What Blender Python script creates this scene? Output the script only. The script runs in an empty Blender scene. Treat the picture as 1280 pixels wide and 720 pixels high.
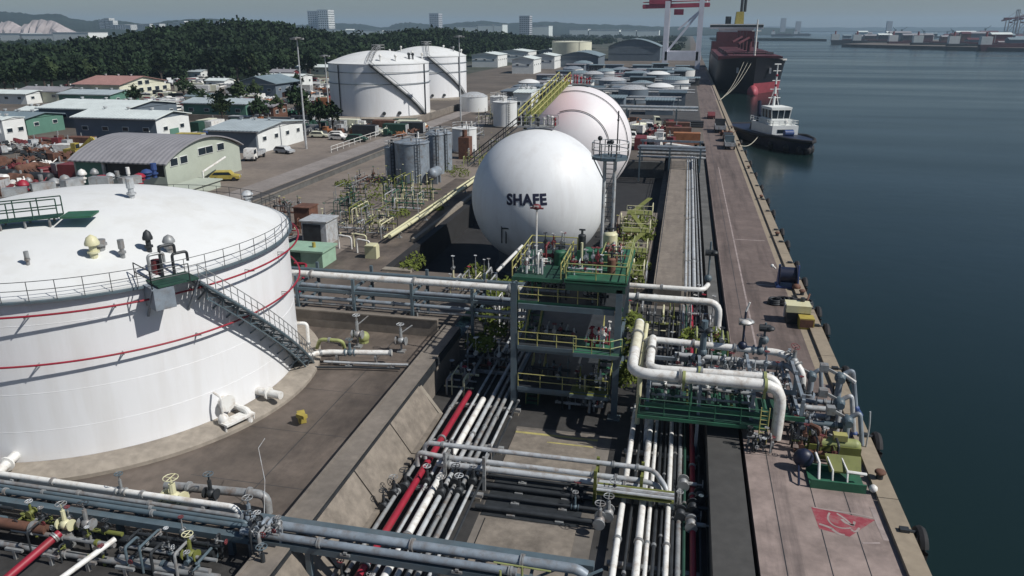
import bpy, math, random
import numpy as np
from mathutils import Vector, Matrix
random.seed(11)
R = math.radians
S = bpy.context.scene
COL = S.collection
PI = math.pi
# ---------------------------------------------------------------- survey of the photograph
FPX, HZ, VPX, CH = 950.0, 36.0, 862.0, 25.0
PITCH = math.atan((360 - HZ) / FPX)
YAW = math.atan((VPX - 640) / FPX * math.cos(PITCH))
_fh = Vector((-math.sin(YAW), math.cos(YAW), 0))
_r = Vector((math.cos(YAW), math.sin(YAW), 0))
_f = _fh * math.cos(PITCH) + Vector((0, 0, -math.sin(PITCH)))
_u = _r.cross(_f)
CAM = Vector((0, 0, CH))
def ray(x, y): return _f + _r * ((x - 640) / FPX) + _u * ((360 - y) / FPX)
def G(x, y, z=0.0):
    d = ray(x, y); return CAM + d * ((z - CH) / d.z)
def D(x, y, Y):
    d = ray(x, y); return CAM + d * (Y / d.y)
ORD = ['first','second','third','fourth','fifth','sixth','seventh','eighth','ninth','tenth','eleventh','twelfth','thirteenth','fourteenth','fifteenth','sixteenth','seventeenth','eighteenth','nineteenth','twentieth']
for t in ('twenty','thirty','forty','fifty','sixty','seventy'):
    for o in ORD[:9]: ORD.append(t + '-' + o)
    ORD.append({'twenty':'thirtieth','thirty':'fortieth','forty':'fiftieth','fifty':'sixtieth','sixty':'seventieth','seventy':'eightieth'}[t])
# ---------------------------------------------------------------- materials
MATS = {}
def mat(name, col, rough=0.6, metal=0.0, var=0.25, scale=0.8, bump=0.0, stain=None, stain_amt=0.0, stain_scale=0.15, streak=False, spec=0.5, fine=None, along=None):
    if name in MATS: return MATS[name]
    m = bpy.data.materials.new(name); m.use_nodes = True
    nt = m.node_tree; N = nt.nodes; L = nt.links
    b = N['Principled BSDF']; b.inputs['Roughness'].default_value = rough; b.inputs['Metallic'].default_value = metal
    b.inputs['Specular IOR Level'].default_value = spec
    geo = N.new('ShaderNodeNewGeometry')
    mp = N.new('ShaderNodeMapping'); L.new(geo.outputs['Position'], mp.inputs['Vector'])
    if streak: mp.inputs['Scale'].default_value = (1, 1, 0.12)
    n1 = N.new('ShaderNodeTexNoise'); n1.inputs['Scale'].default_value = scale; n1.inputs['Detail'].default_value = 6; n1.inputs['Roughness'].default_value = 0.65
    L.new(mp.outputs[0], n1.inputs['Vector'])
    r1 = N.new('ShaderNodeMapRange'); r1.inputs[1].default_value = 0.3; r1.inputs[2].default_value = 0.7
    r1.inputs[3].default_value = 1 - var; r1.inputs[4].default_value = 1 + var * 0.7
    L.new(n1.outputs['Fac'], r1.inputs[0])
    mx = N.new('ShaderNodeMix'); mx.data_type = 'RGBA'; mx.blend_type = 'MULTIPLY'; mx.inputs[0].default_value = 1
    mx.inputs[6].default_value = (*col, 1); L.new(r1.outputs[0], mx.inputs[7])
    out = mx.outputs[2]
    if stain:
        n2 = N.new('ShaderNodeTexNoise'); n2.inputs['Scale'].default_value = stain_scale; n2.inputs['Detail'].default_value = 8; n2.inputs['Roughness'].default_value = 0.7
        mp2 = N.new('ShaderNodeMapping'); L.new(geo.outputs['Position'], mp2.inputs['Vector'])
        if along: mp2.inputs['Scale'].default_value = along
        L.new((mp2 if along else mp).outputs[0], n2.inputs['Vector'])
        r2 = N.new('ShaderNodeMapRange'); r2.inputs[1].default_value = 0.48; r2.inputs[2].default_value = 0.68; r2.inputs[4].default_value = stain_amt
        L.new(n2.outputs['Fac'], r2.inputs[0])
        m2 = N.new('ShaderNodeMix'); m2.data_type = 'RGBA'; L.new(r2.outputs[0], m2.inputs[0]); L.new(out, m2.inputs[6]); m2.inputs[7].default_value = (*stain, 1)
        out = m2.outputs[2]
    if fine:
        n3 = N.new('ShaderNodeTexNoise'); n3.inputs['Scale'].default_value = fine; n3.inputs['Detail'].default_value = 3
        L.new(geo.outputs['Position'], n3.inputs['Vector'])
        r3 = N.new('ShaderNodeMapRange'); r3.inputs[1].default_value = 0.25; r3.inputs[2].default_value = 0.75; r3.inputs[3].default_value = 0.87; r3.inputs[4].default_value = 1.13
        L.new(n3.outputs['Fac'], r3.inputs[0])
        m3 = N.new('ShaderNodeMix'); m3.data_type = 'RGBA'; m3.blend_type = 'MULTIPLY'; m3.inputs[0].default_value = 1
        L.new(out, m3.inputs[6]); L.new(r3.outputs[0], m3.inputs[7]); out = m3.outputs[2]
    L.new(out, b.inputs['Base Color'])
    if bump:
        bp = N.new('ShaderNodeBump'); bp.inputs['Strength'].default_value = bump; bp.inputs['Distance'].default_value = 0.1
        L.new(n1.outputs['Fac'], bp.inputs['Height']); L.new(bp.outputs[0], b.inputs['Normal'])
    MATS[name] = m
    return m
RUST = (0.12, 0.055, 0.03)
M = dict(
 tankwhite = mat('tank_white_paint', (0.82,0.83,0.84), 0.42, var=0.02, scale=0.4, stain=(0.58,0.55,0.50), stain_amt=0.28, stain_scale=0.5, streak=True),
 roofwhite = mat('roof_white_paint', (0.69,0.705,0.70), 0.75, var=0.04, scale=0.3, spec=0.25, stain=(0.55,0.54,0.50), stain_amt=0.45, stain_scale=0.35),
 sphere = mat('sphere_white_paint', (0.74,0.76,0.77), 0.5, var=0.05, scale=0.3, stain=(0.50,0.48,0.46), stain_amt=0.3, stain_scale=0.6, along=(1,1,.1)),
 spherepink = mat('sphere_faded_pink_paint', (0.77,0.74,0.75), 0.5, var=0.04, scale=0.3, stain=(0.6,0.56,0.56), stain_amt=0.3, stain_scale=0.3),
 white = mat('white_pipe_paint', (0.76,0.76,0.73), 0.45, var=0.10, scale=1.2, stain=(0.34,0.25,0.17), stain_amt=0.6, stain_scale=1.8),
 cream = mat('yellowed_white_paint', (0.66,0.64,0.42), 0.5, var=0.15, scale=1.5, stain=(0.4,0.33,0.15), stain_amt=0.5, stain_scale=1.5),
 palecream = mat('pale_cream_wrapping', (0.68,0.66,0.52), 0.55, var=0.12, scale=1.5, stain=(0.38,0.32,0.18), stain_amt=0.55, stain_scale=1.8),
 grey = mat('galvanised_grey_steel', (0.32,0.335,0.34), 0.5, metal=0.25, var=0.3, scale=1.5, stain=(0.17,0.105,0.065), stain_amt=0.7, stain_scale=1.7),
 lgrey = mat('light_grey_pipe_paint', (0.48,0.505,0.52), 0.45, metal=0.1, var=0.2, scale=1.5, stain=(0.24,0.17,0.115), stain_amt=0.65, stain_scale=1.6),
 bluegrey = mat('blue_grey_steel_paint', (0.095,0.135,0.16), 0.5, var=0.2, scale=1.2, stain=(0.12,0.11,0.10), stain_amt=0.4, stain_scale=0.8),
 steelblue = mat('pale_blue_grey_steel', (0.25,0.295,0.34), 0.5, metal=0.1, var=0.25, scale=1.2, stain=(0.15,0.11,0.08), stain_amt=0.6, stain_scale=1.4),
 dark = mat('dark_steel', (0.035,0.04,0.045), 0.55, metal=0.2, var=0.4, scale=1.5),
 black = mat('black_rubber', (0.018,0.018,0.02), 0.8, var=0.3, scale=2),
 red = mat('red_pipe_paint', (0.30,0.016,0.036), 0.5, var=0.2, scale=1.2, stain=(0.2,0.05,0.04), stain_amt=0.5, stain_scale=0.8),
 darkred = mat('dark_red_paint', (0.16,0.03,0.035), 0.6, var=0.3, scale=1),
 green = mat('green_deck_paint', (0.026,0.125,0.07), 0.6, var=0.3, scale=1.0, stain=(0.05,0.06,0.05), stain_amt=0.6, stain_scale=0.7),
 darkgreen = mat('dark_green_paint', (0.017,0.062,0.042), 0.6, var=0.3, scale=1.0),
 olive = mat('olive_yellow_green_paint', (0.17,0.19,0.045), 0.6, var=0.35, scale=1.2, stain=(0.09,0.08,0.04), stain_amt=0.5, stain_scale=1.2),
 yellow = mat('yellow_rail_paint', (0.38,0.36,0.13), 0.55, var=0.2, scale=1.5, stain=(0.25,0.2,0.08), stain_amt=0.5, stain_scale=1.0),
 ygreen = mat('yellow_green_rail_paint', (0.30,0.33,0.13), 0.55, var=0.2, scale=1.5),
 mint = mat('pale_green_paint', (0.30,0.46,0.34), 0.55, var=0.15, scale=0.8, stain=(0.25,0.3,0.24), stain_amt=0.4, stain_scale=0.6),
 blue = mat('blue_paint', (0.035,0.07,0.20), 0.5, var=0.25, scale=1),
 midblue = mat('mid_blue_paint', (0.04,0.13,0.25), 0.5, var=0.25, scale=1),
 navy = mat('navy_hull_paint', (0.012,0.018,0.045), 0.45, var=0.3, scale=0.5),
 rust = mat('rusted_steel', (0.15,0.07,0.045), 0.8, var=0.45, scale=1.5, stain=(0.06,0.04,0.035), stain_amt=0.6, stain_scale=0.8),
 concrete = mat('old_concrete', (0.20,0.175,0.148), 0.85, var=0.25, scale=0.35, bump=0.2, stain=(0.13,0.115,0.10), stain_amt=0.7, stain_scale=0.25, fine=2.5),
 panel = mat('weathered_panel_concrete', (0.225,0.195,0.16), 0.85, var=0.25, scale=0.5, bump=0.2, stain=(0.105,0.09,0.075), stain_amt=0.75, stain_scale=0.45, fine=2),
 walk = mat('walkway_concrete', (0.21,0.18,0.15), 0.85, var=0.22, scale=0.4, bump=0.2, stain=(0.12,0.10,0.085), stain_amt=0.7, stain_scale=0.6, along=(1,.15,1), fine=2),
 beige = mat('beige_concrete', (0.28,0.25,0.205), 0.85, var=0.22, scale=0.4, bump=0.2, stain=(0.19,0.165,0.14), stain_amt=0.6, stain_scale=0.35, fine=2.5),
 ringwall = mat('tank_ring_concrete', (0.30,0.265,0.22), 0.85, var=0.2, scale=0.5, bump=0.2, stain=(0.21,0.185,0.155), stain_amt=0.6, stain_scale=0.4, fine=2),
 bundfloor = mat('stained_bund_concrete', (0.13,0.106,0.088), 0.75, var=0.45, scale=0.22, bump=0.15, stain=(0.045,0.037,0.032), stain_amt=0.85, stain_scale=0.22, along=(1,.35,1), fine=1.4),
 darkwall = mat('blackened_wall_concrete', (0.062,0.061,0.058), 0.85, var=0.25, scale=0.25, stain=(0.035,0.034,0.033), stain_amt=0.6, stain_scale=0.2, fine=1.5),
 seaside = mat('scrubland', (0.045,0.055,0.04), 0.95, var=0.4, scale=0.02, stain=(0.12,0.11,0.10), stain_amt=0.7, stain_scale=0.012),
 darkfloor = mat('dark_floor_concrete', (0.05,0.048,0.046), 0.7, var=0.4, scale=0.4, stain=(0.022,0.022,0.022), stain_amt=0.8, stain_scale=0.3, fine=2),  # near-black; carries the painted shade on the tower floor
 floor = mat('corridor_concrete', (0.165,0.148,0.128), 0.85, var=0.3, scale=0.3, bump=0.2, stain=(0.07,0.066,0.06), stain_amt=0.75, stain_scale=0.22, fine=2),
 quay = mat('quay_concrete', (0.275,0.218,0.195), 0.78, var=0.34, scale=0.55, bump=0.12, stain=(0.085,0.068,0.065), stain_amt=0.85, stain_scale=0.5, along=(1,.07,1), fine=1.6),
 quayworn = mat('traffic_worn_quay_concrete', (0.152,0.117,0.104), 0.78, var=0.25, scale=0.3, bump=0.12, stain=(0.062,0.047,0.042), stain_amt=0.9, stain_scale=0.6, along=(1,.06,1), fine=1.6),
 pitblack = mat('shade_black_pit_concrete', (0.022,0.022,0.023), 0.85, var=0.3, scale=0.4),  # the sphere's shadow in the pit, painted into the concrete colour
 tan = mat('tan_concrete', (0.30,0.25,0.185), 0.85, var=0.25, scale=0.3, bump=0.2, stain=(0.2,0.165,0.12), stain_amt=0.6, stain_scale=0.3, fine=2),
 yard = mat('yard_ground', (0.125,0.105,0.088), 0.9, var=0.4, scale=0.05, stain=(0.085,0.075,0.062), stain_amt=0.8, stain_scale=0.03, fine=0.7),
 plaza = mat('pale_yard_concrete', (0.20,0.168,0.142), 0.85, var=0.25, scale=0.1, stain=(0.14,0.12,0.105), stain_amt=0.7, stain_scale=0.06, fine=0.9),
 asphalt = mat('asphalt', (0.060,0.058,0.058), 0.85, var=0.25, scale=0.3, fine=1.5),
 strip = mat('pale_concrete_strip', (0.25,0.225,0.21), 0.85, var=0.2, scale=0.25, stain=(0.19,0.17,0.155), stain_amt=0.5, stain_scale=0.2, fine=1.5),
 wallgrey = mat('dark_grey_wall', (0.115,0.115,0.11), 0.85, var=0.3, scale=0.4, stain=(0.05,0.05,0.048), stain_amt=0.6, stain_scale=0.3, fine=1.5),
 roofgrey = mat('grey_roof_sheet', (0.28,0.275,0.29), 0.6, var=0.15, scale=0.3),
 roofblue = mat('pale_blue_roof_sheet', (0.40,0.46,0.48), 0.6, var=0.15, scale=0.3),
 roofwhite2 = mat('white_roof_sheet', (0.66,0.72,0.70), 0.6, var=0.12, scale=0.3),
 roofred = mat('faded_red_tiles', (0.36,0.20,0.175), 0.75, var=0.2, scale=0.5),
 roofteal = mat('teal_grey_roof_sheet', (0.19,0.25,0.28), 0.6, var=0.2, scale=0.2),
 wallsage = mat('pale_sage_wall', (0.42,0.46,0.39), 0.75, var=0.1, scale=0.3),
 wallwhite = mat('white_wall', (0.72,0.74,0.72), 0.75, var=0.1, scale=0.3),
 wallcream = mat('cream_wall', (0.66,0.66,0.52), 0.75, var=0.1, scale=0.3),
 wallgreen = mat('green_wall', (0.10,0.22,0.17), 0.75, var=0.15, scale=0.3),
 wallslate = mat('slate_blue_wall', (0.13,0.165,0.20), 0.75, var=0.15, scale=0.3),
 glass = mat('dark_window_glass', (0.02,0.03,0.04), 0.12, var=0.2, scale=0.5),
 orange = mat('orange_paint', (0.34,0.14,0.06), 0.6, var=0.25, scale=1),
 machyellow = mat('machine_yellow_paint', (0.40,0.32,0.07), 0.6, var=0.3, scale=1),
 pink = mat('faded_red_hull_paint', (0.36,0.07,0.09), 0.6, var=0.2, scale=0.3),
 craneW = mat('pale_lilac_crane_paint', (0.74,0.74,0.80), 0.6, var=0.1, scale=0.2),
 craneR = mat('crimson_crane_paint', (0.40,0.06,0.10), 0.6, var=0.2, scale=0.2),
 shiphull = mat('black_hull_paint', (0.012,0.012,0.018), 0.5, var=0.3, scale=0.1),
 shipred = mat('maroon_deck_paint', (0.085,0.020,0.028), 0.7, var=0.3, scale=0.2),
 tower = mat('far_building_wall', (0.45,0.47,0.50), 0.8, var=0.1, scale=0.05),
 rock = mat('pale_quarry_rock', (0.42,0.37,0.36), 0.9, var=0.3, scale=0.03, bump=0.5),
 foliage = mat('dark_foliage', (0.022,0.040,0.018), 0.85, var=0.7, scale=0.06, spec=0.15),
 foliage2 = mat('mid_foliage', (0.038,0.058,0.024), 0.85, var=0.5, scale=0.2, spec=0.15),
 weed = mat('yellow_green_weeds', (0.12,0.15,0.035), 0.9, var=0.4, scale=0.8, spec=0.1),
 bark = mat('bark', (0.07,0.055,0.045), 0.9, var=0.3, scale=2),
 hill = mat('wooded_hill', (0.014,0.022,0.016), 0.95, var=0.5, scale=0.02, spec=0.05),
 farhill = mat('distant_wooded_hill', (0.03,0.042,0.035), 0.95, var=0.4, scale=0.01, spec=0.05),
 rope = mat('rope', (0.42,0.40,0.33), 0.9, var=0.2, scale=2),
 lettering = mat('navy_lettering', (0.012,0.014,0.04), 0.6, var=0.1),
 markred = mat('worn_red_ground_paint', (0.30,0.05,0.068), 0.8, var=0.35, scale=1.5, stain=(0.2,0.15,0.14), stain_amt=0.9, stain_scale=1.5),
 markwhite = mat('worn_pale_ground_paint', (0.33,0.275,0.26), 0.8, var=0.25, scale=1.2, stain=(0.2,0.16,0.15), stain_amt=0.7, stain_scale=0.9),
 markyellow = mat('worn_yellow_ground_paint', (0.42,0.37,0.13), 0.8, var=0.3, scale=1.2, stain=(0.2,0.18,0.12), stain_amt=0.7, stain_scale=0.9),
)
# corrugation for sheet roofs: real bump from a wave along Y or X
def corrugate(m, axis, period=0.9):
    nt = m.node_tree; N = nt.nodes; L = nt.links; b = N['Principled BSDF']
    geo = N.new('ShaderNodeNewGeometry'); w = N.new('ShaderNodeTexWave'); w.bands_direction = axis
    w.inputs['Scale'].default_value = 1.0 / period * 0.314
    L.new(geo.outputs['Position'], w.inputs['Vector'])
    bp = N.new('ShaderNodeBump'); bp.inputs['Strength'].default_value = 0.6; bp.inputs['Distance'].default_value = 0.08
    L.new(w.outputs['Fac'], bp.inputs['Height']); L.new(bp.outputs[0], b.inputs['Normal'])
for k in ('roofgrey','roofblue','roofwhite2','roofteal'): corrugate(M[k], 'X')
# ---------------------------------------------------------------- mesh builder
class MB:
    def __init__(s): s.v = []; s.f = []
    def add(s, vs, fs):
        o = len(s.v); s.v += [tuple(v) for v in vs]; s.f += [tuple(i + o for i in f) for f in fs]; return s
    def box(s, a, b):          # min / max corners
        x0,y0,z0 = a; x1,y1,z1 = b
        return s.add([(x0,y0,z0),(x1,y0,z0),(x1,y1,z0),(x0,y1,z0),(x0,y0,z1),(x1,y0,z1),(x1,y1,z1),(x0,y1,z1)],
              [(0,3,2,1),(4,5,6,7),(0,1,5,4),(1,2,6,5),(2,3,7,6),(3,0,4,7)])
    def cbox(s, c, d, rz=0, ry=0):
        m = Matrix.Translation(Vector(c)) @ Matrix.Rotation(rz, 4, 'Z') @ Matrix.Rotation(ry, 4, 'Y')
        h = [x / 2 for x in d]; t = MB().box((-h[0],-h[1],-h[2]), h)
        return s.add([m @ Vector(v) for v in t.v], t.f)
    def beam(s, p, q, w, h=None):   # rectangular bar from p to q
        p = Vector(p); q = Vector(q); h = h or w; d = (q - p).normalized()
        up = Vector((0,0,1)) if abs(d.z) < 0.95 else Vector((0,1,0))
        x = d.cross(up).normalized() * (w / 2); y = x.cross(d).normalized() * (h / 2)
        vs = [p-x-y,p+x-y,p+x+y,p-x+y,q-x-y,q+x-y,q+x+y,q-x+y]
        return s.add(vs, [(0,1,2,3),(7,6,5,4),(0,4,5,1),(1,5,6,2),(2,6,7,3),(3,7,4,0)])
    def tube(s, pts, r, n=10, fillet=0.0, cap=True):
        P = [Vector(p) for p in pts]
        if fillet and len(P) > 2:
            Q = [P[0]]
            for i in range(1, len(P) - 1):
                a, b, c = P[i-1], P[i], P[i+1]
                u = (a - b); w = (c - b); fl = min(fillet, u.length * .48, w.length * .48)
                u.normalize(); w.normalize(); p0 = b + u * fl; p1 = b + w * fl
                for k in range(6):
                    t = k / 5; Q.append(p0 * (1-t)**2 + b * 2*t*(1-t) + p1 * t*t)
            Q.append(P[-1]); P = Q
        rings = []
        nrm = None
        for i, p in enumerate(P):
            d = (P[min(i+1, len(P)-1)] - P[max(i-1, 0)]).normalized()
            if nrm is None:
                nrm = d.cross(Vector((0,0,1)) if abs(d.z) < .9 else Vector((1,0,0))).normalized()
            nrm = (nrm - d * nrm.dot(d)).normalized(); bn = d.cross(nrm)
            rr = r[i] if isinstance(r, (list, tuple)) else r
            rings.append([p + (nrm * math.cos(2*PI*k/n) + bn * math.sin(2*PI*k/n)) * rr for k in range(n)])
        vs = [v for g in rings for v in g]; fs = []
        for i in range(len(rings) - 1):
            for k in range(n):
                fs.append((i*n+k, i*n+(k+1)%n, (i+1)*n+(k+1)%n, (i+1)*n+k))
        if cap: fs += [tuple(range(n-1, -1, -1)), tuple((len(rings)-1)*n + k for k in range(n))]
        return s.add(vs, fs)
    def lathe(s, prof, c=(0,0,0), n=48, a0=0, a1=2*PI):
        full = abs(a1 - a0 - 2*PI) < 1e-6; m = n if full else n + 1; vs = []; fs = []
        for (rr, z) in prof:
            for k in range(m):
                t = a0 + (a1 - a0) * k / n; vs.append((c[0] + rr*math.cos(t), c[1] + rr*math.sin(t), c[2] + z))
        for i in range(len(prof) - 1):
            for k in range(n):
                k2 = (k + 1) % m; fs.append((i*m+k, i*m+k2, (i+1)*m+k2, (i+1)*m+k))
        return s.add(vs, fs)
    def ring(s, c, Rr, r, n=64, m=6, a0=0, a1=2*PI):
        full = abs(a1 - a0 - 2*PI) < 1e-6
        return s.tubeloop([(c[0]+Rr*math.cos(a0+(a1-a0)*k/n), c[1]+Rr*math.sin(a0+(a1-a0)*k/n), c[2]) for k in range(n if full else n+1)], r, m, full)
    def tubeloop(s, pts, r, m, closed):
        P = [Vector(p) for p in pts]; L = len(P); vs = []; fs = []
        for i, p in enumerate(P):
            d = (P[(i+1)%L] - P[i-1]) if closed else (P[min(i+1,L-1)] - P[max(i-1,0)])
            d.normalize(); x = d.cross(Vector((0,0,1))).normalized() if abs(d.z) < .95 else Vector((1,0,0)); y = x.cross(d)
            vs += [p + (x*math.cos(2*PI*k/m) + y*math.sin(2*PI*k/m)) * r for k in range(m)]
        for i in range(L if closed else L-1):
            j = (i+1) % L
            for k in range(m): fs.append((i*m+k, i*m+(k+1)%m, j*m+(k+1)%m, j*m+k))
        return s.add(vs, fs)
    def prism(s, poly, z0, z1):
        n = len(poly); vs = [(x,y,z0) for x,y in poly] + [(x,y,z1) for x,y in poly]
        fs = [tuple(range(n-1,-1,-1)), tuple(range(n,2*n))] + [(k,(k+1)%n,n+(k+1)%n,n+k) for k in range(n)]
        return s.add(vs, fs)
    def extr(s, poly, origin, ux, uy, dvec):     # polygon in plane (ux, uy) extruded by dvec
        o = Vector(origin); ux = Vector(ux); uy = Vector(uy); dv = Vector(dvec); n = len(poly)
        a = [o + ux*x + uy*y for x, y in poly]; vs = a + [p + dv for p in a]
        fs = [tuple(range(n-1,-1,-1)), tuple(range(n,2*n))] + [(k,(k+1)%n,n+(k+1)%n,n+k) for k in range(n)]
        return s.add(vs, fs)
    def quad(s, a, b, c, d): return s.add([a,b,c,d], [(0,1,2,3)])
    def rail(s, pts, h=1.1, r=0.035, gap=1.8, mids=1, n=5):
        P = [Vector(p) for p in pts]
        for a, b in zip(P[:-1], P[1:]):
            for k in range(mids + 1):
                z = Vector((0,0,h * (mids + 1 - k) / (mids + 1))); s.tube([a + z, b + z], r, n)
            m = max(1, int(round((b - a).length / gap)))
            for i in range(m + 1):
                q = a.lerp(b, i / m); s.tube([q, q + Vector((0,0,h))], r, n)
        return s
    def sphere(s, c, rx, ry=None, rz=None, n=20, m=12):
        ry = ry or rx; rz = rz or rx; vs = []; fs = []
        for i in range(m + 1):
            ph = PI * i / m
            for k in range(n):
                t = 2*PI*k/n; vs.append((c[0]+rx*math.sin(ph)*math.cos(t), c[1]+ry*math.sin(ph)*math.sin(t), c[2]+rz*math.cos(ph)))
        for i in range(m):
            for k in range(n): fs.append((i*n+k, (i+1)*n+k, (i+1)*n+(k+1)%n, i*n+(k+1)%n))
        return s.add(vs, fs)
    def build(s, name, m, parent=None, smooth=True):
        o3 = Vector(parent.location) if parent is not None else Vector((0,0,0))
        if parent is not None and parent.parent is not None: o3 = o3 + Vector(parent.parent.location)
        return s._link(name, m, parent, o3, smooth)
    def _link(s, name, m, parent, off, smooth):
        me = bpy.data.meshes.new(name)
        me.from_pydata([(v[0]-off[0], v[1]-off[1], v[2]-off[2]) for v in s.v], [], s.f)
        me.validate(); me.update()
        if smooth:
            me.polygons.foreach_set('use_smooth', [True] * len(me.polygons)); me.set_sharp_from_angle(angle=R(35))
        me.materials.append(m if not isinstance(m, str) else M[m])
        ob = bpy.data.objects.new(name, me); COL.objects.link(ob)
        if parent is not None: ob.parent = parent
        return ob
    def solo(s, name, m, label, cat, group=None, kind=None, smooth=True):   # one-mesh thing, origin at its base
        a = np.array(s.v); c = (float((a[:,0].min()+a[:,0].max())/2), float((a[:,1].min()+a[:,1].max())/2), float(a[:,2].min()))
        ob = s._link(name, m, None, Vector(c), smooth); ob.location = c
        tag(ob, label, cat, group, kind); return ob
def tag(o, label=None, cat=None, group=None, kind=None):
    if label: o['label'] = label
    if cat: o['category'] = cat
    if group: o['group'] = group
    if kind: o['kind'] = kind
    return o
def T(name, label, cat, loc=(0,0,0), group=None):
    o = bpy.data.objects.new(name, None); COL.objects.link(o); o.location = loc; o.empty_display_size = 0.3
    return tag(o, label, cat, group)
def struct(mb, name, m, smooth=False):
    o = mb.build(name, m, None, smooth); o['kind'] = 'structure'; return o
def copy_tree(o, parent=None):
    c = o.copy(); COL.objects.link(c); c.parent = parent
    for ch in list(o.children): copy_tree(ch, c)
    return c
def place(proto, used, loc, rz=0, label=None, group=None, scale=1.0):
    o = proto if not used.get(proto.name) else copy_tree(proto)
    used[proto.name] = True
    o.location = loc; o.rotation_euler = (0,0,rz); o.scale = (scale,)*3
    if label: o['label'] = label
    if group: o['group'] = group
    return o
USED = {}
# ---------------------------------------------------------------- pipes and valves
def flange(parent, c, d, r, m='grey', t=0.12):
    c = Vector(c); d = Vector(d).normalized()
    return MB().tube([c - d*t*.7, c - d*0.012], r*1.4, 12).tube([c + d*0.012, c + d*t*.7], r*1.4, 12).build('flange', m, parent)
def valve(parent, c, r, m='dark', wm='red', up=(0,0,1), axis=(0,1,0), h=0.9):
    c = Vector(c); up = Vector(up); ax = Vector(axis).normalized()
    b = MB().sphere(c, r*1.35, n=12, m=8).tube([c - ax*r*1.9, c - ax*r*1.5], r*1.5, 12).tube([c + ax*r*1.5, c + ax*r*1.9], r*1.5, 12)
    b.tube([c + up*r, c + up*(r*1.3 + h*.55)], r*.55, 8).tube([c + up*(r + h*.4), c + up*(r + h)], r*.16 + .015, 6)
    v = b.build('valve', m, parent)
    q = c + up*(r + h); w = MB(); rr = r*1.05 + 0.05
    x = up.cross(ax).normalized()
    pts = [q + (x*math.cos(t) + ax*math.sin(t))*rr for t in [2*PI*k/12 for k in range(12)]]
    w.tubeloop(pts, 0.026, 5, True)
    for k in range(2): 
        e = x if k else ax; w.tube([q - e*rr, q + e*rr], 0.025, 4)
    w._link('handwheel', M[wm], v, Vector(parent.location) , True)
    return v
def pipe(label, pts, r, m='lgrey', fillet=None, fl=(), vl=(), sup=(), floor=None, group=None, cat='pipe', n=12, supm='grey'):
    pts = [Vector(p) for p in pts]
    o = MB().tube(pts, r, n, fillet if fillet is not None else r*3).solo('pipe', m, label, cat, group)
    def at(t):
        L = [(b-a).length for a, b in zip(pts[:-1], pts[1:])]; s = t * sum(L)
        for a, b, l in zip(pts[:-1], pts[1:], L):
            if s <= l + 1e-6: return a.lerp(b, s / l), (b - a).normalized()
            s -= l
        return pts[-1], (pts[-1]-pts[-2]).normalized()
    for t in fl: c, d = at(t); flange(o, c, d, r)
    for t in vl: c, d = at(t); valve(o, c, r, axis=d, up=(0,0,1) if abs(d.z) < .7 else (1,0,0), m=random.choice(['dark','bluegrey','grey']), wm=random.choice(['darkred','grey','dark','bluegrey']))
    for t in sup:
        c, d = at(t); z0 = floor if floor is not None else 0
        s = MB(); x = d.cross(Vector((0,0,1))).normalized() * (r + .06)
        s.beam((c.x,c.y,z0), (c.x,c.y,c.z-r), .18).beam(c - x - Vector((0,0,r+.07)), c + x - Vector((0,0,r+.07)), .16).box((c.x-.25,c.y-.25,z0),(c.x+.25,c.y+.25,z0+.12))
        s.build('support', supm, o)
    return o
# ================================================================ world, sun, camera
S.view_settings.view_transform = 'Standard'; S.view_settings.look = 'None'; S.view_settings.exposure = -0.19; S.view_settings.gamma = 1
W = bpy.data.worlds.new('World'); S.world = W; W.use_nodes = True
SUN_EL, SUN_AZ = R(46), R(-9)        # azimuth measured from +X towards +Y
sun_dir = Vector((math.cos(SUN_EL)*math.cos(SUN_AZ), math.cos(SUN_EL)*math.sin(SUN_AZ), math.sin(SUN_EL)))
nt = W.node_tree; sky = nt.nodes.new('ShaderNodeTexSky'); sky.sky_type = 'NISHITA'; sky.sun_disc = False
sky.sun_elevation = SUN_EL; sky.sun_rotation = PI/2 - SUN_AZ
sky.altitude = 0; sky.air_density = 1.0; sky.dust_density = 0.7; sky.ozone_density = 4.0
bg = nt.nodes['Background']; bg.inputs['Strength'].default_value = 0.06; nt.links.new(sky.outputs[0], bg.inputs[0])
sl = bpy.data.lights.new('sun', 'SUN'); sl.energy = 4.9; sl.angle = R(0.55); sl.color = (1.0, 0.965, 0.915)
so = bpy.data.objects.new('sun', sl); COL.objects.link(so); so.rotation_euler = (-sun_dir).to_track_quat('-Z', 'Y').to_euler(); so.location = (60, 20, 120)
cd = bpy.data.cameras.new('camera'); co = bpy.data.objects.new('camera', cd); COL.objects.link(co); S.camera = co
cd.sensor_width = 36; cd.lens = FPX / 1280 * 36; cd.clip_start = 0.5; cd.clip_end = 40000
co.location = CAM; mr = Matrix((_r, _u, -_f)).transposed(); co.rotation_euler = mr.to_euler()
S.cycles.use_denoising = True
S.cycles.max_bounces = 6; S.cycles.volume_bounces = 0; S.cycles.diffuse_bounces = 3; S.cycles.glossy_bounces = 3
S.cycles.transparent_max_bounces = 4; S.cycles.caustics_reflective = False; S.cycles.caustics_refractive = False

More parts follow.
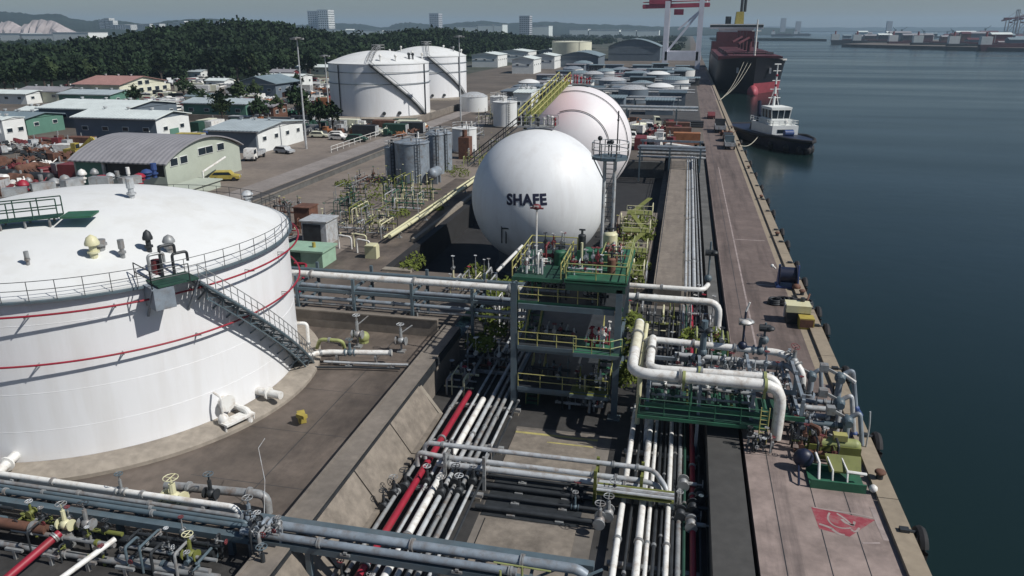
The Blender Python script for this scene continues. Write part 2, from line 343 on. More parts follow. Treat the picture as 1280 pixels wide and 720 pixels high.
# ================================================================ ground, quay, water
def sheet(name, m, rects, z):
    b = MB()
    for x0, y0, x1, y1 in rects: b.quad((x0,y0,z),(x1,y0,z),(x1,y1,z),(x0,y1,z))
    return struct(b, name, M[m])
sheet('ground', 'yard', [(-9000,-400,-30,3000),(-30,-400,-18.55,75),(-30,152,-3,3000),(-3,182,5.2,3000),(5.2,560,13.05,3000)], 0.0)
sheet('corridor_floor', 'floor', [(-16.0,-80,5.2,76),(1.05,76,5.2,182),(-3,76,-1.8,182)], -2.0)
sheet('tower_shade_floor', 'darkfloor', [(-18.55,47.4,2.9,74.1)], -1.985)  # shade under the tower put into this sheet's dark colour
sheet('corridor_back_floor', 'darkfloor', [(-18.6,56,-16,75.4)], -2.0)
sheet('quay_worn_lane', 'quayworn', [(5.25,47,11.33,420)], 0.003)
b = MB()
for yy in (52,46,40,34): b.quad((-27,yy,.0125),(-19,yy,.0125),(-19,yy+.04,.0125),(-27,yy+.04,.0125))
b.quad((-22.6,29,.0127),(-22.55,29,.0127),(-22.55,57,.0127),(-22.6,57,.0127)); struct(b, 'paving_joints', M['dark'])
sheet('plant_ground', 'asphalt', [(-52.5,216,4.9,512)], 0.022)
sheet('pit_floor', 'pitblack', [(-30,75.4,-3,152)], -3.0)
sheet('bund_paving', 'bundfloor', [(-75,-60,-19.0,57.4)], 0.008)
sheet('plateau_paving', 'plaza', [(-61,57.7,-30,150)], 0.008)
sheet('plateau_apron', 'bundfloor', [(-38.5,62,-30.2,128)], 0.014)
sheet('paved_yard', 'plaza', [(-110,104,-70.5,176)], 0.008)
sheet('road', 'asphalt', [(-65.4,60,-61.2,420)], 0.014)
sheet('pavement', 'strip', [(-70.4,60,-65.6,420)], 0.10)
struct(MB().box((-70.4,60,-.2),(-65.6,420,.096)), 'pavement_kerb', M['strip'])
sheet('service_road', 'strip', [(-57.5,180,-53,420)], 0.012)
# quay apron block with its sea face
struct(MB().box((5.2,-80,-6),(13.05,560,0.0)), 'quay', M['quay'])
b = MB(); y = -40
while y < 560:
    b.box((12.1,y,-5),(13.15,y+9.94,0.24)); y += 10
struct(b, 'quay_edge_kerb', M['tan'])
# paler band beside the kerb and the apron joints (sheets a few mm up)
sheet('quay_margin', 'tan', [(11.35,55,12.08,300)], 0.006)
b = MB()
for x, ye in ((6.45,420), (8.6,41), (10.4,41)): b.quad((x,-40,.005),(x+.05,-40,.005),(x+.05,ye,.005),(x,ye,.005))
for yy in (43.6, 76, 130, 200, 300): b.quad((5.2,yy,.0045),(12.1,yy,.0045),(12.1,yy+.04,.0045),(5.2,yy+.04,.0045))
struct(b, 'quay_joints', M['dark'])
sheet('quay_lines', 'markwhite', [(7.15,60,7.32,150),(8.6,78,11.2,78.3),(7.2,96,11.0,96.25)], 0.009)
# retaining walls
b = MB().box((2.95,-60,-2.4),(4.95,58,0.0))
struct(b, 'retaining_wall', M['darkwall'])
sheet('bundle_floor', 'darkfloor', [(-3.3,-60,2.9,47.4),(-15.5,-60,-10.1,47.4)], -1.985)  # near-black colour put in for the dark gaps between pipes
sheet('near_dark_sheet', 'darkfloor', [(-45,20,-19.2,28.6)], 0.02)  # flat dark sheet laid on the paving before the near rack
sheet('scrubland', 'seaside', [(-9000,430,-125,2990),(-125,700,3,2990)], 0.03)
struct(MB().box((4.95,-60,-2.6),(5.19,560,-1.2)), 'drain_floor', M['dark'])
struct(MB().box((-1.8,75,-3.4),(1.05,182,0.0)), 'walkway', M['walk'])
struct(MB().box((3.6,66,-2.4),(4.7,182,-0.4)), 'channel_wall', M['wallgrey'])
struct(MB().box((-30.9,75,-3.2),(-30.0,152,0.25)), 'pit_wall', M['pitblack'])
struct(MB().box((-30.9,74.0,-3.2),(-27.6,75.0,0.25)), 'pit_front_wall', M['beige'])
struct(MB().box((-8.2,77,-3.2),(-2.6,113,-1.0)), 'bay_floor', M['walk'])
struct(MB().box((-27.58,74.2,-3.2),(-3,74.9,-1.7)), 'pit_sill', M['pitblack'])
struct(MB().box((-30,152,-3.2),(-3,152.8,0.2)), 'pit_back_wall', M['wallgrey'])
# water: one sheet
wm = bpy.data.materials.new('harbour_water'); wm.use_nodes = True
nt = wm.node_tree; N = nt.nodes; L = nt.links; pb = N['Principled BSDF']
pb.inputs['Base Color'].default_value = (0.007,0.018,0.017,1); pb.inputs['Roughness'].default_value = 0.16; pb.inputs['IOR'].default_value = 1.33
geo = N.new('ShaderNodeNewGeometry')
n1 = N.new('ShaderNodeTexNoise'); n1.inputs['Scale'].default_value = 0.35; n1.inputs['Detail'].default_value = 5; n1.inputs['Roughness'].default_value = .6
n2 = N.new('ShaderNodeTexNoise'); n2.inputs['Scale'].default_value = 0.05; n2.inputs['Detail'].default_value = 3
for n in (n1, n2): L.new(geo.outputs['Position'], n.inputs['Vector'])
ad = N.new('ShaderNodeMath'); ad.operation = 'MULTIPLY_ADD'; L.new(n2.outputs['Fac'], ad.inputs[0]); ad.inputs[1].default_value = 2.0; L.new(n1.outputs['Fac'], ad.inputs[2])
bp = N.new('ShaderNodeBump'); bp.inputs['Strength'].default_value = 0.05; bp.inputs['Distance'].default_value = 0.6
L.new(ad.outputs[0], bp.inputs['Height']); L.new(bp.outputs[0], pb.inputs['Normal'])
# smoother slicks left by the current
mp = N.new('ShaderNodeMapping'); mp.inputs['Scale'].default_value = (0.004, 0.02, 1); mp.inputs['Rotation'].default_value = (0,0,R(8)); L.new(geo.outputs['Position'], mp.inputs['Vector'])
n3 = N.new('ShaderNodeTexNoise'); n3.inputs['Scale'].default_value = 1.0; n3.inputs['Detail'].default_value = 4; L.new(mp.outputs[0], n3.inputs['Vector'])
mr_ = N.new('ShaderNodeMapRange'); mr_.inputs[1].default_value = .35; mr_.inputs[2].default_value = .7; mr_.inputs[3].default_value = .13; mr_.inputs[4].default_value = .27
L.new(n3.outputs['Fac'], mr_.inputs[0]); L.new(mr_.outputs[0], pb.inputs['Roughness'])
b = MB(); b.quad((-9000,-400,-3.5),(12000,-400,-3.5),(12000,14000,-3.5),(-9000,14000,-3.5))
struct(b, 'water', wm)
# land beyond
struct(MB().prism([(-9000,3000),(-120,3000),(60,3600),(300,4600),(-500,7000),(-9000,9000)], -4, -0.6), 'far_shore', M['hill'])
struct(MB().prism([(-9000,7200),(900,7600),(3000,7000),(6000,7400),(9000,7000),(9000,13900),(-9000,13900)], -4, 4), 'far_coast', M['farhill'])
# hills: height fields as real terrain
def heightfield(name, m, x0, x1, y0, y1, fn, nx, ny):
    vs = []; fs = []
    for j in range(ny + 1):
        for i in range(nx + 1):
            x = x0 + (x1-x0)*i/nx; y = y0 + (y1-y0)*j/ny; vs.append((x, y, fn(x, y)))
    for j in range(ny):
        for i in range(nx):
            a = j*(nx+1)+i; fs.append((a,a+1,a+nx+2,a+nx+1))
    return struct(MB().add(vs, fs), name, M[m], True)
def ss(a, b, x):
    t = min(1, max(0, (x-a)/(b-a))); return t*t*(3-2*t)
def bumpsum(cs):
    def f(x, y):
        h = -1.0
        for cx, cy, sx, sy, H in cs:
            h += H * math.exp(-((x-cx)/sx)**2 - ((y-cy)/sy)**2)
        return h + 1.6*math.sin(x*.021+y*.013) * min(1, max(0, h)/12)
    return f
# ================================================================ large white storage tank in front
TX, TY, TR, TH = -41.25, 45.25, 13.75, 10.75
def pol(t, r=TR, z=0): return Vector((TX + r*math.cos(t), TY + r*math.sin(t), z))
tank = T('storage_tank', 'huge white storage tank nearest the viewer, ringed by two red pipes and a stair', 'storage tank', (TX,TY,0))
MB().lathe([(TR+1.7,0),(TR+1.7,.25),(TR+1.1,.55),(TR+.02,.62)], (TX,TY,0), 96).build('ring_foundation', 'ringwall', tank)
MB().lathe([(TR,.5),(TR,TH)], (TX,TY,0), 128).build('shell', 'tankwhite', tank)
DOME = 3.3
def rz(r): return TH + .06 + DOME*(1-(r/TR)**2)
roof = MB().lathe([(TR+.12,TH-.12),(TR+.12,TH+.06)] + [(TR*k/14, rz(TR*k/14)) for k in range(14,-1,-1)], (TX,TY,0), 96).build('roof', 'roofwhite', tank)
MB().lathe([(TR+.02,TH-.16),(TR+.36,TH-.16),(TR+.36,TH-.04),(TR+.02,TH-.04)], (TX,TY,0), 128).build('rim_walkway', 'bluegrey', tank)
rb = MB()
for h in (1.1, .6): rb.ring((TX,TY,TH+h), TR+.3, .022, 128, 5)
for k in range(64):
    t = 2*PI*k/64; p = pol(t, TR+.3, TH-.05); rb.tube([p, p+Vector((0,0,1.15))], .022, 5)
rb.build('rim_railing', 'dark', tank)
for z, rr, lab in ((TH-.75, TR+.75, None), (TH-3.75, TR+.6, None)):
    rg = MB().ring((TX,TY,z), rr, .065, 160, 8).build('spray_ring', 'red', tank)
    for k in range(20):
        t = 2*PI*(k+.5)/20
        MB().beam(pol(t,TR,z-.3), pol(t,rr,z-.1), .05).beam(pol(t,TR,z-.1), pol(t,rr+.05,z-.1), .05)._link('bracket', M['grey'], rg, Vector(tank.location), True)
# weld seams on the shell
sb = MB()
for z in (2.6, 5.0, 9.2): sb.ring((TX,TY,z), TR+.002, .012, 128, 4)
sb.build('weld_seam', 'tankwhite', tank)
# stair winding down the shell
A0 = math.atan2(*(D(240,352,33).yx - Vector((TY,TX)))) if False else None
def ang_for(px, py, z):
    g = G(px, py, z); return math.atan2(g.y-TY, g.x-TX)
ta, tb = R(-27), R(17)
st = MB(); sr = MB(); NS = 46
for i in range(NS + 1):
    u = i/NS; t = ta + (tb-ta)*u; z = (TH-.1)*(1-u) + .35*u
    a, b_ = pol(t, TR+.12, z), pol(t, TR+1.35, z)
    w = Vector((-math.sin(t), math.cos(t), 0))*.13
    st.add([a-w, b_-w, b_+w, a+w, a-w-Vector((0,0,.05)), b_-w-Vector((0,0,.05)), b_+w-Vector((0,0,.05)), a+w-Vector((0,0,.05))],
           [(0,1,2,3),(7,6,5,4),(0,4,5,1),(1,5,6,2),(2,6,7,3),(3,7,4,0)])
stair = T('x', '', '', (TX,TY,0)); bpy.data.objects.remove(stair)
stair = st.build('stair', 'grey', tank)
def stairline(r, dz, rad, m=6):
    return MB().tubeloop([pol(ta+(tb-ta)*i/40, r, ((TH-.1)*(1-i/40)+.35*i/40)+dz) for i in range(41)], rad, m, False)
for r_ in (TR+.12, TR+1.35):
    s = stairline(r_, -.12, .10); s._link('stringer', M['bluegrey'], stair, Vector(tank.location), True)
s = stairline(TR+1.35, 1.0, .03); s2 = stairline(TR+1.35, .5, .025); s.add(s2.v, s2.f)
for i in range(0, NS+1, 2):
    u = i/NS; t = ta+(tb-ta)*u; z = (TH-.1)*(1-u)+.35*u
    s.tube([pol(t,TR+1.35,z), pol(t,TR+1.35,z+1.02)], .028, 5)
s._link('handrail', M['grey'], stair, Vector(tank.location), True)
s = MB()
for i in range(2, NS-2, 4):
    u = i/NS; t = ta+(tb-ta)*u; z = (TH-.1)*(1-u)+.35*u
    s.beam(pol(t,TR,z-1.2), pol(t,TR+1.35,z-.15), .09).beam(pol(t,TR,z-.15), pol(t,TR+1.35,z-.15), .09).beam(pol(t,TR+1.3,z-.15), pol(t,TR+1.0,z-.9), .07)
    u2 = (i+4)/NS; t2 = ta+(tb-ta)*u2; z2 = (TH-.1)*(1-u2)+.35*u2
    s.beam(pol(t,TR+1.0,z-.9), pol(t2,TR+1.0,z2-.9), .09).beam(pol(t,TR+1.0,z-.9), pol(t2,TR+1.3,z2-.15), .06)
s._link('bracket', M['bluegrey'], stair, Vector(tank.location), True)
# landing at the head of the stair
tl = ta - R(5); tx_ = Vector((-math.sin(tl), math.cos(tl), 0)); ra_ = Vector((math.cos(tl), math.sin(tl), 0))
c = pol(tl, TR-.1, TH+.12)
lb = MB().cbox(c + ra_*.6, (2.2,2.4,.1), tl); land = lb.build('landing', 'darkgreen', tank)
MB().rail([c+ra_*1.85-tx_*1.6, c+ra_*1.85+tx_*.6], 1.1, .035).rail([c+ra_*1.85-tx_*1.6, c-ra_*.6-tx_*1.6],1.1,.035)._link('railing', M['dark'], land, Vector(tank.location), True)
MB().beam(c+ra_*1.6-tx_*1.5-Vector((0,0,.1)), pol(tl-R(6),TR,TH-2), .12).beam(c+ra_*1.6+tx_*1.2-Vector((0,0,.1)), pol(tl+R(4),TR,TH-2.2), .12).cbox(c+ra_*.9-tx_*.9-Vector((0,0,.75)), (1.5,1.2,1.3), tl)._link('bracket', M['steelblue'], land, Vector(tank.location), True)
for k, (q, hh) in enumerate(((-.9,1.5),(-.2,1.9),(.5,1.3))):
    p = c + tx_*q - ra_*.1
    f_ = MB().tube([p, p+Vector((0,0,hh)), p+Vector((0,0,hh))+tx_*.9, p+tx_*.9+Vector((0,0,hh-.6))], .09, 8, .2).build('foam_pipe', 'dark' if k else 'grey', tank)
MB().tube([c - ra_*.6 - tx_*.3, c - ra_*.6 - tx_*.3 + Vector((0,0,1.0))], .3, 12).build('foam_chamber', 'darkred', tank)
# green gangway over the roof towards the crown
g0, g1 = G(-40,312,TH+1.2), G(75,264,TH+3.4)
gd = (g1-g0); gd.z = 0; gd.normalize(); gn = Vector((-gd.y, gd.x, 0))
p0 = Vector((g0.x,g0.y,rz(min(TR,(Vector((g0.x-TX,g0.y-TY,0))).length))+.55)); p1 = Vector((g1.x,g1.y,rz((Vector((g1.x-TX,g1.y-TY,0))).length)+.55))
gw = MB().beam(p0, p1, 1.0, .10).build('roof_gangway', 'darkgreen', tank)
b = MB()
for sd in (-.47,.47): b.rail([p0+gn*sd, p1+gn*sd], 1.15, .04, 1.5)
b._link('railing', M['darkgreen'], gw, Vector(tank.location), True)
for u in (.15,.4,.65,.9):
    q = p0.lerp(p1,u)
    for sd in (-.4,.4): e = q+gn*sd; MB().beam(e, (e.x,e.y,e.z-.62), .1)._link('support', M['grey'], gw, Vector(tank.location), True)
MB().cbox(p1 + gd*1.1, (1.8,1.6,.12), math.atan2(gd.y,gd.x)).build('crown_platform', 'green', tank)
# vents, hatches and gear on the roof
def vent(px, py, m, h, r, hood=True):
    z = TH+1.0
    for _ in range(6): g = G(px,py,z); d = Vector((g.x-TX,g.y-TY,0)).length; z = rz(min(d,TR-.3))
    q = Vector((g.x,g.y,z))
    b = MB().tube([q-Vector((0,0,.1)), q+Vector((0,0,h*.6))], r, 10).tube([q+Vector((0,0,.25)), q+Vector((0,0,.37))], r*1.6, 12)
    if hood: b.lathe([(r*1.9,h*.5),(r*1.95,h*.58),(r*1.3,h*.8),(r*.3,h*.9),(.005,h*.92)], q, 14)
    else: b.tube([q+Vector((0,0,h*.5)), q+Vector((0,0,h))], r*1.35, 10)
    return b.build('roof_vent', m, tank)
vent(122,343,'cream',1.5,.22); vent(131,338,'grey',.6,.25,False); vent(157,340,'grey',1.1,.14,False); vent(165,247,'lgrey',1.4,.2,False); vent(310,250,'lgrey',1.0,.25)
vent(215,330,'grey',1.2,.2); vent(190,333,'dark',1.5,.16); vent(40,352,'grey',.8,.1,False)
rnd = random.Random(5)
for k in range(16):
    px = 30 + k*11 + rnd.uniform(-4,4); vent(px, 240 - k*1.1 + rnd.uniform(-6,4), rnd.choice(['red','darkred','blue','grey','white','grey','lgrey','dark']), rnd.uniform(.7,1.5), rnd.uniform(.12,.3), rnd.random()<.6)
b = MB()
for k in range(5):
    a = G(20+k*36,246-k*3,TH+2.2); z = rz((Vector((a.x-TX,a.y-TY,0))).length); b.cbox((a.x,a.y,z+.35),(1.6,.7,.6),rnd.uniform(0,2))
b.build('roof_locker', 'grey', tank)
# wall lamp on the shell
t = R(-92); MB().tube([pol(t,TR,1.0), pol(t,TR+.5,1.3), pol(t,TR+.7,2.2)], .03, 5, .2).sphere(pol(t,TR+.75,2.3), .2,.2,.12,8,6).build('wall_lamp', 'dark', tank)
# nozzles at the foot
for px, py in ((20,566),(338,490)):
    g = G(px,py,1.2); t = math.atan2(g.y-TY,g.x-TX)
    MB().tube([pol(t,TR-.1,1.1), pol(t,TR+2.0,1.1)], .28, 12).tube([pol(t,TR+.9,1.1), pol(t,TR+1.02,1.1)], .45, 12).build('nozzle', 'white', tank)
# manway group with its guard
t = R(-22); q = pol(t,TR+1.1,.3); ra_ = Vector((math.cos(t),math.sin(t),0)); tx_ = Vector((-math.sin(t),math.cos(t),0))
mw = MB().cbox(pol(t,TR+1.3,.75),(.9,2.2,.14),t).beam(pol(t-R(4),TR+1.6,.3),pol(t-R(4),TR+1.6,.75),.1).beam(pol(t+R(4),TR+1.6,.3),pol(t+R(4),TR+1.6,.75),.1).tube([pol(t,TR-.1,1.6), pol(t,TR+.5,1.6)], .42, 14).tube([pol(t,TR+.42,1.6), pol(t,TR+.52,1.6)], .58, 14).tube([pol(t+R(3),TR-.1,1.0), pol(t+R(3),TR+1.5,1.0), pol(t+R(3),TR+1.5,.2)], .22, 10, .4).build('manway', 'white', tank)
MB().sphere(pol(t-R(3),TR+1.0,.9), .36,.36,.42,12,8).tube([pol(t-R(3),TR+1.0,1.2), pol(t-R(3),TR+1.0,2.5), pol(t-R(3),TR+.2,2.6)], .07, 6, .2)._link('mixer', M['white'], mw, Vector(tank.location), True)
ob = MB().cbox((*G(377,521,.3).xy,.3), (.5,1.0,.5), .6).cbox((*G(377,519,.8).xy,.75), (.7,.35,.25), -.3).solo('hose_trolley', 'machyellow', 'small yellow trolley on the brown paving beside the big white tank', 'trolley')
# pipework leaving the tank foot
P = lambda px,py,z: G(px,py,z)
pipe('white pipe running level from the stair foot to a valve on the brown paving', [P(352,452,1.0), P(404,440,1.0), P(490,441,1.0)], .21, 'white', fl=(.35,.99), sup=(.5,.85), vl=(.62,))
pipe('short yellow-green pipe loop standing behind the white paving pipe', [P(396,436,.3), P(400,424,1.6), P(428,426,1.6), P(432,440,.3)], .15, 'ygreen', fl=(.5,))
pipe('white goose-neck pipe rising at the right edge of the big tank', [P(386,438,.2), P(384,404,2.4), P(372,404,2.4)], .14, 'white', fl=(.2,))
pipe('thin pale pipe lying low on the paving toward the bund wall', [P(405,452,.3), P(470,455,.3), P(510,456,.3)], .10, 'lgrey', sup=(.3,.8))
pipe('slim grey pipe beside the thin pale one on the brown paving', [P(380,459,.25), P(440,459,.25), P(500,461,.25)], .08, 'dark')
pipe('bent red pipe dropping beside the pale green hut', [P(372,375,1.5), P(383,330,3.0), P(368,329,3.0)], .13, 'red')
for k,(px,py,hh) in enumerate(((448,434,2.6),(502,440,2.2),(440,402,2.4),(516,405,2.2))):
    g = P(px,py,0); o = T('valve_stand', ['tall valve stand on the white pipe behind the stair foot','valve stand at the end of the white pipe on the paving','valve stand in the shade under the tank pipe rack','slim valve stand below the rack by the bund wall end'][k], 'valve', (g.x,g.y,0))
    MB().tube([g, g+Vector((0,0,hh))], .09, 8).box((g.x-.3,g.y-.3,0),(g.x+.3,g.y+.3,.15)).build('post', 'grey', o)
    valve(o, g+Vector((0,0,hh*.45)), .24, 'grey', 'lgrey', axis=(1,0,0), h=hh*.55)
    MB().tube([g+Vector((0,0,hh*.75)), g+Vector((.9,.3,hh*1.05))], .05, 6).build('lever', 'lgrey', o)
g = P(455,428,0); MB().sphere((g.x,g.y,.5), .5,.5,.5,12,8).tube([(g.x,g.y,0),(g.x,g.y,.2)], .4, 10).solo('strainer_pot', 'ygreen', 'round yellow-green strainer pot by the tall valve stand', 'strainer')
o = MB().tube([P(330,665,0), P(331,600,1.8)], .02, 5).tube([P(331,600,1.8), P(323,560,3.2), P(331,548,3.5)], .02, 5).solo('whip_aerial', 'lgrey', 'thin pale whip aerial standing on the paving by the near rack', 'aerial')

# ================================================================ bund wall between the tank yard and the pipe corridor
wall = T('bund_wall', 'long weathered bund wall with sloping concrete panels above the pipe corridor', 'wall', (-17.9,10,0))
MB().box((-18.55,-40,-2.3),(-17.35,57.6,1.05)).build('coping', 'concrete', wall)
MB().box((-18.72,-40,.85),(-18.56,57.7,1.12)).box((-17.34,-40,.98),(-17.26,57.7,1.06)).build('lip', 'concrete', wall)
MB().box((-17.345,-40,.3),(-17.20,57.6,.90)).build('joint', 'dark', wall)
y = 46.8; k = 0
while y > 8:
    y0 = y - 5.6
    b = MB().add([(-17.2,y0,.72),(-15.75,y0,-1.45),(-15.75,y,-1.45),(-17.2,y,.72),(-17.32,y0,.6),(-15.9,y0,-1.7),(-15.9,y,-1.7),(-17.32,y,.6)],
             [(0,1,2,3),(7,6,5,4),(0,4,5,1),(1,5,6,2),(2,6,7,3),(3,7,4,0)])
    b.box((-15.86,y0,-2.0),(-15.55,y,-1.3)).build('slope_panel', 'panel', wall); y = y0 - .12; k += 1
MB().add([(-17.3,46.9,.7),(-15.6,46.9,-1.6),(-15.6,46.9,-2.2),(-17.3,46.9,-2.2),(-17.3,47.3,.7),(-15.6,47.3,-1.6),(-15.6,47.3,-2.2),(-17.3,47.3,-2.2)],[(0,1,2,3),(7,6,5,4),(0,4,5,1),(1,5,6,2),(2,6,7,3),(3,7,4,0)]).build('end_buttress', 'beige', wall)
wall2 = T('bund_wall', 'low beige cross wall under the white tank pipes behind the brown paving', 'wall', (-40,57.7,0))
MB().box((-61,57.42,0),(-19.2,57.68,1.5)).build('panel', 'concrete', wall2); MB().box((-61,57.3,1.5),(-19.2,57.8,1.62)).build('coping', 'concrete', wall2)

# ================================================================ spherical gas tanks
def sphere_tank(name, label, c, r, m, zf, legs=10):
    o = T(name, label, 'gas tank', (c[0],c[1],zf))
    MB().sphere(c, r, n=64, m=40).build('shell', m, o)
    rs = r*.6; zs = c[2]-math.sqrt(r*r-rs*rs)
    MB().lathe([(rs+.5,zf),(rs+.5,zf+.5),(rs+.02,zf+.6),(rs+.02,zs+.02)], (c[0],c[1],0), 48).build('skirt', 'wallgrey', o)
    return o
def meridian(c, r, az, e0, e1, n=24):
    return [(c[0]+r*math.cos(e)*math.cos(az), c[1]+r*math.cos(e)*math.sin(az), c[2]+r*math.sin(e)) for e in [e0+(e1-e0)*k/n for k in range(n+1)]]
C1 = Vector((-16.2,88.1,6.0)); C2 = Vector((-15.0,111.3,9.3)); SR = 8.0
s1 = sphere_tank('spherical_tank', 'large white spherical gas tank with dark lettering, standing in the shaded pit', C1, SR, 'sphere', -3)
s2 = sphere_tank('spherical_tank', 'pink-tinged spherical gas tank behind the lettered one, crossed by curved dark pipes', C2, SR, 'spherepink', -3)
# faded pink patch of old paint on the rear sphere (its own shape, fixed to the shell)
nt = M['spherepink'].node_tree; N = nt.nodes; L = nt.links; bs = N['Principled BSDF']; src = bs.inputs['Base Color'].links[0].from_socket
gq = N.new('ShaderNodeNewGeometry'); dq = N.new('ShaderNodeVectorMath'); dq.operation = 'DISTANCE'; L.new(gq.outputs['Position'], dq.inputs[0])
dq.inputs[1].default_value = C2 + Vector((-.25,-.62,.74)).normalized()*SR
nq = N.new('ShaderNodeTexNoise'); nq.inputs['Scale'].default_value = .35; nq.inputs['Detail'].default_value = 5; L.new(gq.outputs['Position'], nq.inputs['Vector'])
aq = N.new('ShaderNodeMath'); aq.operation = 'MULTIPLY_ADD'; L.new(nq.outputs['Fac'], aq.inputs[0]); aq.inputs[1].default_value = 3.0; L.new(dq.outputs['Value'], aq.inputs[2])
rq = N.new('ShaderNodeMapRange'); rq.inputs[1].default_value = 3.6; rq.inputs[2].default_value = 6.4; rq.inputs[3].default_value = .45; rq.inputs[4].default_value = 0; L.new(aq.outputs[0], rq.inputs[0])
mq = N.new('ShaderNodeMix'); mq.data_type = 'RGBA'; L.new(rq.outputs[0], mq.inputs[0]); L.new(src, mq.inputs[6]); mq.inputs[7].default_value = (.70,.40,.43,1); L.new(mq.outputs[2], bs.inputs['Base Color'])
# crown platforms and pipes over the spheres
def parallel(c, r, nrm_az, off, e0, e1, n=28):   # small circle in a vertical plane at distance off along azimuth
    u = Vector((math.cos(nrm_az), math.sin(nrm_az), 0)); w = Vector((-math.sin(nrm_az), math.cos(nrm_az), 0)); rr = math.sqrt(max(.01, r*r-off*off))
    return [c + u*off + w*rr*math.cos(e) + Vector((0,0,rr*math.sin(e))) for e in [e0+(e1-e0)*k/n for k in range(n+1)]]
for off in (-6.2, -3.0, 1.8, 4.4):
    MB().tubeloop(parallel(C2, SR+.12, R(92), off, R(70), R(176)), .055, 6, False).build('spray_pipe', 'dark', s2)
MB().tubeloop(parallel(C1, SR+.15, R(90), 5.2, R(60), R(165)), .06, 6, False).build('spray_pipe', 'dark', s1)
MB().tubeloop(parallel(C1, SR+.15, R(90), 3.6, R(65), R(160)), .10, 6, False).build('spray_pipe', 'dark', s1)
for s_, c in ((s1,C1),(s2,C2)):
    top = c + Vector((0,.6,SR-.1))
    pf = MB().box((top.x-2.6,top.y-1.0,top.z+.25),(top.x+1.8,top.y+1.6,top.z+.37)).build('crown_platform', 'grey', s_)
    b = MB().rail([(top.x-2.6,top.y-1,top.z+.37),(top.x+1.8,top.y-1,top.z+.37),(top.x+1.8,top.y+1.6,top.z+.37),(top.x-2.6,top.y+1.6,top.z+.37)], 1.1, .035, 1.2)
    b._link('railing', M['grey'], pf, Vector(s_.location), True)
    for k in range(11):
        q = top + Vector((-2.9+k*.45, rnd.uniform(-.7,1.2), .3)); hh = rnd.uniform(.6,1.3)
        MB().tube([q, q+Vector((0,0,hh))], .13, 8).sphere(q+Vector((0,0,hh)), .22, n=8, m=6).build('relief_valve', rnd.choice(['dark','grey','red','white']), s_)
    # gangway leading off the crown to the left
    a = top + Vector((-2.6,.3,.3)); e = c + Vector((-8.9,1.0,3.2))
    st_ = MB().beam(a, e, 1.0, .1).build('stair', 'grey', s_)
    MB().rail([a+Vector((0,.5,0)), e+Vector((0,.5,0))], 1.1, .04, 1.2).rail([a-Vector((0,.5,0)), e-Vector((0,.5,0))], 1.1, .04, 1.2)._link('railing', M['dark'], st_, Vector(s_.location), True)
# stair tower on sphere one, left side, small dark pipes at the skirt
p = G(622,305,0); MB().beam(C1+Vector((-2.9,-7.1,-4.0)), C1+Vector((-2.9,-7.1,-1.5)), .12).beam(C1+Vector((-2.4,-7.1,-4.0)), C1+Vector((-2.4,-7.1,-1.5)), .12).beam(C1+Vector((-2.9,-7.4,-2.2)), C1+Vector((-1.6,-7.3,-2.2)), .15).build('bottom_pipe', 'dark', s1)
# lettering bent round the sphere
def sphere_text(body, c, r, px0, px1, py0, py1, parent):
    cu = bpy.data.curves.new('lettering', 'FONT'); cu.body = body; cu.resolution_u = 3; cu.offset = 0.045; cu.space_character = 1.08
    t = bpy.data.objects.new('lettering_source', cu); COL.objects.link(t); bpy.context.view_layer.update()
    me = bpy.data.meshes.new_from_object(t.evaluated_get(bpy.context.evaluated_depsgraph_get())); bpy.data.objects.remove(t)
    import bmesh
    bm = bmesh.new(); bm.from_mesh(me); bmesh.ops.triangulate(bm, faces=bm.faces[:])
    bmesh.ops.subdivide_edges(bm, edges=bm.edges[:], cuts=1)
    xs = [v.co.x for v in bm.verts]; ys = [v.co.y for v in bm.verts]
    def hit(px, py):
        d = ray(px, py).normalized(); oc = CAM - c; bq = oc.dot(d); q = bq*bq - (oc.length_squared - r*r); return CAM + d*(-bq - math.sqrt(q))
    p00, p10, p01 = hit(px0,py1), hit(px1,py1), hit(px0,py0)      # three measured corners on the sphere
    def sph(p): v = p - c; return math.atan2(v.y, v.x), math.asin(v.z / v.length)
    a0, e0 = sph(p00); a1, e1 = sph(p10); a2, e2 = sph(p01)
    for v in bm.verts:
        u = (v.co.x-min(xs))/(max(xs)-min(xs)); w = (v.co.y-min(ys))/(max(ys)-min(ys))
        az = a0+(a1-a0)*u+(a2-a0)*w; el = e0+(e1-e0)*u+(e2-e0)*w; rr = r + .02
        v.co = Vector((rr*math.cos(el)*math.cos(az), rr*math.cos(el)*math.sin(az), rr*math.sin(el))) + c - Vector(parent.location)
    bm.to_mesh(me); bm.free(); me.materials.clear(); me.materials.append(M['lettering'])
    ob = bpy.data.objects.new('lettering', me); COL.objects.link(ob); ob.parent = parent
sphere_text('SHAFE', C1, SR, 633.5, 684, 241.5, 256.5, s1)

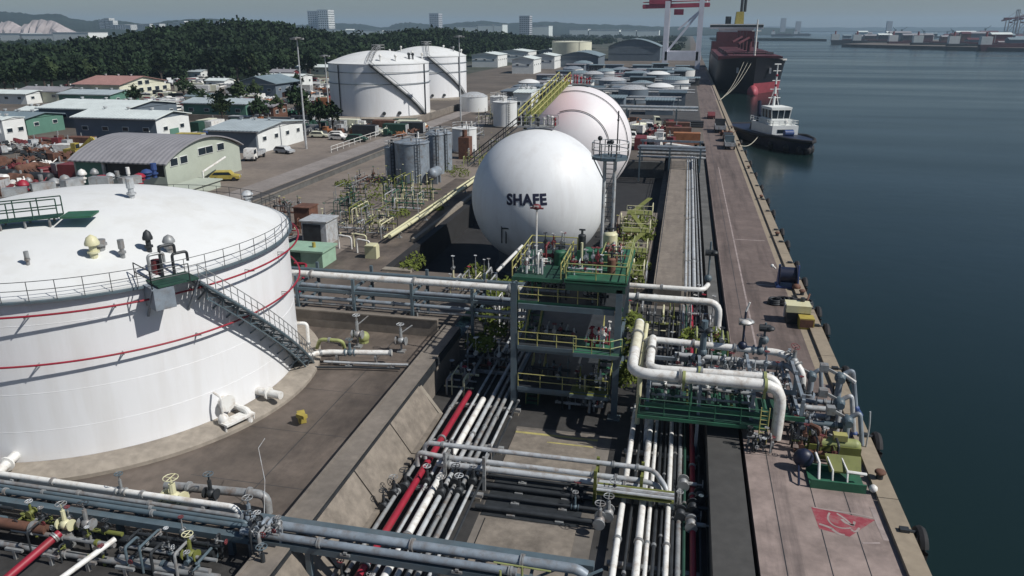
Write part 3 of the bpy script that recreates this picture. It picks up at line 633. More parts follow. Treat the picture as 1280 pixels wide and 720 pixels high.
# ================================================================ far white tanks
def far_tank(label, c, r, h, dome, sa0, sa1, twin):
    o = T('storage_tank', label, 'storage tank', (c[0],c[1],0))
    MB().lathe([(r+2.5,0),(r+2.5,.5),(r+.1,.8)], (c[0],c[1],0), 64).build('ring_foundation', 'ringwall', o)
    MB().lathe([(r,.6),(r,h)], (c[0],c[1],0), 96).build('shell', 'tankwhite', o)
    MB().lathe([(r+.15,h-.2),(r+.15,h)] + [(r*k/10, h+dome*(1-(k/10)**2)) for k in range(10,-1,-1)], (c[0],c[1],0), 64).build('roof', 'roofwhite', o)
    for z in (h-2.4, h-5.6): MB().ring((c[0],c[1],z), r+.3, .10, 96, 6).build('spray_ring', 'bluegrey', o)
    N = 50; pts = []
    for i in range(N+1):
        u = i/N; t = sa0+(sa1-sa0)*u; pts.append((c[0]+(r+.6)*math.cos(t), c[1]+(r+.6)*math.sin(t), h*(1-u)+.8*u))
    st = MB()
    for p in pts: st.cbox(p, (1.3,.7,.12), math.atan2(p[1]-c[1],p[0]-c[0]))
    so_ = st.build('stair', 'dark', o)
    MB().tubeloop([(p[0],p[1],p[2]+1.1) for p in pts], .07, 5, False).tubeloop([(p[0],p[1],p[2]-.3) for p in pts], .18, 5, False)._link('handrail', M['bluegrey'], so_, Vector(o.location), True)
    # roof rail up to the crown
    t = sa0; a = Vector((c[0]+r*math.cos(t), c[1]+r*math.sin(t), h+.1)); e = Vector((c[0],c[1],h+dome+.1))
    b = MB(); n = Vector((-math.sin(t),math.cos(t),0))*.6
    for i in range(8):
        u0,u1 = i/8,(i+1)/8
        f = lambda u: Vector((c[0]+r*(1-u)*math.cos(t), c[1]+r*(1-u)*math.sin(t), h+dome*(1-(1-u)**2)+.15))
        b.rail([f(u0)+n, f(u1)+n], 1.1, .07, 3).rail([f(u0)-n, f(u1)-n], 1.1, .07, 3)
    b.build('roof_stair', 'grey', o)
    MB().rail([e+Vector((2*math.cos(k*PI/4),2*math.sin(k*PI/4),-.1)) for k in range(9)], 1.5, .10, 2).tube([e, e+Vector((0,0,1.4))], .8, 10).build('crown_platform', 'grey', o)
    for k in range(9):
        t = rnd.uniform(0,2*PI); rr = r*rnd.uniform(.7,.97); p = Vector((c[0]+rr*math.cos(t), c[1]+rr*math.sin(t), h+dome*(1-(rr/r)**2)))
        MB().tube([p, p+Vector((0,0,1.3))], .22, 8).sphere(p+Vector((0,0,1.4)), .45, n=8, m=6).build('roof_vent', rnd.choice(['grey','white','dark']), o)
    for t in twin: MB().tube([(c[0]+(r+.25)*math.cos(t), c[1]+(r+.25)*math.sin(t), .8),(c[0]+(r+.25)*math.cos(t), c[1]+(r+.25)*math.sin(t), h-.3)], .16, 6).build('downpipe', 'dark', o)
    for t in (R(-65), R(-48)): MB().tube([(c[0]+(r-.1)*math.cos(t), c[1]+(r-.1)*math.sin(t), 1.8),(c[0]+(r+.6)*math.cos(t), c[1]+(r+.6)*math.sin(t), 1.8)], .5, 10).build('manway', 'dark', o)
    return o
far_tank('white domed tank beyond the yards with a stair across its front', (-91,225), 15, 15.5, 3.4, R(-78), R(-12), (R(-118), R(-8)))
far_tank('second white domed tank, standing behind and right of the stair-fronted one', (-97,288), 15, 15.5, 3.4, R(-70), R(-5), (R(-20),))
# bund around the far tanks
w3 = T('bund_wall', 'low brown bund wall round the two domed tanks', 'wall', (-95,200,0))
for a, b_ in (((-140,197),(-72,197)), ((-72,197),(-72,330)), ((-140,197),(-140,330))):
    MB().beam((*a,.9),(*b_,.9), .5, 1.8).build('panel', 'concrete', w3)
sheet('tank_yard', 'yard', [(-140,197.3,-72.3,330)], 0.01)
sheet('tank_access', 'bundfloor', [(-72,197,-57.6,420)], 0.018)
manifold_later = []
# ================================================================ pipe corridor: left bundle
rnd = random.Random(21)
ZP = -1.25
def run(label, x, y0, y1, r, m, z=ZP, group=None, **k): return pipe(label, [(x,y0,z),(x,y1,z)], r, m, group=group, **k)
GL = 'pipes of the left corridor bundle'; GR = 'pipes of the right corridor bundle'
run('slim grey pipe hugging the foot of the sloping bund panels', -15.15, 8, 72, .13, 'grey', group=GL, fl=(.45,.62))
run('thick red pipe in the left bundle of the corridor', -14.45, 8, 50.5, .21, 'red', group=GL, fl=(.40,.52,.83))
run('thin grey pipe between the red and the bright white pipes of the left bundle', -13.75, 8, 74, .10, 'lgrey', group=GL, fl=(.5,))
run('thick bright white pipe in the left bundle right of the red one', -13.15, 8, 49.5, .21, 'white', group=GL, fl=(.42,.6,.8))
for k, x in enumerate((-12.55,-12.05,-11.55,-11.0,-10.5)):
    run(f'{ORD[k]} grey pipe to the right of the bright white one in the left bundle', x, 8, 74, (.15,.12,.14,.10,.08)[k], ('lgrey','grey','grey','lgrey','dark')[k], z=ZP+(.0,-.08,0,-.1,.1)[k], group=GL, fl=(.35+.06*k,.55+.02*k))
for k, x in enumerate((-13.4,-12.8,-12.3,-11.3)):
    run(f'{ORD[k]} small conduit low under the left bundle', x, 8, 74, .07, 'dark' if k%2 else 'grey', z=-1.62, group='small conduits under the left bundle')
def sleeper(label, x0, x1, y, z=-1.52, group=None):
    o = T('pipe_sleeper', label, 'pipe support', ((x0+x1)/2, y, -2), group)
    MB().box((x0,y-.16,z-.2),(x1,y+.16,z)).build('crossbeam', 'grey', o)
    for x in (x0+.3, x1-.3): MB().box((x-.18,y-.2,-2),(x+.18,y+.2,z-.2)).build('post', 'beige', o)
for k, y in enumerate((27,32.5,38,43.5,49,55,61,67)): sleeper(f'{ORD[k]} steel sleeper from the near end under the left pipe bundle', -15.4, -10.2, y)
for k, y in enumerate((28,33.5,39.4,45,51,57,63,69)): sleeper(f'{ORD[k]} steel sleeper from the near end under the right pipe bundle', -2.3, 2.6, y)
# valves along the left bundle near the cross pipes (dark cluster)
for k, (x, y, r) in enumerate(((-15.3,36.6,.2),(-14.9,37.4,.24),(-13.75,38.2,.18),(-12.55,37.2,.22),(-12.05,38.6,.2),(-11.55,37.6,.2),(-11.0,38.8,.18),(-15.4,35.2,.17))):
    o = T('gate_valve', f'dark gate valve on the left bundle, {ORD[k]} from the slope in the dark valve cluster' if k<7 else 'lone dark gate valve at the foot of the sloping panels', 'valve', (x,y,ZP), 'valves on the left bundle')
    valve(o, (x,y,ZP+.1), r, 'dark', ('grey','dark','lgrey')[k%3], axis=(0,1,0), h=.8)
# right bundle
RB = [(-1.9,.18,'white'),(-1.35,.08,'dark'),(-.75,.20,'white'),(-.30,.11,'white'),(.05,.10,'dark'),(.38,.08,'dark'),(.72,.15,'white'),(1.0,.10,'dark'),(1.32,.14,'grey'),(1.62,.09,'darkgreen'),(2.1,.17,'red'),(2.5,.07,'dark')]
for k, (x, r, m) in enumerate(RB):
    y1 = 50.8 if m == 'white' else 73.5
    run(f'{ORD[k]} pipe from the left in the right bundle of the corridor, ' + {'white':'painted white','grey':'bare grey','lgrey':'light grey','dark':'dark and thin','darkgreen':'dark green','red':'red'}[m], x, 8, y1, r, m, z=ZP + (.10 if m=='white' else 0), group=GR, fl=(.36+.013*k,.5+.02*(k%4),.63), vl=((.43+.02*(k%3)),) if k in (3,6,8,11) else ())
for k, (x, y) in enumerate(((2.1,38.6),(2.0,37.0),(1.4,37.8),(1.55,41),(2.5,39.8),(-2.6,37),(-2.4,38.6),(-3.0,36.2))):
    o = T('gate_valve', f'grey side valve on the right bundle, {ORD[k]} counted from the red pipe cluster', 'valve', (x,y,ZP), 'valves on the right bundle')
    valve(o, (x,y,ZP+.25), .23, 'grey' if k%2 else 'dark', 'grey', up=(1,0,0) if k<5 else (0,0,1), axis=(0,1,0), h=.9)
# corridor floor slabs between the bundles
sheet('floor_slab', 'panel', [(-10.0,41.2,-4.2,46.9),(-9.6,24,-4.3,36.4)], -1.90)
sheet('slab_edge_paint', 'markyellow', [(-10.0,46.3,-4.2,46.55),(-7.6,45.4,-4.4,45.55),(-3.9,29,-2.9,29.5)], -1.893)
for k, y in enumerate((37.0,38.2,39.3,40.4)):
    pipe(f'{ORD[k]} dark pipe from the near side lying across the corridor floor', [(-10.4,y,-1.72),(-3.2,y,-1.72)], (.16,.12,.18,.1)[k], 'dark', group='dark pipes across the corridor floor', sup=(.3,.7), floor=-2, vl=((.8,) if k in (1,2) else ()))
sheet('floor_gutter', 'dark', [(-10.0,36.6,-4.2,40.9)], -1.96)
# ---- cross pipes bridging the corridor at mid distance
yc = 40.0
z1, z2, z3 = .15, -.45, -.72
pipe('upper pale pipe of the bridge crossing the corridor in front of the steel tower', [(-14.6,yc+.3,-1.0),(-14.6,yc+.3,z1),(-1.0,yc+.3,z1),(-.2,yc+.1,z1),(.6,yc-1.2,z1-.3),(.6,yc-1.2,-1.2)], .15, 'lgrey', fillet=.5, fl=(.13,.72,.8))
pipe('middle pale pipe of the bridge crossing the corridor in front of the steel tower', [(-14.9,yc-.3,-1.2),(-14.9,yc-.3,z1-.35),(-13.6,yc-.3,z2+.1),(-.8,yc-.3,z2+.1),(.3,yc-.6,z2),(.3,yc-1.4,-1.1)], .16, 'lgrey', fillet=.5, fl=(.18,.7,.78))
pipe('lower thick pale pipe of the bridge crossing the corridor in front of the steel tower', [(-13.5,yc-.6,z3+.05),(-3.6,yc-.6,z3+.05),(-.6,yc-.6,z3+.1)], .2, 'lgrey', fl=(.06,.78,.9))
for k, x in enumerate((-12.9,-10.4,-3.6,-.9)):
    o = T('pipe_trestle', ['trestle under the bridge pipes beside the red pipe','slim trestle under the bridge pipes right of the left bundle','rusty yellow trestle under the bridge pipes at the slab edge','olive trestle under the bridge pipes over the white right bundle'][k], 'pipe support', (x,yc,-2))
    m = ('grey','grey','olive','olive')[k]
    for y_ in (yc-.9, yc+.6): MB().beam((x,y_,-2),(x,y_,.35), .18).build('post', m, o)
    MB().beam((x,yc-1.0,z3-.25),(x,yc+.8,z3-.25), .16).beam((x,yc-1.0,z1-.25),(x,yc+.8,z1-.25), .14).build('crossbeam', m, o)
o = T('pipe_trestle', 'olive walkway trestle carrying small pipes across the right bundle', 'pipe support', (-1.2,38.6,-2))
MB().box((-3.4,38.1,-.62),(1.0,38.9,-.5)).build('deck', 'olive', o)
for x in (-3.3,.9): MB().beam((x,38.5,-2),(x,38.5,-.62), .2).build('post', 'bluegrey', o)
for k in range(4): MB().tube([(-3.4,38.15+.2*k,-.3),(1.0,38.15+.2*k,-.3)], .09, 8).build('small_pipe', ('lgrey','grey','lgrey','olive')[k], o)
# ---- near rack across the foot of the picture
yr = 29.0
rack = T('pipe_rack', 'near blue-grey steel pipe rack running across the corridor at the bottom edge', 'pipe rack', (-20,yr,0))
for y_, z in ((yr-.9,1.05),(yr+.5,1.25)): MB().beam((-40,y_,z),(-2.6,y_,z), .42,.34).build('beam', 'bluegrey', rack)
b = MB()
x = -39
while x < -3: b.beam((x,yr-.8,1.05),(x,yr+.45,1.25), .14); b.beam((x,yr-.8,1.05),(x+1.6,yr+.45,1.2), .09); x += 1.6
b.build('lattice', 'bluegrey', rack)
for x in (-38,-32.5,-27,-20.6): 
    for y_ in (yr-.9,yr+.5): MB().beam((x,y_,0),(x,y_,1.0), .28).build('post', 'bluegrey', rack)
for x in (-16.4,-9.9,-3.4): MB().beam((x,yr-.9,-2),(x,yr-.9,1.0), .28).build('post', 'bluegrey', rack)
pipe('long creamy white pipe on top of the near rack, ending in a down elbow', [(-41,yr+.45,1.75),(-20.9,yr+.45,1.75),(-20.9,yr+.45,.5)], .15, 'white', fillet=.5, fl=(.42,.68), vl=(.62,), sup=(.3,.85), floor=1.3)
pipe('thick grey pipe behind the near rack, ending in a down elbow', [(-26.5,yr+2.2,1.15),(-20.6,yr+2.6,1.15),(-20.6,yr+2.6,.0)], .24, 'grey', fillet=.6, fl=(.2,.7))
for k,(y_,z,r,m) in enumerate(((yr-.5,1.42,.14,'bluegrey'),(yr-.15,1.42,.11,'bluegrey'),(yr+.15,1.46,.12,'grey'))):
    pipe(['slate pipe','second slate pipe','thin grey pipe'][k]+' lying on the near rack beside the creamy pipe', [(-41,y_,z),(-19.6-.5*k,y_,z),(-19.6-.5*k,y_,.3)], r, m, fillet=.3, fl=(.3+.1*k,.7))
pipe('large grey pipe on the near rack with a capped rounded end', [(-19.6,yr-.35,1.66),(-3.3,yr-.35,1.66),(-2.9,yr-.35,1.4)], .24, 'steelblue', fillet=.25, fl=(.5,.82), sup=(.3,.7), floor=1.2)
pipe('second grey pipe on the near rack in front of the capped one', [(-19.9,yr-.95,1.5),(-6.0,yr-.95,1.5)], .19, 'steelblue', fl=(.3,.98), sup=(.4,.8), floor=1.1)
pipe('stub of grey pipe with a yellow grip frame at the bottom edge', [(-6.9,yr-2.6,1.3),(-3.2,yr-2.6,1.3)], .2, 'steelblue', fl=(.6,))
o = MB().tube([(-5.6,yr-1.6,1.2),(-5.6,yr-1.6,2.4)], .06, 6).tube([(-6.9,yr-1.6,2.4),(-4.3,yr-1.6,2.35)], .04, 6).tube([(-6.6,yr-1.6,1.1),(-6.6,yr-1.6,2.0)], .06, 6).solo('hand_barrier', 'ygreen', 'small yellow-green tee barrier above the capped grey pipe', 'barrier')
pipe('rusty red pipe lying left of the near rack at the bottom corner', [(-41,yr-2.4,1.0),(-30.0,yr-2.4,1.0)], .26, 'rust', fl=(.93,))
pipe('red slanting pipe dropping toward the bottom left corner', [(-28.8,yr-2.8,1.3),(-29.6,yr-5.5,.5)], .2, 'red', fl=(.1,))
pipe('bright white slanting pipe end at the bottom left', [(-26.0,yr-2.4,1.1),(-27.2,yr-5.5,.5)], .14, 'white')
pipe('dark pipe running under the near rack on its left', [(-41,yr-1.7,.55),(-21,yr-1.7,.55)], .22, 'dark', fl=(.5,))
pipe('second dark pipe under the near rack, closer to the paving', [(-41,yr-3.2,.35),(-20,yr-3.0,.35)], .17, 'grey', fl=(.6,))
for k, (x, y_, m) in enumerate(((-29.0,yr-2.2,'cream'),(-28.0,yr-1.9,'grey'),(-25.0,yr+.9,'cream'),(-23.4,yr+1.8,'dark'),(-20.2,yr+.3,'steelblue'),(-19.4,yr-.8,'grey'),(-22.0,yr-2.2,'olive'),(-18.0,yr-2.3,'dark'))):
    o = T('gate_valve', ['cream gate valve at the end of the rusty pipe','grey gate valve beside the cream one by the rusty pipe','round cream valve standing behind the creamy rack pipe','dark lever valve behind the near rack','pale blue valve at the down elbow of the creamy pipe','grey valve where the capped pipe begins','olive valve below the near rack at the bottom','dark valve over the bund coping at the bottom'][k], 'valve', (x,y_,.4))
    valve(o, (x,y_,1.35 if k<6 else .7), .2 if k!=2 else .32, m, ('grey','dark','cream','bluegrey')[k%4], axis=(1,0,0), h=1.0)
    MB().box((x-.2,y_-.2,.0),(x+.2,y_+.2,1.0 if k<6 else .4)).build('pedestal', 'grey', o)
for k in range(7):
    x = -33+k*2.1; o = MB().beam((x,yr-3.6,.0),(x,yr-3.6,.55), .16).beam((x-.5,yr-3.6,.55),(x+.5,yr-3.6,.55), .14).solo('pipe_stand', 'grey', f'{ORD[k]} low pipe stand from the left below the near rack', 'pipe support', 'low stands below the near rack')

NG = 'dark gear around the near rack'
for k,(x0,y0,z,w,d,n,hh,ms,lab) in enumerate((
   (-40,26.3,.03,7,1.6,7,1.0,['dark','grey','bluegrey'],'dark pipe gear below the rusty pipe at the bottom left corner'),
   (-32,25.6,.03,6,1.8,7,1.0,['dark','grey','olive'],'dark pipe gear between the red and white slanting pipes'),
   (-25.5,25.8,.03,5,1.8,7,1.2,['bluegrey','grey','dark'],'slate pipe gear right of the white slanting pipe'),
   (-19.0,27.0,1.06,1.4,1.2,5,1.0,['steelblue','grey','dark'],'grey valve gear standing on the bund coping under the near rack'),
   (-16.0,26.6,-1.9,3.2,1.6,7,1.4,['dark','olive','lgrey','grey'],'tangled dark gear under the near rack over the left bundle'),
   (-11.0,26.2,-1.9,3.0,1.4,6,1.2,['grey','dark','lgrey'],'grey gear under the near rack right of the left bundle'))):
    manifold_later.append((lab, x0, y0, z, w, d, n, 200+k, ms, hh, NG))
# ================================================================ white tank pipes on the rack behind the bund wall
yk = 60.0
pipe('long white pipe running from the big tank to the green steel tower', [(-41,yk,4.0),(-10.4,yk,4.0)], .29, 'white', fl=(.30,.62,.9))
PK = [(yk+.9,3.6,.18,'lgrey'),(yk-.7,3.2,.20,'steelblue'),(yk-.6,2.7,.15,'bluegrey'),(yk+.3,2.6,.22,'grey'),(yk-1.1,2.2,.17,'steelblue'),(yk-1.3,1.75,.13,'grey'),(yk+1.7,3.6,.15,'grey'),(yk+2.4,3.6,.2,'bluegrey')]
for k, (y_, z, r, m) in enumerate(PK):
    pipe(f'{ORD[k]} grey rack pipe below and beside the long white tank pipe', [(-41,y_,z),(-9.5+.3*k,y_,z)], r, m, group='grey pipes on the tank pipe rack', fl=(.25+.07*k,.85))
kr = T('pipe_rack', 'steel rack carrying the long white tank pipe behind the brown paving', 'pipe rack', (-25,yk,0))
for x in (-38,-32.6,-27.2,-21.8,-16.4,-11.6):
    z0 = 0 if x < -18.7 else -2
    for y_ in (yk-1.5, yk+2.7): MB().beam((x,y_,z0),(x,y_,4.3), .24).build('post', 'bluegrey', kr)
    MB().beam((x,yk-1.6,1.5),(x,yk+2.8,1.5), .18).beam((x,yk-1.6,2.4),(x,yk+2.8,2.4), .18).beam((x,yk-1.6,3.38),(x,yk+2.8,3.38), .2).build('crossbeam', 'bluegrey', kr)
for y_ in (yk-1.5,yk+2.7): MB().beam((-41,y_,3.1),(-11.5,y_,3.1), .16,.26).build('girder', 'bluegrey', kr)
# continuation to the right of the tower with its down elbow
pipe('white pipe running right from the tower and turning down by the quay', [(-4,yk,4.05),(3.9,yk,4.05),(3.9,yk,.4)], .30, 'white', fillet=1.0, fl=(.12,.9))
pipe('slimmer white pipe just above the one turning down by the quay', [(-4,yk+1.0,4.7),(2.6,yk+1.0,4.7),(3.0,yk+2.5,4.7)], .2, 'white', fl=(.4,))
# ================================================================ green steel tower
XA, XB, YF, YB = -10.9, -3.45, 50.0, 57.5
tw = T('steel_tower', 'green-decked steel pipe tower with blue-grey columns and yellow railings', 'pipe tower', ((XA+XB)/2, YF, -2))
for x in (XA, XB):
    for y_ in (YF, YB):
        b = MB(); top = 8.0
        b.box((x-.22,y_-.24,-2),(x+.22,y_-.17,top)).box((x-.22,y_+.17,-2),(x+.22,y_+.24,top)).box((x-.05,y_-.17,-2),(x+.05,y_+.17,top)).box((x-.45,y_-.45,-2),(x+.45,y_+.45,-1.9))
        b.build('column', 'bluegrey', tw)
def deck(z, x0, x1, y0, y1, m='green', t=.12, fascia=.2, name='deck'):
    d = MB().box((x0,y0,z-t),(x1,y1,z)).build(name, m, tw)
    MB().box((x0,y0-.06,z-fascia),(x1,y0-.005,z+.08))._link('fascia', M['green' if z>5 else 'bluegrey'], d, Vector(tw.location), True)
    return d
lv = [-.05, 3.25, 6.55, 8.15]
for z in lv[:3]:
    for y_ in (YF, YB): MB().beam((XA+.3,y_,z-.3),(XB-.3,y_,z-.3), .22,.4).build('beam', 'bluegrey', tw)
    for x in (XA, XB): MB().beam((x,YF+.3,z-.3),(x,YB-.3,z-.3), .22,.4).build('beam', 'bluegrey', tw)
deck(lv[0], XA+.3, XB-.3, YF-.3, YB-.2, 'dark'); deck(lv[1], XA+.3, XB-.3, YF-.3, YB-.2, 'dark')
deck(lv[1]+.03, XB-3.0, XB+.4, YF-.9, YF+2.4, 'green'); deck(lv[0]+.03, XB-3.2, XB-.4, YF-.8, YF+1.0, 'olive')
deck(lv[2], XA+.2, XB+.3, YF+.1, YB, 'dark'); deck(lv[3], XA-.3, XA+3.4, YF+.6, YB+.6, 'darkgreen'); deck(lv[3]+.35, XA+3.6, XB+.5, YF-.2, YB+1.0, 'green')
for z, y_, x0, x1, m in ((lv[0],YF-.25,XA+.35,XB-.5,'yellow'),(lv[1],YF-.25,XA+.35,XB-2.9,'yellow'),(lv[2],YF+.15,XA+.3,XB-1.5,'yellow')):
    MB().rail([(x0,y_,z),(x1,y_,z)], 1.1, .035, 1.5).build('railing', m, tw)
MB().rail([(XB-3.0,YF-.85,lv[1]+.05),(XB-.4,YF-.85,lv[1]+.05),(XB+.35,YF-.2,lv[1]+.05)], 1.1, .035, 1.2).build('railing', 'ygreen', tw)
z = lv[3]
MB().rail([(XA-.3,YF+.7,z),(XA-.3,YB+.6,z),(XA+3.4,YB+.6,z)], 1.15, .05, 1.6).build('railing', 'yellow', tw)
MB().rail([(XA+3.2,YF+.8,z),(XA+3.2,YB-.4,z)], 1.15, .045, 1.6).build('railing', 'yellow', tw)
z += .35
MB().rail([(XA+3.7,YF-.1,z),(XB+.4,YF-.1,z),(XB+.4,YB+.9,z)], 1.15, .045, 1.8).rail([(XB-1.6,YB+.4,z),(XB-1.6,YF+2.6,z),(XB+.4,YF+2.6,z)], 1.15, .04, 1.6).build('railing', 'ygreen', tw)
MB().box((XA+3.7,YF-.24,z-.75),(XB+.4,YF-.18,z-.1)).box((XA+3.7,YF-.26,z-.1),(XB+.4,YF-.16,z-.02)).build('edge_panel', 'darkgreen', tw)
MB().box((XA+4.0,YF+3.2,z+.02),(XA+6.2,YF+3.3,z+1.15)).build('edge_panel', 'green', tw)
# stairs and braces
for (za, zb, ya, yb, x) in ((-2,lv[0],YF+.8,YF+4.2,XA+1.2),(lv[0],lv[1],YF+.5,YF+4.6,XB-.9),(lv[1],lv[2],YF+.5,YF+4.6,XA+1.2)):
    b = MB()
    for k in range(10):
        u = (k+.5)/10; b.cbox((x,ya+(yb-ya)*u,za+(zb-za)*u), (.9,.32,.05))
    for sx in (-.47,.47): b.beam((x+sx,ya,za),(x+sx,yb,zb), .06,.22)
    s = b.build('stair', 'green', tw)
    MB().rail([(x+.47,ya,za),(x+.47,yb,zb)],1.0,.035,1.2).rail([(x-.47,ya,za),(x-.47,yb,zb)],1.0,.035,1.2)._link('handrail', M['yellow'], s, Vector(tw.location), True)
for za, zb in ((lv[0],lv[1]),(lv[1],lv[2])): MB().beam((XA,YB,za),(XB,YB,zb-.5), .14).build('brace', 'bluegrey', tw)
# pipework and machines inside and on top of the tower (each a thing that stands on it)
def manifold(label, x0, y0, z, w, d, n, seed, mats, cat='valve manifold', hh=1.2, wheel=('grey','darkred','lgrey','dark'), headers=2, group=None, base=None, hy=None):
    rr = random.Random(seed); o = T('valve_manifold', label, cat, (x0+w/2, y0+d/2, z), group)
    if base: MB().box((x0-.1,y0-.1,z),(x0+w+.1,y0+d+.1,z+.14)).build('base_frame', base, o)
    hz = []
    for k in range(headers):
        y_ = y0 + d*(k+.5)/headers; r = rr.uniform(.06,.15); zz = z+.35+rr.uniform(0,.25)+.3*k; hz.append((y_,zz,r))
        MB().tube([(x0,y_,zz),(x0+w,y_,zz)], r, 10).build('header_pipe', rr.choice(mats), o)
        for q in range(max(1,int(w/1.6))):
            xx = x0 + w*(q+.5)/max(1,int(w/1.6)); flange(o, (xx,y_,zz), (1,0,0), r, rr.choice(mats))
    n = int(n*1.6)
    for k in range(n):
        x = x0 + w*(k+.5)/n + rr.uniform(-.1,.1); y_, zz, r0 = rr.choice(hz); r = rr.uniform(.045,.10); h = hh*rr.uniform(.6,1.25)
        kind = rr.random()
        if kind < .5:
            y2 = y0 if rr.random()<.5 else y0+d
            MB().tube([(x,y_,zz),(x,y_,zz+h*.5),(x,y2,zz+h*.5),(x,y2,z+.05)], r, 8, r*2.5).build('branch_pipe', rr.choice(mats), o)
            valve(o, (x,y_,zz+h*.3), r*1.1, rr.choice(mats), rr.choice(wheel), up=(1,0,0) if rr.random()<.4 else (0,-1,0), axis=(0,0,1), h=.45)
        else:
            MB().tube([(x,y_,z),(x,y_,zz+h*.4)], r, 8).build('riser_pipe', rr.choice(mats), o)
            valve(o, (x,y_,zz+h*.45), r*1.25, rr.choice(mats), rr.choice(wheel), axis=(0,1,0), h=h*.5)
    return o
for (lab,x0,y0,z,w,d,n,sd,ms,hh,g_) in manifold_later: manifold(lab,x0,y0,z,w,d,n,sd,ms,hh=hh,group=g_,headers=3)
TG = 'valve gear on the tower decks'
manifold('silver grey valve gear at the left end of the tower top deck', XA+.1, YF+1.6, lv[3], 1.8, 1.6, 5, 1, ['lgrey','white','grey'], group=TG)
manifold('dark red valve gear near the rear of the tower top deck', XA+1.0, YF+4.2, lv[3], 1.9, 1.8, 4, 2, ['darkred','dark','grey'], group=TG)
manifold('grey pump manifold in the middle of the tower top deck', XA+3.7, YF+.7, lv[3]+.35, 2.4, 1.2, 5, 3, ['grey','lgrey','darkred'], group=TG, hh=.9)
manifold('white valve gear with red wheels on the right rear of the top deck', XB-1.6, YF+3.6, lv[3]+.35, 1.4, 2.4, 5, 4, ['white','grey','rust'], group=TG, wheel=('red',))
manifold('dark valve cluster right of centre on the upper middle deck', XB-2.6, YF+.6, lv[2], 1.8, 1.2, 4, 5, ['grey','darkgreen','dark'], group=TG)
manifold('pipes on the left of the upper middle deck behind its yellow railing', XA+.6, YF+.9, lv[2], 3.2, 1.4, 5, 6, ['green','grey','dark'], group=TG, hh=.8)
manifold('crimson pump gear on the lower middle deck', XB-2.2, YF+.2, lv[1]+.03, 1.5, 1.3, 6, 7, ['red','white','darkred'], group=TG, wheel=('red','white'))
manifold('dark gear on the left of the lower middle deck', XA+.8, YF+.6, lv[1], 3.6, 1.2, 5, 8, ['dark','grey'], group=TG)
manifold('white gear hanging over the olive grating of the lowest deck', XB-2.9, YF+.2, lv[0]+.03, 2.2, .9, 6, 9, ['white','dark','grey','olive'], group=TG)
manifold('dark gear on the left of the lowest deck', XA+.8, YF+.6, lv[0], 3.2, 1.2, 4, 10, ['dark','bluegrey'], group=TG)
manifold('grey valve row on the ground below the tower', XA+3.0, YF+.4, -2, 3.6, 1.4, 6, 11, ['grey','lgrey','dark'], group=TG)
for k,(px,py,pz,rr_,hh,m,lab) in enumerate(((762,318,8.6,.55,1.7,'cream','cream motor housing on the tower top deck beside the lattice mast'),(727,318,8.6,.3,1.6,'dark','dark upright vessel on the tower top deck'),(700,325,8.5,.45,1.0,'green','green drum on the tower top deck'),(764,341,8.5,.3,1.0,'rust','rust red canister on the right of the tower top deck'))):
    g = G(px,py,pz); zt = lv[3] + (.35 if g.x > XA+3.5 else 0)
    o = T('vessel', lab, 'vessel', (g.x,g.y,zt))
    MB().tube([(g.x,g.y,zt),(g.x,g.y,zt+hh)], rr_, 14).sphere((g.x,g.y,zt+hh), rr_, rr_, rr_*.4, 14, 8).build('body', m, o)
    MB().tube([(g.x,g.y,zt+hh),(g.x,g.y,zt+hh+.5)], rr_*.3, 8).tube([(g.x-rr_*.8,g.y,zt+hh+.45),(g.x+rr_*.8,g.y,zt+hh+.45)], .07, 6).build('head', 'dark', o)
# slim white mast with a red lamp head
g = Vector((XA+.9, YF+3.6, lv[3])); o = T('lamp_mast', 'slim white mast with a red and white lamp head in front of the lettered sphere', 'mast', g)
hd = D(659,258,g.y); MB().tube([g, Vector((g.x,g.y,hd.z))], .07, 8).build('pole', 'white', o)
q = Vector((g.x,g.y,hd.z))
MB().sphere(q, .34,.34,.22,10,8).tube([q-Vector((.5,0,.1)),q+Vector((.5,0,-.1))], .07, 6).build('lamp_head', 'darkred', o)
MB().cbox(q+Vector((0,-.15,.05)), (.32,.3,.16)).build('lamp', 'white', o)
g = Vector((XA+4.4, YF+2.8, lv[3]+.35)); MB().tube([g, g+Vector((0,0,1.9))], .09, 8).solo('post', 'cream', 'cream post standing in the middle of the tower top deck', 'post')
# lattice monitor mast behind the tower with an octagonal platform
mp_ = Vector((-5.6, 62.5, 0)); zt = D(756,195,62.5).z
o = T('monitor_mast', 'tall grey mast with an octagonal railed platform beside the sphere', 'mast', mp_)
for dx in (-.42,.42): MB().tube([(mp_.x+dx,mp_.y,0),(mp_.x+dx,mp_.y,zt)], .15, 10).build('pole', 'lgrey', o)
b = MB(); zz = .5
while zz < zt-.5: b.tube([(mp_.x-.42,mp_.y,zz),(mp_.x+.42,mp_.y,zz)], .035, 5); zz += .4
b.build('ladder', 'grey', o)
b = MB()
for zz in np.arange(2, zt-2, 2.4): b.tube([(mp_.x-.42,mp_.y+.05,zz),(mp_.x+.42,mp_.y+.05,zz+2.4)], .04, 5)
b.build('brace', 'grey', o)
oct_ = [(mp_.x+1.55*math.cos(PI/8+k*PI/4), mp_.y+1.55*math.sin(PI/8+k*PI/4)) for k in range(8)]
MB().prism(oct_, zt-.22, zt).build('platform', 'bluegrey', o)
MB().rail([(*p_,zt) for p_ in oct_+oct_[:1]], 1.15, .04, 1.2).build('railing', 'lgrey', o)
for sx in (-1,1): MB().beam((mp_.x+sx*.45,mp_.y,zt-2.0),(mp_.x+sx*1.4,mp_.y,zt-.2), .09).build('brace', 'grey', o)
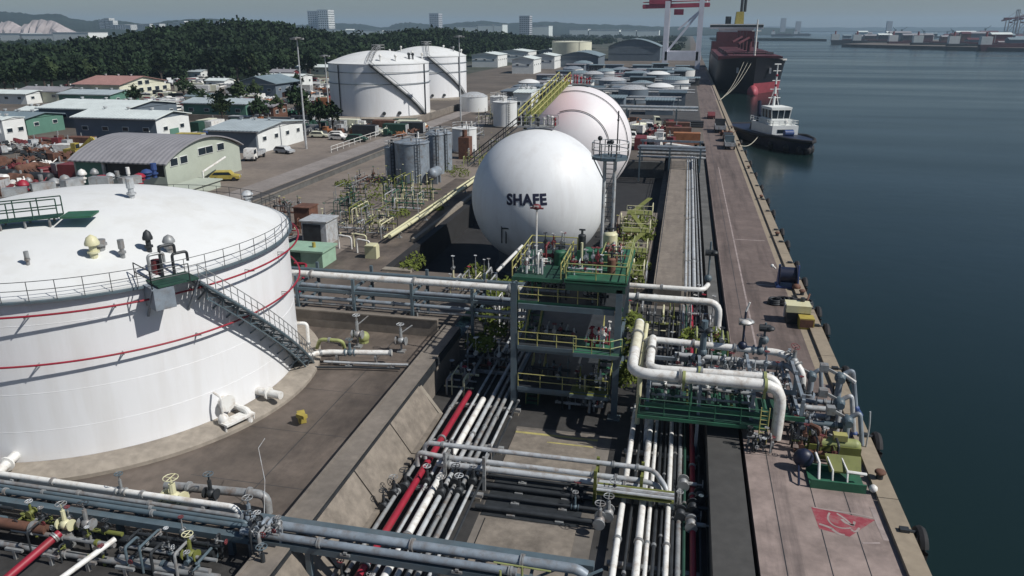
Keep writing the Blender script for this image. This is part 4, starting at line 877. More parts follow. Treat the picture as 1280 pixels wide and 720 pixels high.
for k,(dx,dy,hh) in enumerate(((-.9,.2,1.4),(.1,-.3,1.2),(.5,.3,3.6),(-.2,.6,1.0))):
    q = Vector((mp_.x+dx,mp_.y+dy,zt)); MB().tube([q, q+Vector((0,0,hh))], .06, 6).sphere(q+Vector((0,0,hh*.8 if k==2 else hh)), .2 if k!=2 else .1, n=8,m=6).build('monitor' if k!=2 else 'aerial', 'dark', o)
# yellow scaffold stair right of the sphere
o = T('access_stair', 'olive stair tower zigzagging beside the right of the spheres', 'stair', (-4.2,86,-1))
xx = (-5.4,-3.2)
for k in range(4):
    ya = 78+k*6; za = .2+ k*.8
    MB().box((-6.2,ya,za-.1),(-3.0,ya+2.2,za)).build('landing', 'olive', o)
    MB().rail([(-3.0,ya,za),(-3.0,ya+2.2,za)],1.1,.05,1.2).rail([(-6.2,ya,za),(-3.0,ya,za)],1.1,.035,1.2).build('railing', 'cream', o)
    MB().beam((-5.6 if k%2 else -3.6,ya+1.0,za),(-3.6 if k%2 else -5.6,ya+6.5,za+.8), .6,.08).build('flight', 'olive', o)
    for x in (-6.1,-3.1): MB().beam((x,ya+1,-1.0),(x,ya+1,za+.02), .12).build('post', 'olive', o)
for k in range(5):
    manifold(f'{ORD[k]} olive pipe cluster from the near end right of the spheres', -7.6, 71.5+k*7.5, -.99 if k else -1.98, 3.6, 3.2, 6, 40+k, ['olive','grey','cream','rust','olive'], hh=2.4, wheel=('yellow','grey','cream'), group='pipe clusters right of the spheres', base='darkwall')
# ================================================================ loading pipes on the right of the tower
xl, yl, zl = -2.15, 45.5, 3.9
pipe('big white pipe running toward the viewer, turning right and dropping to the quay', [(xl,54.5,zl),(xl,yl,zl),(7.2,yl,zl),(7.2,yl,.25)], .36, 'white', fillet=1.25, n=18, fl=(.12,.55), vl=())
pipe('second white pipe nested behind the big one that drops to the quay', [(-1.05,52.4,3.6),(-1.05,47.0,3.6),(6.9,47.0,3.75),(7.35,46.6,2.6)], .29, 'white', fillet=.9, n=16, fl=(.16,.6,))
y4 = 52.5
pipe('third white pipe, lying behind the two nested loading pipes and bending toward the berth', [(-1.5,51.9,2.7),(-1.5,y4,3.45),(8.2,y4,3.25),(9.4,y4-1.2,2.5),(9.4,y4-1.2,.6)], .25, 'white', fillet=.9, n=14, fl=(.3,.5,.75), vl=(.62,.8))
pipe('grey pipe just under the third white loading pipe', [(.6,y4-.2,2.5),(8.6,y4-.2,2.4),(9.2,y4-1.2,2.0),(9.2,y4-1.2,.5)], .22, 'lgrey', fillet=.6, fl=(.4,.7))
pipe('yellowed pipe running alongside the big white one toward the viewer', [(-1.65,56,3.2),(-1.65,47.8,3.2),(-1.65,47.8,-1.0)], .17, 'cream', fillet=.5, fl=(.3,))
for k,(x,y_) in enumerate(((-1.05,48.6),(-1.05,50.4),(-2.15,48.3),(-2.15,51.4))):
    pass
ls = T('pipe_rack', 'grey and green steel staging carrying the nested white loading pipes', 'pipe rack', (3,48,0))
for x in (-1.0,2.3,5.6,8.6):
    for y_ in (45.9,49.4,53.2):
        z0 = -2 if x < 2.9 else 0
        MB().beam((x,y_,z0),(x,y_,3.3), .2).build('post', 'steelblue', ls)
    MB().beam((x,45.6,2.95),(x,53.4,2.95), .2).beam((x,45.6,1.5),(x,53.4,1.5), .18).build('crossbeam', 'steelblue', ls)
for y_ in (45.6,49.4,53.3): MB().beam((-1.2,y_,1.7),(8.8,y_,1.7), .16,.28).build('girder', 'green' if y_<46 else 'steelblue', ls)
MB().box((-1.6,45.2,1.05),(6.6,46.6,1.17)).build('deck', 'darkgreen', ls); MB().box((-1.6,45.05,.9),(6.6,45.13,1.12)).build('toe_board', 'green', ls)
MB().box((-1.2,46.8,1.05),(8.2,49.2,1.15)).build('deck', 'darkgreen', ls); MB().box((2.0,53.6,1.6),(4.6,57.0,1.7)).build('deck', 'darkgreen', ls)
MB().rail([(-1.5,45.2,1.17),(6.5,45.2,1.17)], 1.1, .035, 1.6).build('railing', 'green', ls)
for k in range(12):
    x = -.6+k*.72; MB().tube([(x,46.8+.2*(k%3),1.4),(x,49.0,1.4+.25*(k%2))], .08+.02*(k%3), 8).build('small_pipe', ('darkgreen','grey','green','olive')[k%4], ls)
b = MB()
for sx in (6.05,6.55): b.tube([(sx,44.9,-.0),(sx,44.9,2.6)], .04, 6)
for k in range(8): b.tube([(6.05,44.9,.25+.3*k),(6.55,44.9,.25+.3*k)], .03, 5)
b.solo('ladder', 'yellow', 'yellow ladder leaning up to the staging beside the white down pipe', 'ladder')
for o_ in [q for q in S.objects if q.get('label','').startswith('big white pipe running toward')]:
    MB().tube([(xl,54.2,zl),(xl,49.2,zl)], .372, 18).build('wrapping', 'palecream', o_)
# clamps on the nested pipes
for k,(x,y_,z,r) in enumerate(((1.2,yl,zl,.36),(6.2,yl,zl,.36),(2.2,47.0,3.7,.29),(6.3,47.0,3.74,.29))):
    MB().tube([(x-.09,y_,z),(x+.09,y_,z)], r+.08, 14).beam((x,y_,z-r),(x,y_,z-r-.6), .16).solo('pipe_clamp', 'ygreen', ['yellow clamp on the big white pipe near its first bend','yellow clamp on the big white pipe near its drop','yellow clamp on the second white pipe near the tower','yellow clamp on the second white pipe near its drop'][k], 'clamp')
RG = 'valve gear between the tower and the berth'
for k,(x,y_,z,w,d,n,ms,hh,lab) in enumerate((
   (-1.2,54.2,-2,3.6,2.6,7,['grey','lgrey','dark'],3.6,'grey valve gear behind the third white loading pipe, next to the tower'),
   (2.0,54.0,1.75,2.6,2.6,6,['olive','grey','ygreen'],1.4,'olive valve gear inside the bend of the white quay pipe'),
   (.2,49.6,1.2,2.4,2.6,6,['grey','lgrey','dark'],1.2,'grey manifold inside the loop of the second white pipe'),
   (3.0,49.6,1.2,2.6,2.8,6,['lgrey','grey','bluegrey'],1.4,'light grey manifold right of the looped one on the staging'),
   (5.8,50.0,1.2,2.6,2.4,5,['steelblue','lgrey','dark'],1.6,'pale blue manifold at the berth end of the staging'),
   (-.8,46.9,1.2,6.6,1.6,8,['darkgreen','grey','green','white'],.7,'row of small dark green valves under the nested white pipes'),
   (7.6,48.2,.02,2.6,2.6,6,['grey','steelblue','dark'],1.5,'blue-grey manifold behind the loading arms'),
   (8.0,45.3,.02,2.8,2.2,7,['dark','grey','steelblue'],1.3,'dark manifold right of the white down pipe'),
   (8.0,43.2,.02,2.6,1.6,6,['dark','olive','rust'],1.1,'dark olive pump set in front of the dark manifold'),
   (5.3,43.8,.02,1.6,.9,6,['dark','grey'],.7,'short dark pipe stubs left of the white down pipe foot'))):
    manifold(lab, x, y_, z, w, d, n, 60+k, ms, hh=hh, group=RG)
# actuator posts standing up from the gear
for k,(px,py,y_,hh,lab) in enumerate(((928,432,y4,2.6,'dark actuator with a white dish head on the third white pipe'),(955,425,y4,1.3,'second dark actuator on the third white pipe, right of the dish head'),(878,440,51.6,2.4,'thick blue-grey standpipe left of the dish-headed actuator'),(885,348,63,3.2,'dark stub post beside the quay pipe bend'))):
    q = D(px,py,y_); o = T('actuator', lab, 'actuator', q)
    MB().tube([q, q+Vector((0,0,hh))], .08 if k!=2 else .24, 10).sphere(q, .34, n=10, m=8).build('stem', 'bluegrey' if k else 'navy', o)
    MB().tube([q+Vector((-.4,0,hh*.7)), q+Vector((.35,0,hh*.7))], .26, 10).sphere(q+Vector((.35,-.1,hh*.72)), .3,.3,.18,10,6).build('head', 'dark' if k else 'grey', o)
    if k == 0: MB().sphere(q+Vector((.1,-.2,hh*.72)), .4,.4,.16,12,6).tube([q+Vector((0,0,hh)),q+Vector((.2,0,hh+.7))], .07, 6).build('dish', 'white', o)
# marine loading arms at the berth
def loading_arm(label, x, y_, m, h, lean):
    o = T('loading_arm', label, 'loading arm', (x,y_,0))
    MB().tube([(x,y_,0),(x,y_,h)], .22, 12).tube([(x,y_,0),(x,y_,.25)], .42, 12).build('riser', m, o)
    MB().sphere((x,y_,h), .36, n=12, m=8).tube([(x,y_-.5,h),(x,y_+.5,h)], .24, 10).build('swivel', 'bluegrey', o)
    e = (x+lean, y_+.2, h-2.2); MB().tube([(x+.1,y_+.35,h),(x+lean*.6,y_+.35,h+.5),e], .15, 10, .3).build('outer_arm', m, o)
    MB().tube([e,(e[0]+.35,e[1],e[2]-.5)], .2, 10).sphere(e, .25, n=8, m=6).build('coupler', 'blue', o)
    MB().beam((x-.9,y_+.3,h+.5),(x+.3,y_+.3,h-.1), .18).cbox((x-1.0,y_+.3,h+.5), (.5,.5,.5)).build('counterweight', 'grey', o)
    MB().tube([(x-.3,y_,.3),(x-.3,y_,h-.5)], .05, 6).build('hydraulic_line', 'dark', o)
for k,(x,y_,m,h,l,lab) in enumerate(((10.2,52.6,'steelblue',1.6,1.0,'squat grey-lilac loading arm nearest the far end of the berth gear'),(11.2,48.7,'steelblue',3.4,1.3,'tallest blue-grey loading arm with a white tip over the quay edge'),(11.0,47.0,'lgrey',2.4,1.2,'light grey loading arm between the tallest one and the blue couplers'),(11.3,45.6,'steelblue',1.9,1.2,'low blue-coupled loading arm above the pump skids'))): loading_arm(lab, x, y_, m, h, l)
MB().tube([(11.4,48.9,3.6),(12.1,48.4,3.3)], .12, 8).solo('hose_tip', 'white', 'short white hose end at the top of the tallest loading arm', 'hose')
MB().tube([(12.6,45.6,.25),(12.6,45.6,1.8),(12.5,45.6,2.7)], .05, 6, .3).solo('davit_post', 'lgrey', 'thin pale davit post at the quay edge beside the pump skid', 'post')
for k in range(4): pipe(f'{ORD[k]} blue-grey berth pipe from the far side between the manifolds and the loading arms', [(8.3,49.6-1.25*k,1.1+.1*k),(11.3,49.6-1.25*k,1.1+.1*k)], .17+.03*(k%2), ('steelblue','lgrey','steelblue','bluegrey')[k], fl=(.3,.8), sup=(.5,), group='berth pipes to the loading arms')
o = T('pump_skid', 'yellow-green pump skid under the blue loading arm couplers', 'pump', (10.2,44.2,0))
MB().box((8.9,43.9,.0),(11.9,45.0,.25)).build('base_frame', 'olive', o); MB().box((8.9,43.82,.25),(11.9,43.9,1.0)).build('panel', 'olive', o)
MB().tube([(9.6,44.4,.9),(11.6,44.4,.9)], .4, 14).sphere((11.6,44.4,.9), .4, n=12, m=8).build('motor', 'ygreen', o)
MB().sphere((9.5,44.4,.9), .5,.4,.5,12,8).tube([(9.5,44.4,.9),(9.5,44.4,1.8),(9.0,44.8,1.8)], .15, 8, .2).build('pump_casing', 'rust', o)
MB().cbox((10.7,44.3,1.45), (.8,.5,.4)).build('terminal_box', 'yellow', o)
o = T('pump_skid', 'green tray with white braces at the near end of the berth gear', 'pump', (10.2,41.3,0))
MB().box((8.6,40.6,.0),(11.6,42.3,.16)).box((8.6,40.5,.0),(11.6,40.62,.55)).box((8.6,42.28,.0),(11.6,42.4,.5)).build('tray', 'green', o)
for x in (9.6,10.4): MB().tube([(x,42.2,1.3),(x+.25,41.2,.9),(x+.25,40.9,.2)], .06, 6).build('brace', 'white', o)
MB().tube([(9.0,42.2,1.35),(9.1,41.4,1.2),(9.1,40.8,.2)], .08, 6).tube([(10.6,41.2,.9),(11.7,41.3,.8)], .09, 6).build('brace', 'white', o)
MB().add([(9.5,42.2,1.4),(11.5,42.2,1.4),(11.4,41.3,.8),(9.7,41.3,.8),(9.5,42.2,1.3),(11.5,42.2,1.3),(11.4,41.3,.7),(9.7,41.3,.7)],[(0,1,2,3),(7,6,5,4),(0,4,5,1),(1,5,6,2),(2,6,7,3),(3,7,4,0)]).build('cover', 'olive', o)
MB().sphere((8.4,42.4,.8), .6,.5,.6,12,8).tube([(8.1,42.0,.5),(8.0,40.9,.4),(8.0,40.6,.02)], .07, 6).build('pump_casing', 'navy', o)
MB().sphere((12.0,40.7,.3), .24, n=10, m=6).build('drain_pot', 'white', o)
# ================================================================ quay furniture
rnd = random.Random(33)
def tyre(name, c, r, m='black', yz=True):
    b = MB(); pts = [(c[0], c[1]+r*math.cos(t), c[2]+r*math.sin(t)) for t in [2*PI*k/18 for k in range(18)]]
    b.tubeloop(pts, r*.38, 8, True); return b
fy = [37.0,47.0,57.4,66.5,71,80,86,95,101,112,120,131,143,156,170,186]
for k, y in enumerate(fy):
    o = T('tyre_fender', f'{ORD[k]} black tyre fender from the near end hung over the quay edge', 'fender', (13.45,y,-.6), 'tyre fenders along the quay edge')
    tyre('t', (13.55,y,-.45), .72).build('tyre', 'black', o)
    MB().tube([(12.9,y,.3),(13.5,y,.25),(13.6,y,-.1)], .09, 6).box((12.5,y-.18,.24),(12.95,y+.18,.42)).build('chain', 'dark', o)
for k, y in enumerate((42.0,54.5,75,98,121,148,178,210)):
    o = T('bollard', f'{ORD[k]} stubby mooring bollard from the near end of the quay kerb', 'bollard', (12.6,y,.24), 'mooring bollards on the quay kerb')
    MB().tube([(12.6,y,.24),(12.6,y,.6)], .2, 12).build('post', 'dark', o); MB().sphere((12.6,y,.66), .32,.32,.16,12,8).build('cap', 'rust', o)
# blue machine, dark gear and yellow machine with their real shapes
g = G(983,358); o = T('hose_reel', 'navy blue hose reel frame standing on the quay apron', 'hose reel', g)
x, y = g.x, g.y
MB().box((x-1.1,y-.8,0),(x+1.1,y+.8,.2)).build('base_frame', 'blue', o)
for sx in (-.95,.95): MB().add([(x+sx,y-.7,.2),(x+sx,y+.7,.2),(x+sx,y+.1,2.3),(x+sx,y-.1,2.3),(x+sx+.12,y-.7,.2),(x+sx+.12,y+.7,.2),(x+sx+.12,y+.1,2.3),(x+sx+.12,y-.1,2.3)],[(0,1,2,3),(7,6,5,4),(0,4,5,1),(1,5,6,2),(2,6,7,3),(3,7,4,0)]).build('side_frame', 'blue', o)
MB().tube([(x-.8,y,1.25),(x+.8,y,1.25)], .8, 18).tube([(x-.85,y,1.25),(x-.75,y,1.25)], 1.05, 18).tube([(x+.75,y,1.25),(x+.85,y,1.25)], 1.05, 18).build('drum', 'navy', o)
MB().tube([(x-1.3,y-.2,1.9),(x-1.6,y-.3,2.2)], .1, 6).sphere((x-1.65,y-.3,2.2), .18, n=8, m=6).build('control_lamp', 'white', o)
MB().sphere((x+.8,y-1.1,.35), .45,.35,.35,10,6).build('motor', 'rust', o)
g = G(985,381); o = T('hose_heap', 'heap of coiled black cargo hoses between the blue reel and the yellow cabinet', 'hose', g)
for k in range(5): 
    c = (g.x-1.2+k*.7, g.y+rnd.uniform(-.5,.5), .12+.1*(k%2)); b = MB()
    for q in range(3): b.ring((c[0],c[1],c[2]+.16*q), .65-.05*q, .1, 20, 6)
    b.build('hose_coil', 'black' if k%2 else 'dark', o)
MB().tube([(g.x+1.6,g.y,.15),(g.x+2.0,g.y+1.0,.9)], .09, 6).build('nozzle', 'rust', o)
g = G(997,402); x, y = g.x, g.y
o = T('generator_cabinet', 'pale yellow generator cabinet on a rusty frame near the quay edge', 'generator', g)
MB().box((x-1.1,y-.7,.0),(x+.9,y+.7,1.1)).build('frame', 'dark', o); MB().box((x-1.2,y-.8,1.1),(x+.9,y+.8,1.75)).build('hood', 'cream', o)
MB().box((x-.15,y-1.9,.0),(x+1.1,y-.75,1.0)).build('battery_box', 'machyellow', o); MB().box((x-.1,y-1.95,.2),(x+1.0,y-1.905,.9)).build('grille', 'rust', o)
MB().tube([(x-1.3,y-.4,.6),(x-1.3,y-.4,1.9)], .08, 6).build('exhaust', 'lgrey', o)
MB().tube([(x+.3,y+.6,1.75),(x+.3,y+.6,2.1)], .2, 10).build('cap', 'dark', o)
# worn red ground mark with its pale drawing
A, B_, C_, D_ = [G(*p,.0) for p in ((1014,634),(1094,650),(1062,671),(1024,661))]
b = MB(); b.add([(p.x,p.y,.006) for p in (A,B_,C_,D_)], [(3,2,1,0)])
mk = struct(b, 'painted_mark', M['markred']); 
def ribbon(pts, w, z=.0115):
    b = MB(); P = [Vector(p) for p in pts]; L = []; Rr = []
    for i, p in enumerate(P):
        d = (P[min(i+1,len(P)-1)]-P[max(i-1,0)]); d.z = 0; d.normalize(); n = Vector((-d.y,d.x,0))*w/2
        L.append((p.x+n.x,p.y+n.y,z)); Rr.append((p.x-n.x,p.y-n.y,z))
    n_ = len(P); b.add(L+Rr, [(i,n_+i,n_+i+1,i+1) for i in range(n_-1)]); return b
def pxs(l): return [G(*p,.0) for p in l]
def bez(l, n=6):
    out = []
    for a, c, e in zip(l[:-2:2], l[1:-1:2], l[2::2]):
        for k in range(n+1):
            t = k/n; out.append((a[0]*(1-t)**2+2*c[0]*t*(1-t)+e[0]*t*t, a[1]*(1-t)**2+2*c[1]*t*(1-t)+e[1]*t*t))
    return out
b = MB()
for l, w in (([(1037,641),(1031,650),(1042,657),(1052,662),(1064,660)],.10),([(1046,642),(1056,648),(1062,654),(1068,660),(1068,652)],.12),([(1052,649),(1058,656),(1068,657)],.18),([(1024,655),(1034,658),(1040,661),(1046,668),(1056,669)],.16),([(1016,634),(1040,639),(1060,641),(1078,644),(1092,648)],.10),([(1064,662),(1070,668),(1074,660)],.12)):
    q = ribbon(pxs(bez(l)), w); b.add(q.v, q.f)
struct(b, 'painted_line', M['markwhite'])
struct(ribbon(pxs([(1090,634),(1098,654),(1108,676)]), .28, .0125).add(*[(lambda q: (q.v,q.f))(ribbon(pxs([(1078,679),(1100,679)]), .12, .0125))][0]), 'edge_mark', M['markwhite'])

# ================================================================ ship at the berth
SX, B2, Y0, LEN = 30.2, 15.6, 375.0, 215.0
ZD = 10.0
ship = T('cargo_ship', 'large black cargo ship moored bow-on at the berth beyond the tug', 'ship', (SX,Y0+LEN/2,-3.5))
prof = []
def half(u, lvl):      # half breadth by distance from the stem (0..1) and height level
    full = B2; e = min(1, u/ (.20 - .07*lvl)); w = full * (1 - (1-e)**(1.8+.9*lvl)); 
    if u > .86: w *= 1 - ((u-.86)/.14)**2 * (.35 + .25*(1-lvl))
    return w
NU, lvls = 40, [(-3.6,0.0),(0.0,.2),(4.0,.45),(9.0,.8),(ZD,1.0)]
def hullpt(i, j, s):
    u = i/NU; z, l = lvls[j]; rake = 5.5*l; y = Y0 - rake*(1-u)**6 + LEN*u
    zz = z + (3.0*max(0,1-u/.14) if j==4 else 0) + (2.0*max(0,1-u/.14) if j==3 else 0)
    return (SX + s*half(u,l), y, zz)
vs = []; fs = []
for s in (-1,1):
    o_ = len(vs)
    for i in range(NU+1):
        for j in range(5): vs.append(hullpt(i,j,s))
    for i in range(NU):
        for j in range(4):
            a = o_+i*5+j; q = (a,a+1,a+6,a+5); fs.append(q if s<0 else q[::-1])
n_ = (NU+1)*5
for i in range(NU): fs.append((i*5+4, n_+i*5+4, n_+(i+1)*5+4, (i+1)*5+4))
for j in range(4): fs.append((NU*5+j, NU*5+j+1, n_+NU*5+j+1, n_+NU*5+j))
hull = MB().add(vs, fs).build('hull', 'shiphull', ship)
# red boot topping along the fore part, a sheet proud of the plating
vs = []; fs = []
for s in (1,):  # starboard only; port goes without red so its shade is painted black
    o_ = len(vs)
    for i in range(0,9):
        for (j0,j1,t) in ((0,1,0),(1,2,0.35)):
            p0, p1 = Vector(hullpt(i,j0,s)), Vector(hullpt(i,j1,s)); p = p0 if t==0 else p0.lerp(p1,t); p.x += s*.06; p.y -= .05; vs.append(tuple(p))
    for i in range(8): a = o_+i*2; q = (a,a+1,a+3,a+2); fs.append(q if s<0 else q[::-1])
MB().add(vs, fs).build('boot_topping', 'pink', ship)
MB().sphere((SX,Y0-1.0,-2.6), 2.4, 6.0, 3.2, 24, 16).build('bulbous_bow', 'pink', ship)
MB().box((SX-B2*.98,Y0+32,ZD-.1),(SX+B2*.98,Y0+LEN*.84,ZD+2.2)).build('coaming', 'shipred', ship)
for k in range(5):
    y = Y0+36+k*27; MB().box((SX-11,y,ZD+2.2),(SX+11,y+20,ZD+3.8)).build('hatch_cover', 'shipred', ship)
    if k: 
        cr = MB().tube([(SX+1,y-4,ZD),(SX+1,y-4,ZD+13)], 1.1, 12).cbox((SX+1,y-4,ZD+12),(4,4,4)).build('deck_crane', 'shipred', ship)
        MB().beam((SX+1,y-4,ZD+11),(SX+2-8*(k%2),y-24,ZD+8), .8)._link('jib', M['shipred'], cr, Vector(ship.location), True)
MB().box((SX-B2*.72,Y0+4,ZD+3.0),(SX+B2*.72,Y0+26,ZD+3.3)).build('forecastle_deck', 'shipred', ship)
MB().rail([(SX-9,Y0+16,ZD+3.3),(SX-4,Y0-2,ZD+4),(SX+4,Y0-2,ZD+4),(SX+9,Y0+16,ZD+3.3)], 1.2, .12, 4).build('bow_railing', 'dark', ship)
MB().tube([(SX,Y0+9,ZD+3),(SX,Y0+9,ZD+19)], [.55,.3], 8).tube([(SX-2,Y0+9,ZD+14),(SX+2,Y0+9,ZD+14)], .2, 6).build('foremast', 'white', ship)
yb = Y0+LEN-42
ss_ = MB().box((SX-B2*.95,yb,ZD),(SX+B2*.95,yb+22,ZD+7)).box((SX-12,yb+1,ZD+7),(SX+12,yb+20,ZD+13)).build('superstructure', 'shipred', ship)
MB().box((SX-11,yb+2,ZD+13),(SX+11,yb+18,ZD+15)).build('accommodation', 'wallwhite', ship)
MB().box((SX-17,yb+1,ZD+15),(SX+17,yb+8,ZD+18)).build('bridge', 'wallwhite', ship); MB().box((SX-16.9,yb+.85,ZD+16.1),(SX+16.9,yb+.98,ZD+17.4)).build('bridge_window', 'glass', ship)
fn = MB().box((SX-1,yb+22,ZD),(SX+6.5,yb+31,ZD+14)).build('engine_casing', 'shipred', ship)
MB().extr([(-3,0),(3.2,0),(2.6,12),(-2.2,12)], (SX+2.5,yb+20,ZD+14), (1,0,0),(0,0,1),(0,9,0)).build('funnel', 'machyellow', ship)
for dx,dy,hh in ((-9,0,7),(1.2,-1,10),(4.2,2,8)): MB().tube([(SX+2.5+dx*.8,yb+24+dy,ZD+(16 if dx<0 else 26)),(SX+2.5+dx*.8,yb+24+dy,ZD+(16 if dx<0 else 26)+hh)], 2.0 if dx<0 else 1.0, 10).build('exhaust_pipe', 'dark', ship)
for s in (-1,1): MB().cbox((SX+s*7.2,Y0+4,ZD-3.2),(.9,1.6,2.4)).build('anchor', 'lgrey', ship)
MB().cbox((SX+12.6,Y0+11,ZD+1.5),(5,.6,.7),.5).build('fairlead', 'white', ship)
for k,(dx,ym) in enumerate(((-5,292),(-3.2,292),(-1.5,294))):
    a = Vector((SX+dx,Y0-1,ZD+1)); e = Vector((12.6,ym,.6)); pts = [a.lerp(e,t)-Vector((0,0,2.4*math.sin(PI*t))) for t in [i/14 for i in range(15)]]
    MB().tube(pts, .08, 5).solo('mooring_rope', 'rope', ['leftmost mooring rope from the black ship to the quay','middle mooring rope from the black ship to the quay','rightmost mooring rope from the black ship to the quay'][k], 'rope')
# ================================================================ tug
ta_, tb_ = G(926,166,-3.5), G(1004,192,-3.5)
ax = (tb_-ta_); TL = ax.length; ax.normalize(); px_ = Vector((-ax.y,ax.x,0)); tc = (ta_+tb_)/2
tug = T('tugboat', 'navy tugboat with a white wheelhouse and tall mast lying off the quay', 'tugboat', (tc.x,tc.y,-3.5))
def tp(a, b_, z): return tc + ax*a + px_*b_ + Vector((0,0,z))
HL = TL/2
def tugring(z, sc, bow):
    return [tp(HL*a*(1 if a<0 else bow), 4.3*sc*b_, z) for a,b_ in ((-1,.78),(-.96,.9),(-.5,1),(.1,1),(.5,.92),(.78,.66),(.94,.3),(1,0),(.94,-.3),(.78,-.66),(.5,-.92),(.1,-1),(-.5,-1),(-.96,-.9),(-1,-.78))]
rg = [tugring(-.6,.8,.9), tugring(.6,.95,.97), tugring(2.0,1.0,1.03)]
for q in rg[2][4:11]: q.z += .7
vs = [v for q in rg for v in q]; n_ = 15; fs = [(i*n_+k,i*n_+(k+1)%n_,(i+1)*n_+(k+1)%n_,(i+1)*n_+k) for i in range(2) for k in range(n_)]
fs.append(tuple(2*n_+k for k in range(n_)))
MB().add(vs, fs).build('hull', 'navy', tug)
b = MB(); b.tubeloop([v+Vector((0,0,-.1)) for v in rg[2]], .38, 8, True); b.build('rubber_fender', 'black', tug)
b = MB()
for k in range(7): 
    q = rg[1][4+k]; b.sphere(q+Vector((0,0,.2)), .75,.75,.85,10,8)
b.build('bow_tyre', 'black', tug)
def tbx(a0,a1,b0,b1,z0,z1,taper=1.0):
    c0=[tp(a,b_,z0) for a,b_ in ((a0,b0),(a1,b0),(a1,b1),(a0,b1))]; am=(a0+a1)/2; bm_=(b0+b1)/2
    c1=[tp(am+(a-am)*taper,bm_+(b_-bm_)*taper,z1) for a,b_ in ((a0,b0),(a1,b0),(a1,b1),(a0,b1))]
    return MB().add(c0+c1,[(3,2,1,0),(4,5,6,7),(0,1,5,4),(1,2,6,5),(2,3,7,6),(3,0,4,7)])
tbx(-4,7.5,-3.0,3.0,2.0,4.4).build('deckhouse', 'wallwhite', tug)
MB().cbox(tp(7.52,0,3.3),(.1,3.6,.7),math.atan2(ax.y,ax.x)).build('deckhouse_window', 'glass', tug)
tbx(-1.6,5.2,-2.4,2.4,4.4,5.4).build('upper_house', 'wallwhite', tug)
wh = tbx(-.6,4.4,-2.0,2.0,5.4,7.6,1.12).build('wheelhouse', 'glass', tug)
b = tbx(-.9,4.8,-2.4,2.4,7.6,7.95); b.build('wheelhouse_roof', 'wallwhite', tug)
b = MB()
for a in (-.7,.9,2.6,4.5):
    for s in (-1,1): b.beam(tp(a,2.02*s,5.4), tp(a+.1,2.3*s,7.6), .22)
for s in (-.7,.7): b.beam(tp(4.42,s,5.4), tp(4.75,s,7.6), .2)
for z,e in ((5.45,0),(7.5,.27)): b.beam(tp(4.45+e,-2-e,z),tp(4.45+e,2+e,z), .25).beam(tp(-.6,2.02+e,z),tp(4.5,2.02+e,z), .25).beam(tp(-.6,-2.02-e,z),tp(4.5,-2.02-e,z), .25)
b.build('window_frame', 'wallwhite', tug)
MB().tube([tp(.2,0,7.9), tp(.2,0,16.5)], [.30,.12], 8).build('mast', 'wallwhite', tug)
b = MB()
for z,w in ((9.6,1.4),(11.4,1.2),(13.2,.9),(15.2,.9)): b.tube([tp(.2,-w,z),tp(.2,w,z)], .10, 6)
for s in (-1,1): b.tube([tp(.2,1.2*s,7.9),tp(.2,.15*s,11.5)], .09, 6)
b.build('mast_yard', 'wallwhite', tug)
for z in (10.2,12.2,14.3): MB().sphere(tp(.35,0,z), .28, n=8, m=6).build('mast_light', 'red', tug)
MB().cbox(tp(.2,0,16.6),(1.5,.25,.25),math.atan2(px_.y,px_.x)).build('radar', 'wallwhite', tug)
for s in (-1,1): MB().tube([tp(-2.2,2.2*s,4.4), tp(-2.6,2.2*s,8.8)], [.55,.42], 10).build('exhaust_stack', 'navy', tug)
MB().tube([tp(9.3,-1,3.1), tp(9.3,1,3.1)], .7, 12).build('tow_winch', 'blue', tug)
tbx(-7.5,-3.5,-2.0,2.0,2.0,3.4,.9).build('aft_casing', 'dark', tug)
for k in range(5): MB().sphere(tp(-9+k*1.3,4.2,2.0), .8,.8,.9,10,8).build('side_tyre', 'black', tug)
MB().tube([tp(-8,-1.2,2.6), tp(-8,1.2,2.6)], .7, 12).build('stern_winch', 'grey', tug)
MB().rail([tp(-5,2.9,4.4),tp(7.3,2.9,4.4),tp(7.3,-2.9,4.4),tp(-5,-2.9,4.4)], 1.0, .07, 1.6).build('railing', 'wallwhite', tug)
for k in range(4): MB().sphere(tp(2+k*1.4,2.1-k*.5,5.0), .5, n=8, m=6).build('life_raft', 'white', tug)
e = Vector((12.6,176,.6)); a = tp(3,-4.2,2.4); pts = [a.lerp(e,t)-Vector((0,0,1.2*math.sin(PI*t))) for t in [i/12 for i in range(13)]]
MB().tube(pts, .09, 5).solo('mooring_rope', 'rope', 'single slack rope tying the tug to the quay kerb', 'rope')
tug.scale = (1.14,1.14,1.2)
